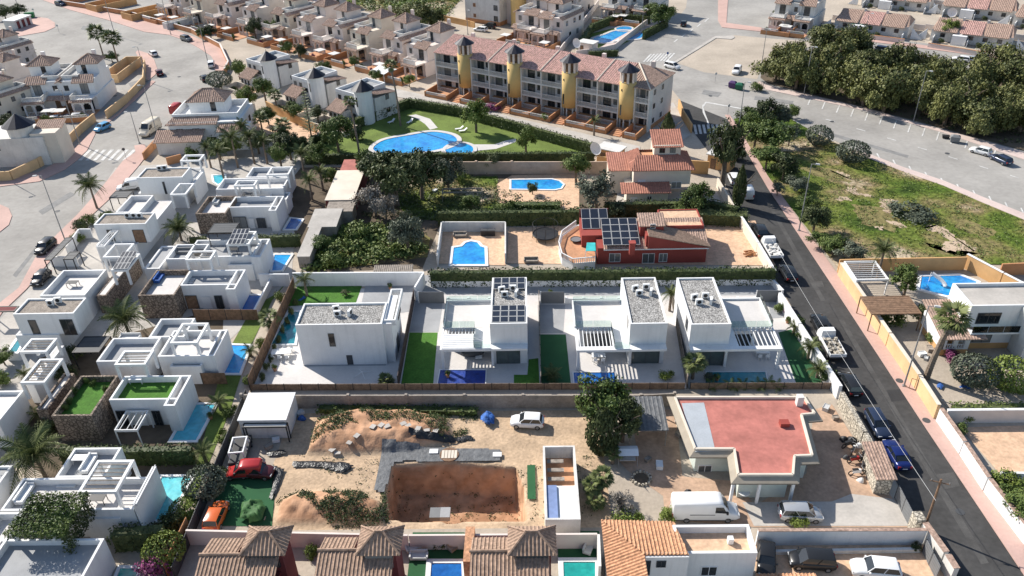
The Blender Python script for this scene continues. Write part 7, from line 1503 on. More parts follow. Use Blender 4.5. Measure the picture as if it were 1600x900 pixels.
for i, (x, y) in enumerate(PN):
    ri, rr = sorted(PN, key=lambda q: q[1]).index((x, y)), sorted(PN).index((x, y)); row = 'back' if y < 128 else ('middle' if y < 165 else 'front'); same = sorted(q for q in PN if (('back' if q[1] < 128 else ('middle' if q[1] < 165 else 'front')) == row)); n_ = same.index((x, y))
    ORD = ['leftmost', 'second from left', 'third from left', 'fourth from left', 'fifth from left', 'sixth from left', 'seventh from left', 'eighth from left', 'ninth from left', 'tenth from left', 'eleventh from left', 'twelfth from left', 'thirteenth from left', 'fourteenth from left']
    tree(x, y, 7.5+2.5*((i*7) % 5)/5, 5.2+1.6*((i*3) % 4)/4, 'pine', 'pine in the %s row of the roadside grove, %s' % (row, ORD[n_]), 'pines of the roadside grove')
for a in (  # px, py, height, frond length, label, count, fan, lean
 (152, 326, 4.6, 3.3, 'lone palm on the pink pavement left of the white minibus', 26, False), (163, 92, 7, 3.4, 'left palm of the pair at the road bend', 26, True), (186, 102, 7, 3.6, 'right palm of the pair at the road bend', 28, True), (284, 376, 2.2, 3.3, 'dark palm between the stone terrace and the gravel roof villa', 26, False),
 (205, 532, 3.6, 4.0, 'large palm in the centre of the white estate', 30, False), (72, 748, 3.8, 4.4, 'large palm at the lower left above the white villa', 30, False), (480, 462, 2.8, 2.2, 'slender palm behind the plain cube villa', 14, False), (424, 512, 1.4, 2.0, 'bushy palm by the dark brown fence', 20, True),
 (345, 640, 1.2, 1.8, 'small palm beside the teal estate pool', 18, False), (322, 722, 1.6, 2.0, 'small palm at the right end of the dark hedge', 18, False), (392, 556, .8, 1.5, 'low palm in the garden strip', 16, False), (862, 590, .5, 1.8, 'low spreading palm on the dark lawn', 18, False), (1082, 592, 2.4, 1.9, 'fan palm at the corner of the street side villa', 26, True),
 (1046, 486, 3.0, 1.8, 'palm rising between the two right hand modern villas', 20, False), (957, 724, 1.6, 1.3, 'little palm below the dense conifer', 18, True), (925, 776, 1.6, 1.5, 'left head of the dark yucca clump', 22, True), (940, 768, 2.0, 1.6, 'tallest head of the dark yucca clump', 22, True), (930, 794, 1.0, 1.3, 'lowest head of the dark yucca clump', 20, True),
 (1370, 436, 5, 2.6, 'palm behind the white open pergola', 24, False), (1276, 590, 1.4, 1.9, 'palm in the white walled border nearest the reed screen', 22, False), (1262, 560, 1.8, 1.9, 'palm midway along the white walled border', 22, False), (1240, 520, 1.0, 1.4, 'small palm at the head of the white walled border', 18, False), (604, 600, .3, 1.5, 'dark spiky plant at the corner of the cube villa paving', 20, True),
 (350, 280, 6, 2.6, 'palm beside the small turquoise estate pool', 22, False), (372, 262, 6.5, 2.8, 'palm behind the far estate villa, left', 24, False), (398, 256, 6, 2.6, 'palm behind the far estate villa, middle', 22, False), (418, 256, 5, 2.4, 'palm behind the far estate villa, right', 22, False), (488, 312, 4, 2.4, 'palm beside the concrete slab roofs', 22, False), (478, 285, 6, 2.6, 'palm left of the cream roofed shed', 24, False),
 (448, 228, 4.5, 2.4, 'palm on the dry terracotta terrace', 22, True), (386, 232, 5, 2.4, 'palm right of the clay roofed white house', 22, False), (412, 214, 4, 2.2, 'yellowing palm near the first turret villa', 22, True), (434, 176, 4, 2.2, 'palm by the white wall of the first turret villa', 22, True), (354, 232, 4, 2.2, 'palm in front of the clay roofed white house', 20, False), (1046, 909, 1.5, 2.0, 'palm fronds rising at the bottom edge by the white house', 22, False), (928, 212, 3.5, 1.8, 'palm in the apartment front yard', 18, False),
 (505, 298, 4, 2.2, 'palm against the white garden wall', 20, False), (330, 262, 4.5, 2.2, 'palm at the back of the estate court', 20, False), (55, 98, 3, 2, 'palm between the far left houses', 18, False), (40, 590, .6, 1.5, 'palm in the planter left of the pergola villa', 14, False), (62, 655, .8, 1.6, 'low palm beneath the stone terrace', 16, False)):
    palm(*a)
palm(626, 197, 13.5, 1.9, 'very tall thin palm on the pool lawn', 24, True, -.06, dead=6); palm(562, 244, 11.5, 1.8, 'tall thin palm beside the round leafy tree', 22, True, -.05, dead=5)
palm(1447, 592, 9.0, 2.7, 'tall leaning palm in the gravel garden by the street', 26, True, .10, r0=.42, dead=10)
norfolk(488, 222, 12, 'tiered araucaria tree before the middle turret villa')
for i, (x, y) in enumerate(((1112, 606), (1143, 606), (1160, 604), (1185, 606), (1214, 606), (1200, 602))):
    palm(x, y, .2, 1.5, ('banana plant at the left of the dark teal pool', 'second banana plant along the dark teal pool', 'third banana plant along the dark teal pool', 'fourth banana plant along the dark teal pool', 'banana plant at the right end of the dark teal pool', 'banana plant just before the right end of the dark teal pool')[i], 10, False, name='banana_plant', group='banana plants by the dark teal pool', m=LMID)
OR2 = ['nearest the camera', 'second from the camera', 'third from the camera', 'fourth from the camera', 'fifth from the camera', 'sixth from the camera', 'seventh from the camera', 'eighth from the camera', 'farthest from the camera']
for i in range(9): x = 411+i*6.4; tree(x, 594-i*14.5, 1.3+.3*(i % 2), .5, 'dbush', 'dark column shrub beside the teal pool, '+OR2[i], 'column shrubs along the brown fence')
for i, (x, y, h, r, kd, l) in enumerate(((1232, 492, 1.2, 1.0, 'purple', 'red flowering shrub on the white street wall'), (1244, 508, 1.6, 1.2, 'bush', 'shrub below the red flowering shrub'), (1252, 530, 1.8, 1.1, 'bush', 'leafy shrub midway down the white street wall'), (1266, 545, 1.6, 1.2, 'lbush', 'lighter shrub midway down the white street wall'), (1290, 590, 1.6, 1.4, 'bush', 'leafy shrub at the foot of the white street wall'),
   (1218, 488, 1.6, 1.0, 'bush', 'shrub beside the dark sliding gate'), (1108, 592, .9, .9, 'obush', 'pale shrub under the fan palm'), (1040, 592, 1.3, 1.0, 'lbush', 'light green shrub at the corner of the tree side villa'), (540, 462, .9, .8, 'dark', 'small tree on the bright turf behind the cube villa'), (127, 360, 2, 1.6, 'dbush', 'shrub behind the gravel roof villa by the road'), (140, 350, 2, 1.5, 'bush', 'shrub beside the lone palm'), (122, 378, 1.6, 1.4, 'lbush', 'light shrub beside the dark court hedge'),
   (168, 345, 2, 1.6, 'bush', 'shrub before the brown gravel roof'), (106, 590, 2, 1.6, 'dbush', 'dark shrub between the pergolas and the turf roof'), (118, 560, 2, 1.6, 'dbush', 'dark shrub under the louvred canopy'), (74, 680, 2, 1.8, 'dbush', 'dark shrub below the stone wall at left'), (8, 570, 2.4, 2, 'broad', 'green tree at the left edge by the plunge pool'), (5, 600, 2, 1.6, 'bush', 'shrub at the left edge below the plunge pool'),
   (388, 600, 1.2, 1, 'bush', 'shrub in the strip beside the white hut'), (360, 650, 1.4, 1.1, 'bush', 'shrub beside the lot fence'), (438, 470, 1.6, 1.2, 'bush', 'shrub at the top of the garden strip'), (408, 540, 1.2, 1, 'lbush', 'light shrub in the garden strip'), (352, 690, 1.6, 1.2, 'bush', 'shrub near the small hedge palm'), (690, 225, .1, .1, 'bush', '')[:0] or (770, 172, 1.6, 2.4, 'purple', 'magenta bougainvillea in the apartment yard'), (852, 188, 1.6, 1.6, 'bush', 'green shrub in the apartment yard'),
   (350, 745, 1.4, 1.0, 'bush', 'shrub between the lot fence and the red vans'), (688, 852, 1.2, 1.0, 'dbush', 'shrub beside the deep blue pool'), (488, 868, 1.4, .9, 'lbush', 'light shrub between the first two tiled houses'), (1510, 655, 1.3, 1.2, 'lbush', 'flowering shrub at the top of the terrace wall'), (1498, 678, 1.4, 1.3, 'bush', 'shrub against the white and orange terrace wall'), (1430, 860, .9, .6, 'dark', 'potted plant at the end of the low kerb wall'))):
    tree(x, y, h, r, kd, l)
for a in ((440, 262, 5, 3, 'broad', 'leafy tree behind the far estate terraces'), (455, 250, 5.5, 3.2, 'dark', 'dark tree under the long low pool hedge, left'), (500, 262, 5, 3, 'broad', 'leafy tree under the long low pool hedge'), (520, 290, 3.5, 2.4, 'light', 'yellow green shrub tree near the cream shed'), (345, 250, 5, 3, 'broad', 'green tree between the clay roofed house and the estate'),
 (368, 245, 4.5, 2.6, 'light', 'light green tree right of the clay roofed house'), (405, 240, 5, 3, 'dark', 'dark tree among the palms of the estate edge'), (300, 250, 3, 2, 'bush', 'shrub at the foot of the clay roofed house'), (420, 195, 4, 2.4, 'broad', 'tree over the dry terracotta terrace'), (378, 192, 4, 2.4, 'light', 'small light tree beside the white terrace wall'),
 (498, 192, 4, 2.4, 'dark', 'dark tree at the foot of the araucaria'), (462, 190, 4.5, 2.8, 'broad', 'tree before the middle turret villa'), (500, 395, 3, 2.6, 'broad', 'tree at the left of the overgrown plot'), (520, 415, 2.6, 2.4, 'bush', 'bush above the long white wall'), (560, 372, 3, 2.8, 'bush', 'bush at the top of the overgrown plot'), (600, 400, 2.2, 2.8, 'bush', 'broad bush in the middle of the overgrown plot'),
 (735, 330, 3, 2.2, 'broad', 'garden shrub tree behind the stepped pool hedge'), (770, 268, 3.5, 2, 'dark', 'dark shrub tree against the peach wall'), (790, 330, 2, 1.8, 'bush', 'shrub at the rear pool terrace'), (720, 285, 2.4, 2, 'lbush', 'light shrub by the bare garden frame'), (960, 345, 3, 2.4, 'dark', 'dark shrub tree behind the solar panels'), (1060, 345, 3, 2.2, 'broad', 'green shrub tree before the cream house'),
 (318, 62, 3.5, 2.2, 'broad', 'small tree by the green patch yard'), (470, 92, 4, 2.4, 'dark', 'dark tree behind the first turret villa'), (450, 86, 4, 2.2, 'broad', 'green tree behind the first turret villa'), (555, 108, 3.5, 2, 'broad', 'tree left of the big white awning'), (640, 136, 3, 1.8, 'light', 'light tree at the footpath start'),
 (15, 205, 4, 2.6, 'dark', 'dark tree left of the big white house'), (75, 195, 2.4, 1.6, 'bush', 'shrub in front of the big white house'), (1520, 250, .8, .8, 'obush', 'tuft by the bays')[:0] or (1216, 30, 3.5, 2, 'dark', 'dark tree at the top right alley'), (1150, 250, 2.6, 1.8, 'dbush', 'dark shrub at the foot of the street cypress')): tree(*a)
# ---------------------------------------------------------------- undergrowth
weeds('overgrown green plot between the slab roofs and the stepped pool', [(480, 424), (500, 385), (550, 356), (620, 352), (668, 380), (665, 402), (580, 412)], 1500, .16, .40, LMID, 'undergrowth', lambda x, y: .15+.9*max(0, nz_.noise(Vector((x*.2, y*.2, 4)))+.3))
weeds('dark undergrowth beneath the garden trees', [(570, 345), (560, 290), (700, 290), (800, 300), (960, 330), (900, 345), (690, 345)], 700, .12, .3, LDARK, 'undergrowth')
weeds('mixed green ground cover around the bare garden frame', [(620, 300), (690, 276), (778, 276), (776, 318), (880, 334), (690, 346), (640, 340)], 900, .08, .24, LMID, 'ground_cover')
weeds('wild grass tufts across the open field', [(1158, 190), (1290, 218), (1410, 268), (1600, 345), (1600, 410), (1320, 412), (1210, 285)], 1500, .07, .2, LMID, 'grass_tufts'); weeds('yellow green tufts across the open field', [(1160, 195), (1290, 222), (1410, 272), (1600, 350), (1600, 405), (1330, 410), (1220, 290)], 1500, .06, .17, LLIGHT, 'grass_tufts')
weeds('weeds over the upper soil mound', [(486, 700), (500, 655), (600, 641), (690, 648), (745, 646), (748, 668), (700, 690), (640, 668), (560, 672), (520, 690)], 1300, .05, .14, LHEDGE, 'weeds', lot_h)
weeds('weeds over the lower soil mound', [(432, 790), (460, 768), (600, 770), (608, 812), (600, 824), (520, 824), (480, 790)], 1500, .05, .13, LHEDGE, 'weeds', lot_h); weeds('sparse weeds across the lot and the pit', [(440, 700), (500, 716), (620, 720), (830, 730), (930, 700), (930, 810), (830, 815), (620, 800)], 420, .05, .13, LDARK, 'weeds', lot_h)
weeds('scrub on the waste ground beyond the dirt road', [(540, -6), (720, -6), (700, 28), (640, 30), (560, 14)], 900, .2, .55, LMID, 'scrub')
weeds('scrub beneath the pines', [(1192, 120), (1290, 74), (1500, 110), (1600, 125), (1600, 234), (1425, 186), (1255, 143)], 900, .15, .4, LDARK, 'scrub')
# ---------------------------------------------------------------- vehicles
for a in (
 ((95, 9), (112, 12), 'suv', 'darkblue', 'dark blue car driving along the far pavement'), ((292, 64), (303, 67), 'suv', 'grey', 'dark grey car parked by the far pavement bend'), ((240, 87), (230, 81), 'hatch', 'white', 'white car in the middle of the road bend'), ((250, 117), (246, 108), 'hatch', 'maroon', 'maroon car beside the inner pavement of the bend'),
 ((331, 104), (331, 94), 'mpv', 'white', 'white car parked at the outer end of the bend'), ((320, 126), (313, 118), 'hatch', 'black', 'black car half under the grey shrub tree'), ((161, 203), (150, 208), 'hatch', 'blue', 'light blue car by the ochre curved wall'), ((73, 391), (62, 401), 'suv', 'black', 'black car beside the black framed shade'),
 ((66, 440), (56, 450), 'hatch', 'black', 'black car partly behind the broad white terrace'), ((751, 49), (735, 47), 'estate', 'white', 'white car beside the dark pickup at top centre'), ((765, 44), (750, 42), 'suv', 'black', 'dark car in front of the top centre apartment block'), ((611, 35), (603, 32), 'hatch', 'cream', 'cream car on the dirt road'), ((625, 38), (616, 35), 'hatch', 'darkblue', 'dark car on the dirt road next to the cream one'),
 ((1068, 40), (1070, 32), 'hatch', 'black', 'dark car in the shade near the small park'), ((1050, 107), (1062, 110), 'mpv', 'white', 'white people carrier at the junction'), ((1151, 114), (1147, 120), 'suv', 'white', 'white car alone on the dirt parking'), ((1356, 81), (1355, 86), 'hatch', 'grey', 'grey car half hidden by the grove pines'), ((1380, 82), (1392, 84), 'mpv', 'darkblue', 'dark blue people carrier behind the grove'),
 ((1501, 96), (1488, 94), 'estate', 'white', 'white car parked behind the grove'), ((1525, 99), (1536, 101), 'mpv', 'silver', 'silver car partly hidden by pines'), ((1562, 253), (1548, 246), 'estate', 'darkblue', 'dark blue car in the roadside bays at the right edge'), ((1531, 240), (1520, 237), 'hatch', 'white', 'white car with its tailgate near the skip'),
 ((1280, 512), (1270, 492), 'suv', 'black', 'black car parked beside the white street wall'), ((1326, 606), (1314, 585), 'mpv', 'black', 'black car in the shadow of the white street wall'), ((1370, 668), (1380, 686), 'estate', 'darkblue', 'dark blue car with a bluish windscreen on the street'), ((1399, 716), (1389, 698), 'sedan', 'navy', 'bright navy blue car nearest on the street'),
 ((1230, 432), (1220, 414), 'suv', 'black', 'black car in the street behind the white truck'), ((1186, 366), (1176, 348), 'suv', 'black', 'dark car parked by the wall of the red house yard'), ((1146, 284), (1140, 270), 'mpv', 'white', 'white car parked under the tall cypress'), ((824, 664), (803, 663), 'hatch', 'white', 'white hatchback on the building lot'),
 ((1249, 808), (1275, 809), 'mpv', 'silver', 'silver people carrier in front of the bungalow'), ((1267, 882), (1238, 880), 'mpv', 'black', 'black car on the terracotta driveway'), ((1366, 896), (1336, 893), 'suv', 'white', 'white car on the terracotta driveway'), ((1196, 880), (1196, 900), 'hatch', 'black', 'dark car cut by the white house on the driveway'),
 ((92, 190), (102, 189), 'hatch', 'white', 'white car behind the cream wall at left'), ((108, 189), (118, 188), 'hatch', 'darkblue', 'dark blue car behind the cream wall at left'), ((126, 186), (136, 185), 'hatch', 'silver', 'silver car behind the cream wall at left'), ((340, 812), (347, 796), 'hatch', 'orange', 'orange car in the turf yard'), ((402, 742), (418, 743), 'hatch', 'maroon', 'maroon car at the end of the turf yard')):
    T = car(a[0][0], a[0][1], a[1], a[2], a[3], a[4])
van(1100, 806, (1160, 806), 'long white panel van in front of the red roofed bungalow', 6.9, 2.0, 2.7)
van(279, 175, (292, 165), 'bright red van on the left road', 5.0, 1.9, 2.3, 'red'); van(236, 208, (224, 216), 'cream camper van with a white roof beside the terracotta steps', 6.2, 2.2, 2.8, 'cream'); van(205, 296, (190, 298), 'white minibus beside the panelled carport', 5.0, 1.9, 2.1)
van(382, 742, (350, 744), 'red van in the turf yard', 4.2, 1.7, 1.8, 'red'); van(1166, 306, (1160, 292), 'white van parked by the slim cypress', 4.6, 1.8, 2.2)
def truck(px, py, to, label, load):
    p = XY(px, py); T = thing('truck', label, 'truck', (p[0], p[1], .04), heading((px, py), to)); M().box(-2.6, -1.0, .7, 1.2, 1.0, .9).build('chassis', DGREY, T)
    k = M(); ring(k, (-2.6, -1.05, 1.2, 1.05), .9, 1.35, .08); k.build('bed_sides', PLWHITE, T); M().frustum((1.3, -1.0, 3.0, 1.0), .6, (1.4, -.95, 2.9, .95), 1.3).frustum((1.4, -.95, 2.9, .95), 1.301, (1.5, -.85, 2.4, .85), 2.1).build('cab', CARPAINT['white'], T); M().add([(2.93, -.85, 1.35), (2.93, .85, 1.35), (2.46, .78, 2.05), (2.46, -.78, 2.05)], [(0, 1, 2, 3)]).build('windscreen', CGLASS, T)
    k = M(); r = random.Random(4)
    for i in range(70): x, y, s_ = r.uniform(-2.4, 1.0), r.uniform(-.9, .9), r.uniform(.1, .25); k.box(x-s_, y-s_*.7, .9, x+s_, y+s_*.7, 1.1+r.uniform(0, .4))
    k.build('load', load, T); g = car_meshes('suv')
    for x in (-1.7, 2.1):
        for s_ in (-1, 1): o_ = put('wheel', g['ty'], T, (x, s_*.9, .38), 0, 1.15, RUBBER); put('rim', g['rim'], o_, mat=ALLOY)
    return T
truck(1297, 548, (1284, 524), 'flatbed truck loaded with white rubble beside the street wall', RUBBLE); truck(1205, 398, (1195, 380), 'white truck parked by the red house yard', WHITE2)
p = XY(378, 712); T = thing('vehicle_shell', 'stripped dark jeep with a white open roll frame in the yard', 'vehicle', (p[0], p[1], 0), heading((378, 712), (384, 690))); M().box(-2.2, -.9, .4, 2.2, .9, 1.1).build('body', DGREY, T); k = M(); ring(k, (-1.6, -.85, 1.0, .85), 1.9, 2.05, .14)
for x in (-1.6, -.4, .9):
    for y in (-.8, .8): k.box(x, y-.06, 1.1, x+.12, y+.06, 1.9)
k.build('roll_frame', PLWHITE, T); M().box(-2.1, -.8, 1.1, 1.9, .8, 1.12).build('floor_pan', BLACK, T); g = car_meshes('suv')
for x in (-1.4, 1.4):
    for s_ in (-1, 1): o_ = put('wheel', g['ty'], T, (x, s_*.85, .36), 0, 1.1, RUBBER); put('rim', g['rim'], o_, mat=ALLOY)
# tarpaulins, covers and junk
def tarp(label, pts, h, m, name='tarpaulin', seed=1, amp=.4, cat='tarpaulin', hf=None):
    q = [XY(x, y) for x, y in pts]; c = (sum(a for a, _ in q)/len(q), sum(b for _, b in q)/len(q)); x0, x1 = min(a for a, _ in q), max(a for a, _ in q); y0, y1 = min(b for _, b in q), max(b for _, b in q)
    n = max(6, int((x1-x0)/.22)); m_ = max(6, int((y1-y0)/.22)); k = M(); k.sm = True; idx = {}
    for j in range(m_+1):
        for i in range(n+1):
            x, y = x0+(x1-x0)*i/n, y0+(y1-y0)*j/m_
            if inpoly(x, y, q):
                d = min(1, dpoly(x, y, q)/.6); z = (hf(x, y) if hf else .05)+.03+h*d**.5*(1-amp+amp*2*abs(nz_.noise(Vector((x*1.6, y*1.6, seed)))))+.07*abs(nz_.noise(Vector((x*5, y*5, seed)))); idx[i, j] = len(k.v); k.v.append((x-c[0], y-c[1], z))
    for (i, j) in idx:
        if (i+1, j) in idx and (i, j+1) in idx and (i+1, j+1) in idx: k.f.append((idx[i, j], idx[i+1, j], idx[i+1, j+1], idx[i, j+1]))
    o_ = k.build(name, m, None, (c[0], c[1], 0)); return tag(o_, label, cat)
GRTARP = mat('green_cover', (.05, .14, .04), .7, .15, 2); BLTARP = mat('black_plastic', (.025, .026, .028), .35, .3, 3, .9, 4, spec=.5)
tarp('green cover draped over a vehicle in the turf yard', [(374, 818), (378, 788), (412, 784), (420, 800), (412, 822)], 1.3, GRTARP); tarp('crumpled blue tarpaulin ball on the building lot', [(748, 662), (752, 650), (766, 646), (776, 654), (774, 666), (760, 670)], 1.0, BLUEC, seed=3)
tarp('grey ground sheet running across the lot above the pit', [(604, 697), (785, 702), (784, 722), (700, 724), (640, 722), (602, 724)], .05, TARP, 'ground_sheet', cat='ground sheet', hf=lambda x, y: .06+max(0, lot_h(x, y))); tarp('grey ground sheet running down left of the pit', [(599, 695), (624, 696), (612, 740), (602, 772), (581, 768)], .05, TARP, 'ground_sheet', cat='ground sheet', hf=lambda x, y: .07+max(0, lot_h(x, y)))
for i, (pts, l) in enumerate((([(638, 684), (700, 686), (735, 680), (746, 688), (700, 696), (640, 694)], 'black plastic sheet heap below the upper mound'), ([(456, 720), (540, 722), (556, 728), (540, 742), (500, 732), (456, 732)], 'long black plastic strip left of the ground sheets'), ([(424, 725), (448, 734), (434, 770), (426, 784), (420, 780), (426, 750)], 'black plastic strip beside the turf yard'), ([(408, 708), (446, 702), (452, 712), (420, 716)], 'grey cloth sheet beside the white hut'))):
    tarp(l, pts, .35, BLTARP, seed=i, hf=lambda x, y: max(0, lot_h(x, y)) if LX0 < x < LX1 else .03)
tarp('blue cloth heap in the gravel garden, left', [(1460, 606), (1466, 598), (1476, 604), (1472, 612)], .5, BLUEC, seed=8); tarp('blue cloth heap in the gravel garden, right', [(1496, 608), (1500, 600), (1518, 604), (1518, 612)], .5, BLUEC, seed=9); tarp('blue pool towel on the turf behind the cube villa', [(464, 470), (476, 462), (480, 466), (470, 472)], .08, BLUEC, seed=4, cat='towel')
tarp('turf strip beside the dug pit', [(821, 784), (822, 726), (839, 726), (839, 782)], .02, TURFD, 'turf_strip', cat='artificial turf', hf=lambda x, y: .12+max(0, lot_h(x, y)))
p = XY(688, 806, -2.4); T = thing('concrete_chamber', 'small grey box lying in the dug pit', 'box', (p[0], p[1], -2.45)); M().box(-1.1, -.7, 0, 0, .7, .6).build('left_half', MGREY, T); M().box(.02, -.7, 0, 1.1, .7, .62).build('right_half', GREYT, T)
p = XY(702, 712); T = thing('manhole_cover', 'round pale plank cover on the grey ground sheet', 'cover', (p[0], p[1], .12)); M().cyl((0, 0, 0), (0, 0, .1), 1.1, 1.1, 16).build('rim', WOOD, T)
for i in range(5): M().box(-.85+i*.36, -.62, .1, -.55+i*.36, .62, .14).build('plank', CREAM, T)
SL = [(520, 708), (528, 710), (548, 701), (560, 695), (585, 682), (598, 680), (607, 681), (632, 676), (640, 680), (655, 684), (668, 684), (682, 684)]
sm_ = M().box(-.35, -.3, 0, .35, .3, .08).mesh('slab')
for i, (x, y) in enumerate(SL):
    p = XY(x, y); o_ = put('paving_slab', sm_, None, (p[0], p[1], max(0, lot_h(*p))+.05), random.uniform(0, 1.5), None, CONC); tag(o_, 'loose concrete slab on the lot path, number %s counting from the plastic strip' % ['one', 'two', 'three', 'four', 'five', 'six', 'seven', 'eight', 'nine', 'ten', 'eleven', 'twelve'][i], 'slab', 'loose slabs below the upper mound')
for i, (x, y, l) in enumerate(((777, 712, 'white board on the grey ground sheet'), (678, 707, 'small white board beside the round plank cover'))):
    p = XY(x, y); tag(M().box(-.5, -.35, 0, .5, .35, .08).build('board', PLWHITE, None, (p[0], p[1], .16)), l, 'board')
p = XY(1002, 748); T = thing('fire_ring', 'ring of stones around a fire pit', 'fire pit', (p[0], p[1], .02)); r_ = random.Random(2)
for i in range(16): a = i*.393; s_ = r_.uniform(.14, .2); M().frustum((-s_, -s_, s_, s_), 0, (-s_*.6, -s_*.6, s_*.6, s_*.6), s_*1.5).build('stone', RUBBLE, T, (math.cos(a), math.sin(a), 0))
M().cyl((0, 0, 0), (0, 0, .05), .8, .8, 14).build('ash', SOIL, T)
p = XY(980, 722); T = thing('garden_swing', 'metal garden seat with a white canopy beside the little palm', 'swing seat', (p[0], p[1], .02)); M().add([(-1.1, -.8, 1.7), (1.1, -.8, 1.7), (1.1, 0, 2.0), (-1.1, 0, 2.0), (-1.1, .8, 1.7), (1.1, .8, 1.7)], [(0, 1, 2, 3), (3, 2, 5, 4)]).build('canopy', PLWHITE, T); M().box(-.9, -.3, .45, .9, .3, .55).build('seat', LGREY, T)
for x in (-1.05, 1.05):
    for y in (-.7, .7): M().cyl((x, y, 0), (x, 0, 1.95), .03, .03, 5).build('leg', STEEL, T)
p = XY(1161, 768, 1.2); T = thing('parasol_table', 'round white table under the bungalow porch', 'table', (*XY(1161, 776), .03)); M().cyl((0, 0, .72), (0, 0, .76), .65, .65, 16).build('tabletop', PLWHITE, T); M().cyl((0, 0, 0), (0, 0, .72), .05, .05, 6).build('leg', PLWHITE, T)
# motorbikes and clutter beside the stone wall
def bike(px, py, rz, label, m):
    p = XY(px, py); T = thing('motorbike', label, 'motorbike', (p[0], p[1], .03), rz)
    for x in (-.65, .65): k = ringmesh(.3, 0, .06, 12); o_ = k.build('wheel', RUBBER, T, (x, 0, .33)); o_.rotation_euler = (math.pi/2, 0, 0)
    M().frustum((-.5, -.16, .45, .16), .4, (-.45, -.12, .35, .12), .8).build('body', m, T); M().box(-.6, -.13, .8, .05, .13, .9).build('seat', BLACK, T); M().cyl((.5, -.35, 1.0), (.5, .35, 1.0), .025, .025, 5).build('handlebar', STEEL, T); M().cyl((.68, 0, .3), (.48, 0, 1.0), .04, .04, 5).build('fork', STEEL, T)
for a in ((1325, 698, .4, 'black motorbike furthest from the gatehouse', BLACK), (1332, 707, 1.0, 'white and black motorbike in the middle of the bike cluster', PLWHITE), (1335, 722, .2, 'red motorbike beside the stone wall', CARPAINT['red']), (1350, 713, .7, 'silver motorbike leaning toward the stone wall', ALLOY), (1338, 742, .1, 'white motorbike nearest the gatehouse', PLWHITE), (1348, 730, 1.2, 'dark motorbike between the red and white ones', DGREY)): bike(*a)
for i, (x, y, z, s_, m_, l, c_) in enumerate(((1318, 688, 0, .5, BLACK, 'black bin bag furthest up the stone wall', 'bin bag'), (1330, 690, 0, .6, BLACK, 'large black bin bag behind the bikes', 'bin bag'), (1342, 698, 0, .45, PLWHITE, 'white sack behind the silver motorbike', 'sack'), (1322, 716, 0, .4, DGREY, 'grey sack left of the red motorbike', 'sack'), (1356, 722, 0, .5, GRTARP, 'green sack against the stone wall', 'sack'), (1345, 752, 0, .4, PLWHITE, 'white sack in front of the gatehouse', 'sack'),
    (1075, 770, 0, .4, BLACK, 'dark sack under the bungalow side wall', 'sack'), (1025, 655, 0, .5, MGREY, 'grey sack under the dark carport', 'sack'), (1000, 640, 0, .5, GWOOD, 'brown sack at the back of the dark carport', 'sack'), (472, 655, 0, .5, BLUEC, 'blue and white heap right of the white hut', 'sack'))):
    p = XY(x, y); r_ = random.Random(i); k = M(); k.sm = True; n_ = 9
    for a in range(4):
        for b in range(n_):
            ph = a/4*1.5; t_ = b*6.2832/n_; q_ = s_*math.cos(ph)*(1+.2*math.sin(b*2.3+i)); k.v.append((q_*math.cos(t_), q_*math.sin(t_)*.8, s_*1.1*math.sin(ph)))
    k.v.append((0, 0, s_*1.25)); k.f = [(a*n_+b, a*n_+(b+1) % n_, (a+1)*n_+(b+1) % n_, (a+1)*n_+b) for a in range(3) for b in range(n_)]+[(3*n_+b, 3*n_+(b+1) % n_, 4*n_) for b in range(n_)]
    tag(k.build('sack', m_, None, (p[0], p[1], .03)), l, c_)
# containers and bins
def container(px, py, rz, label, m, s_=(1.6, 1.3, 1.6)):
    p = XY(px, py); T = thing('waste_container', label, 'container', (p[0], p[1], .03), rz); a, b, c = s_; M().frustum((-a/2, -b/2, a/2, b/2), .15, (-a/2-.08, -b/2-.08, a/2+.08, b/2+.08), c*.8).build('bin_body', m, T); M().frustum((-a/2-.1, -b/2-.1, a/2+.1, b/2+.1), c*.8+.01, (-a/2+.3, -b/2+.3, a/2-.3, b/2-.3), c).build('lid', m, T)
    for x in (-a/2+.15, a/2-.15): M().cyl((x, -.4, .1), (x, -.3, .1), .1, .1, 8).build('wheel', RUBBER, T)
container(1144, 137, -.5, 'purple recycling container by the dirt parking', mat('purple_plastic', (.10, .05, .16), .5)); container(1155, 140, -.5, 'green recycling container by the dirt parking', mat('green_plastic', (.02, .15, .08), .5)); container(47, 28, .3, 'green container beside the white kiosk', mat('green_plastic_light', (.03, .22, .07), .5), (3, 1.6, 1.8)); container(1491, 222, -.4, 'dark grey wheeled bin on the wide road pavement', MGREY, (1.6, 1.2, 1.5)); container(1477, 216, -.4, 'black rubbish bags beside the grey wheeled bin', BLACK, (1.2, .9, .7))
p = XY(1168, 398); T = thing('lumber_pile', 'pile of orange brown logs in the red house yard', 'log pile', (p[0], p[1], .05)); r_ = random.Random(3)
for i in range(14): M().cyl((r_.uniform(-1, .2), r_.uniform(-.8, .8), .12+.1*(i % 3)), (r_.uniform(.3, 1.4), r_.uniform(-.8, .8), .12+.12*(i % 3)), .09, .08, 6).build('log', ORANGE, T)
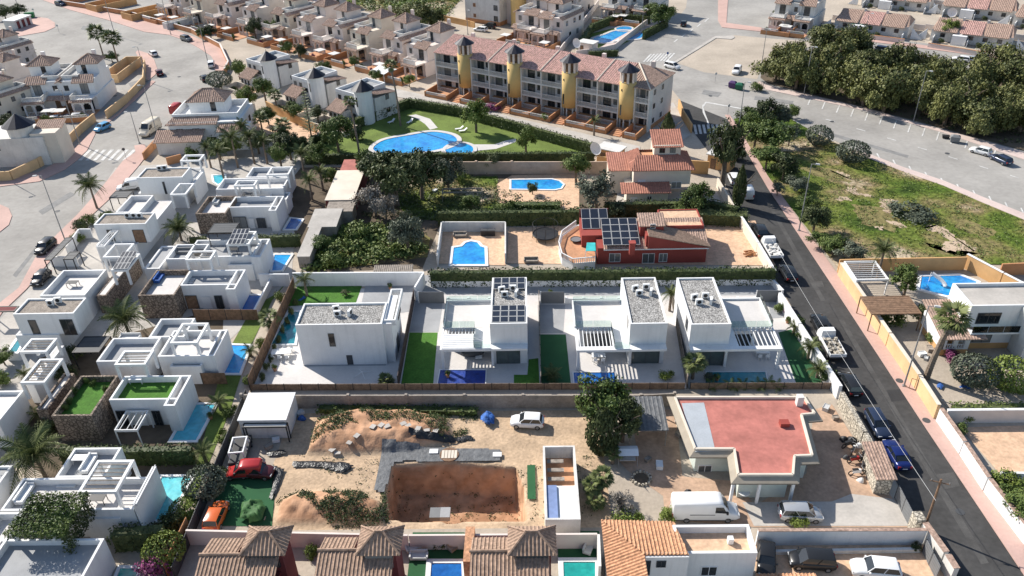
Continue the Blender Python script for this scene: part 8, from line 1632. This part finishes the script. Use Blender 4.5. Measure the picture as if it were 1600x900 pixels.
# lamps
for a in ((30, 16, 'street lamp at the top left corner', 12), (180, 56, 'street lamp behind the corner palm pair', 12), (267, 54, 'street lamp on the far pavement', 12), (325, 98, 'street lamp at the outer bend of the far pavement', 12), (230, 128, 'street lamp beside the ochre court', 9), (248, 218, 'street lamp right of the cream camper', 12), (125, 226, 'street lamp by the ochre curved wall', 12), (102, 376, 'street lamp between the black car and the gravel roof', 12),
          (1256, 147, 'street lamp at the left of the pine grove', 11), (1427, 190, 'street lamp in the middle of the pine grove edge', 11), (1248, 361, 'street lamp on the pink pavement beside the field', 12), (1412, 604, 'street lamp beside the tall leaning palm', 12), (1190, 101, 'street lamp on the dirt parking', 9), (1152, 217, 'street lamp by the field tree corner', 12), (859, 70, 'street lamp in the alley left of the small park', 8), (1003, 52, 'street lamp at the small park pool', 7), (731, 54, 'street lamp by the top centre parked cars', 7), (218, 224, 'short lamp post at the left of the cream camper', 7),
          (1347, 74, 'street lamp behind the pines near the green roofed hut', 9), (-2, 274, 'street lamp cut by the left edge', 12)):
    lamp(a[0], a[1], a[2], a[3], (a[0]-30, a[1]+4) if a[0] < 700 else (a[0]+20, a[1]+4))
def sign(px, py, label, m=LGREY):
    p = XY(px, py); T = thing('traffic_sign', label, 'sign', (p[0], p[1], .1), RAD(20)); M().cyl((0, 0, 0), (0, 0, 2.6), .04, .04, 6).build('pole', STEEL, T); M().cyl((0, -.05, 2.3), (0, -.08, 2.3), .32, .32, 12).build('sign_plate', m, T)
for a in ((198, 250, 'traffic sign by the left crossing', DGREY), (55, 26, 'traffic sign beside the kiosk', LGREY), (93, 52, 'traffic sign at the road island corner', LGREY), (1042, 97, 'traffic sign at the white crossing', mat('sign_blue', (.05, .14, .4))), (1117, 130, 'traffic sign beside the dirt parking', LGREY), (1137, 181, 'traffic sign by the curved white line', LGREY)): sign(*a)
p = XY(1444, 828); T = thing('utility_pole', 'wooden utility pole with a crossarm leaning over the gate', 'utility pole', (p[0], p[1], 0), heading((1444, 828), (1440, 760))); PT = Vector((.6, 0, 6.6)); M().cyl((0, 0, 0), PT, .14, .1, 8).build('pole', WOOD, T); M().cyl((.55, -.9, 6.2), (.55, .9, 6.2), .06, .06, 6).build('crossarm', WOOD, T)
for s_ in (-.8, 0, .8): M().cyl((.55, s_, 6.25), (.55, s_, 6.45), .05, .03, 6).build('insulator', STEEL, T)
a = P(1462, 782, 6.3); b = P(1205, 372, 7.5); k = M(); pr = a
for i in range(1, 17): t = i/16; q = a.lerp(b, t)-Vector((0, 0, 1.2*4*t*(1-t)*.5)); k.cyl(pr-a, q-a, .018, .018, 4, False); pr = q
tag(k.build('overhead_cable', LGREY, None, tuple(a)), 'thin overhead cable running along the dark street from the utility pole', 'cable')
p = XY(1420, 608); T = thing('bus_stop_frame', 'thin brown metal frame standing on the pink pavement', 'frame', (p[0], p[1], .1), heading((1412, 604), (1430, 610)))
for x in (0, 1.7): M().cyl((x, 0, 0), (x, 0, 1.6), .04, .04, 5).build('post', WOOD, T)
M().cyl((0, 0, 1.6), (1.7, 0, 1.6), .04, .04, 5).build('top_bar', WOOD, T)
# bay posts along the lower kerb of the wide road
bp = M().cyl((0, 0, 0), (0, 0, .75), .07, .07, 6).mesh('bollard')
for i, (x, y) in enumerate(((330, 655), (430, 580), (610, 452), (700, 590), (860, 462), (1120, 595), (1230, 505))):
    p = XY(x, y); T = thing('plant_pot', ('clay pot beside the teal estate pool strip', 'clay pot on the cube villa terrace', 'clay pot at the driveway of the cube villa', 'clay pot next to the crinkled blue pool cover', 'clay pot at the dark lawn driveway', 'clay pot by the dark teal pool', 'clay pot at the street side driveway')[i], 'plant pot', (p[0], p[1], .05)); M().cyl((0, 0, 0), (0, 0, .45), .18, .28, 10).build('pot', TERRA, T); put('plant', CROWN['bush', i % 3], T, (0, 0, .4), 0, (.45, .45, .7), LMID)
# drain and manhole covers
for i, (x, y) in enumerate(((1405, 596), (1447, 658), (1340, 470), (1500, 800), (90, 330), (180, 150), (280, 120), (1300, 190), (1480, 240), (1110, 150))):
    p = XY(x, y); c = 1.0; T = M().cyl((0, 0, 0), (0, 0, .02), .45, .45, 14).build('manhole_cover', DGREY, None, (p[0], p[1], .125 if i < 2 else .035)); tag(T, ('round cover in the pink pavement by the thin metal frame', 'round cover in the pink pavement below the yellow wall', 'cover in the dark street beside the brown pergola', 'cover in the lowest stretch of the dark street', 'cover in the pale road beside the lone palm', 'cover in the road by the light blue car', 'cover in the road bend near the maroon car', 'cover in the wide road above the field', 'cover in the wide road by the wheeled bin', 'cover in the junction near the curved white line')[i], 'manhole cover')
# sun furniture
for x, y, l, rz in ((718, 203, 'white lounger on the pool lawn, upper', .3), (724, 206, 'white lounger on the pool lawn, lower', .3), (641, 192, 'pale lounger in the shade of the tall thin palm', 1.), (612, 192, 'pale lounger at the shaded corner of the pool lawn', .8), (993, 40, 'white lounger at the back of the small park pool, left', 0), (1003, 41, 'white lounger at the back of the small park pool, right', 0), (962, 66, 'lounger beside the small park pool', .4)):
    lounger(x, y, l, rz)
for x, y, l in ((719, 370, 'slatted bench behind the stepped pool'), (830, 410, 'grey garden bench below the trampoline')): q = XY(x, y); sofa(q[0], q[1], 0, l, .06, GWOOD, 2.2)
for i, (x, y, l, m_) in enumerate(((655, 872, 'grey outdoor sofa beside the deep blue pool', LGREY), (648, 858, 'pale outdoor armchair beside the deep blue pool', SHADEC), (712, 855, 'covered grey furniture by the deep blue pool', GWOOD), (920, 858, 'pale daybed beside the green pool', SHADEC))): q = XY(x, y); sofa(q[0], q[1], .4*i, l, .06, m_, 1.7)
for i, (x, y, l) in enumerate(((757, 368, 'dark barbecue in the corner of the stepped pool terrace'), (768, 368, 'dark storage box beside the barbecue'))):
    q = XY(x, y); T = thing(('barbecue', 'storage_box')[i], l, ('barbecue', 'box')[i], (q[0], q[1], .06)); M().box(-.6, -.3, 0, .6, .3, .85).build('cabinet', BLACK, T); M().box(-.62, -.32, .86, .62, .32, 1.05).build('lid', DGREY, T)
p = XY(620, 100); T = None
# white awning of the front row and small garden clutter
p = XY(596, 110, 2.6); T = thing('awning', 'large white awning over a front row terrace', 'awning', (p[0], p[1], 0), RA); M().add([(-2.6, -1.6, 2.4), (2.6, -1.6, 2.4), (2.6, 1.8, 3.0), (-2.6, 1.8, 3.0), (-2.6, -1.6, 2.46), (2.6, -1.6, 2.46), (2.6, 1.8, 3.06), (-2.6, 1.8, 3.06)], [(0, 3, 2, 1), (4, 5, 6, 7), (0, 1, 5, 4), (1, 2, 6, 5), (2, 3, 7, 6), (3, 0, 4, 7)]).build('canopy', WHITE, T)
for x in (-2.4, 2.4): M().box(x-.05, -1.55, 0, x+.05, -1.45, 2.4).build('post', PLWHITE, T)
R2 = random.Random(11)
names_ = ('white', 'grey', 'brown')
BX = [(1090, 402), (1100, 398), (420, 700), (432, 690), (1290, 640), (1305, 655), (1440, 556), (1446, 562), (1452, 548), (680, 300), (820, 322), (905, 405), (1008, 660), (1060, 660), (1062, 680), (455, 640), (470, 648), (1012, 720), (1030, 730)]
BL_ = ['beside the red house steps', 'behind the white slide in the red house yard', 'by the grey cloth sheet', 'near the white hut corner', 'by the rubble stone wall top', 'near the rubble stone wall', 'in the gravel garden beside the lamp', 'in the gravel garden below the lamp', 'near the leaning palm trunk', 'under the olive tree', 'by the rear pool hedge', 'at the curved terrace foot', 'beside the carport', 'along the bungalow side wall, upper', 'along the bungalow side wall, lower', 'right of the white hut, near', 'right of the white hut, far', 'near the garden swing', 'beside the fire ring path']
for i, (x, y) in enumerate(BX):
    p = XY(x, y); m_ = (PLWHITE, LGREY, GWOOD)[i % 3]; T = thing('crate', '%s crate %s' % (names_[i % 3], BL_[i]), 'crate', (p[0], p[1], .04), R2.uniform(0, 1.5)); s_ = R2.uniform(.3, .5); M().box(-s_, -s_*.7, 0, s_, s_*.7, s_).build('box_body', m_, T); ring(M(), (-s_-.02, -s_*.7-.02, s_+.02, s_*.7+.02), s_, s_+.06, .05).build('rim', m_, T)
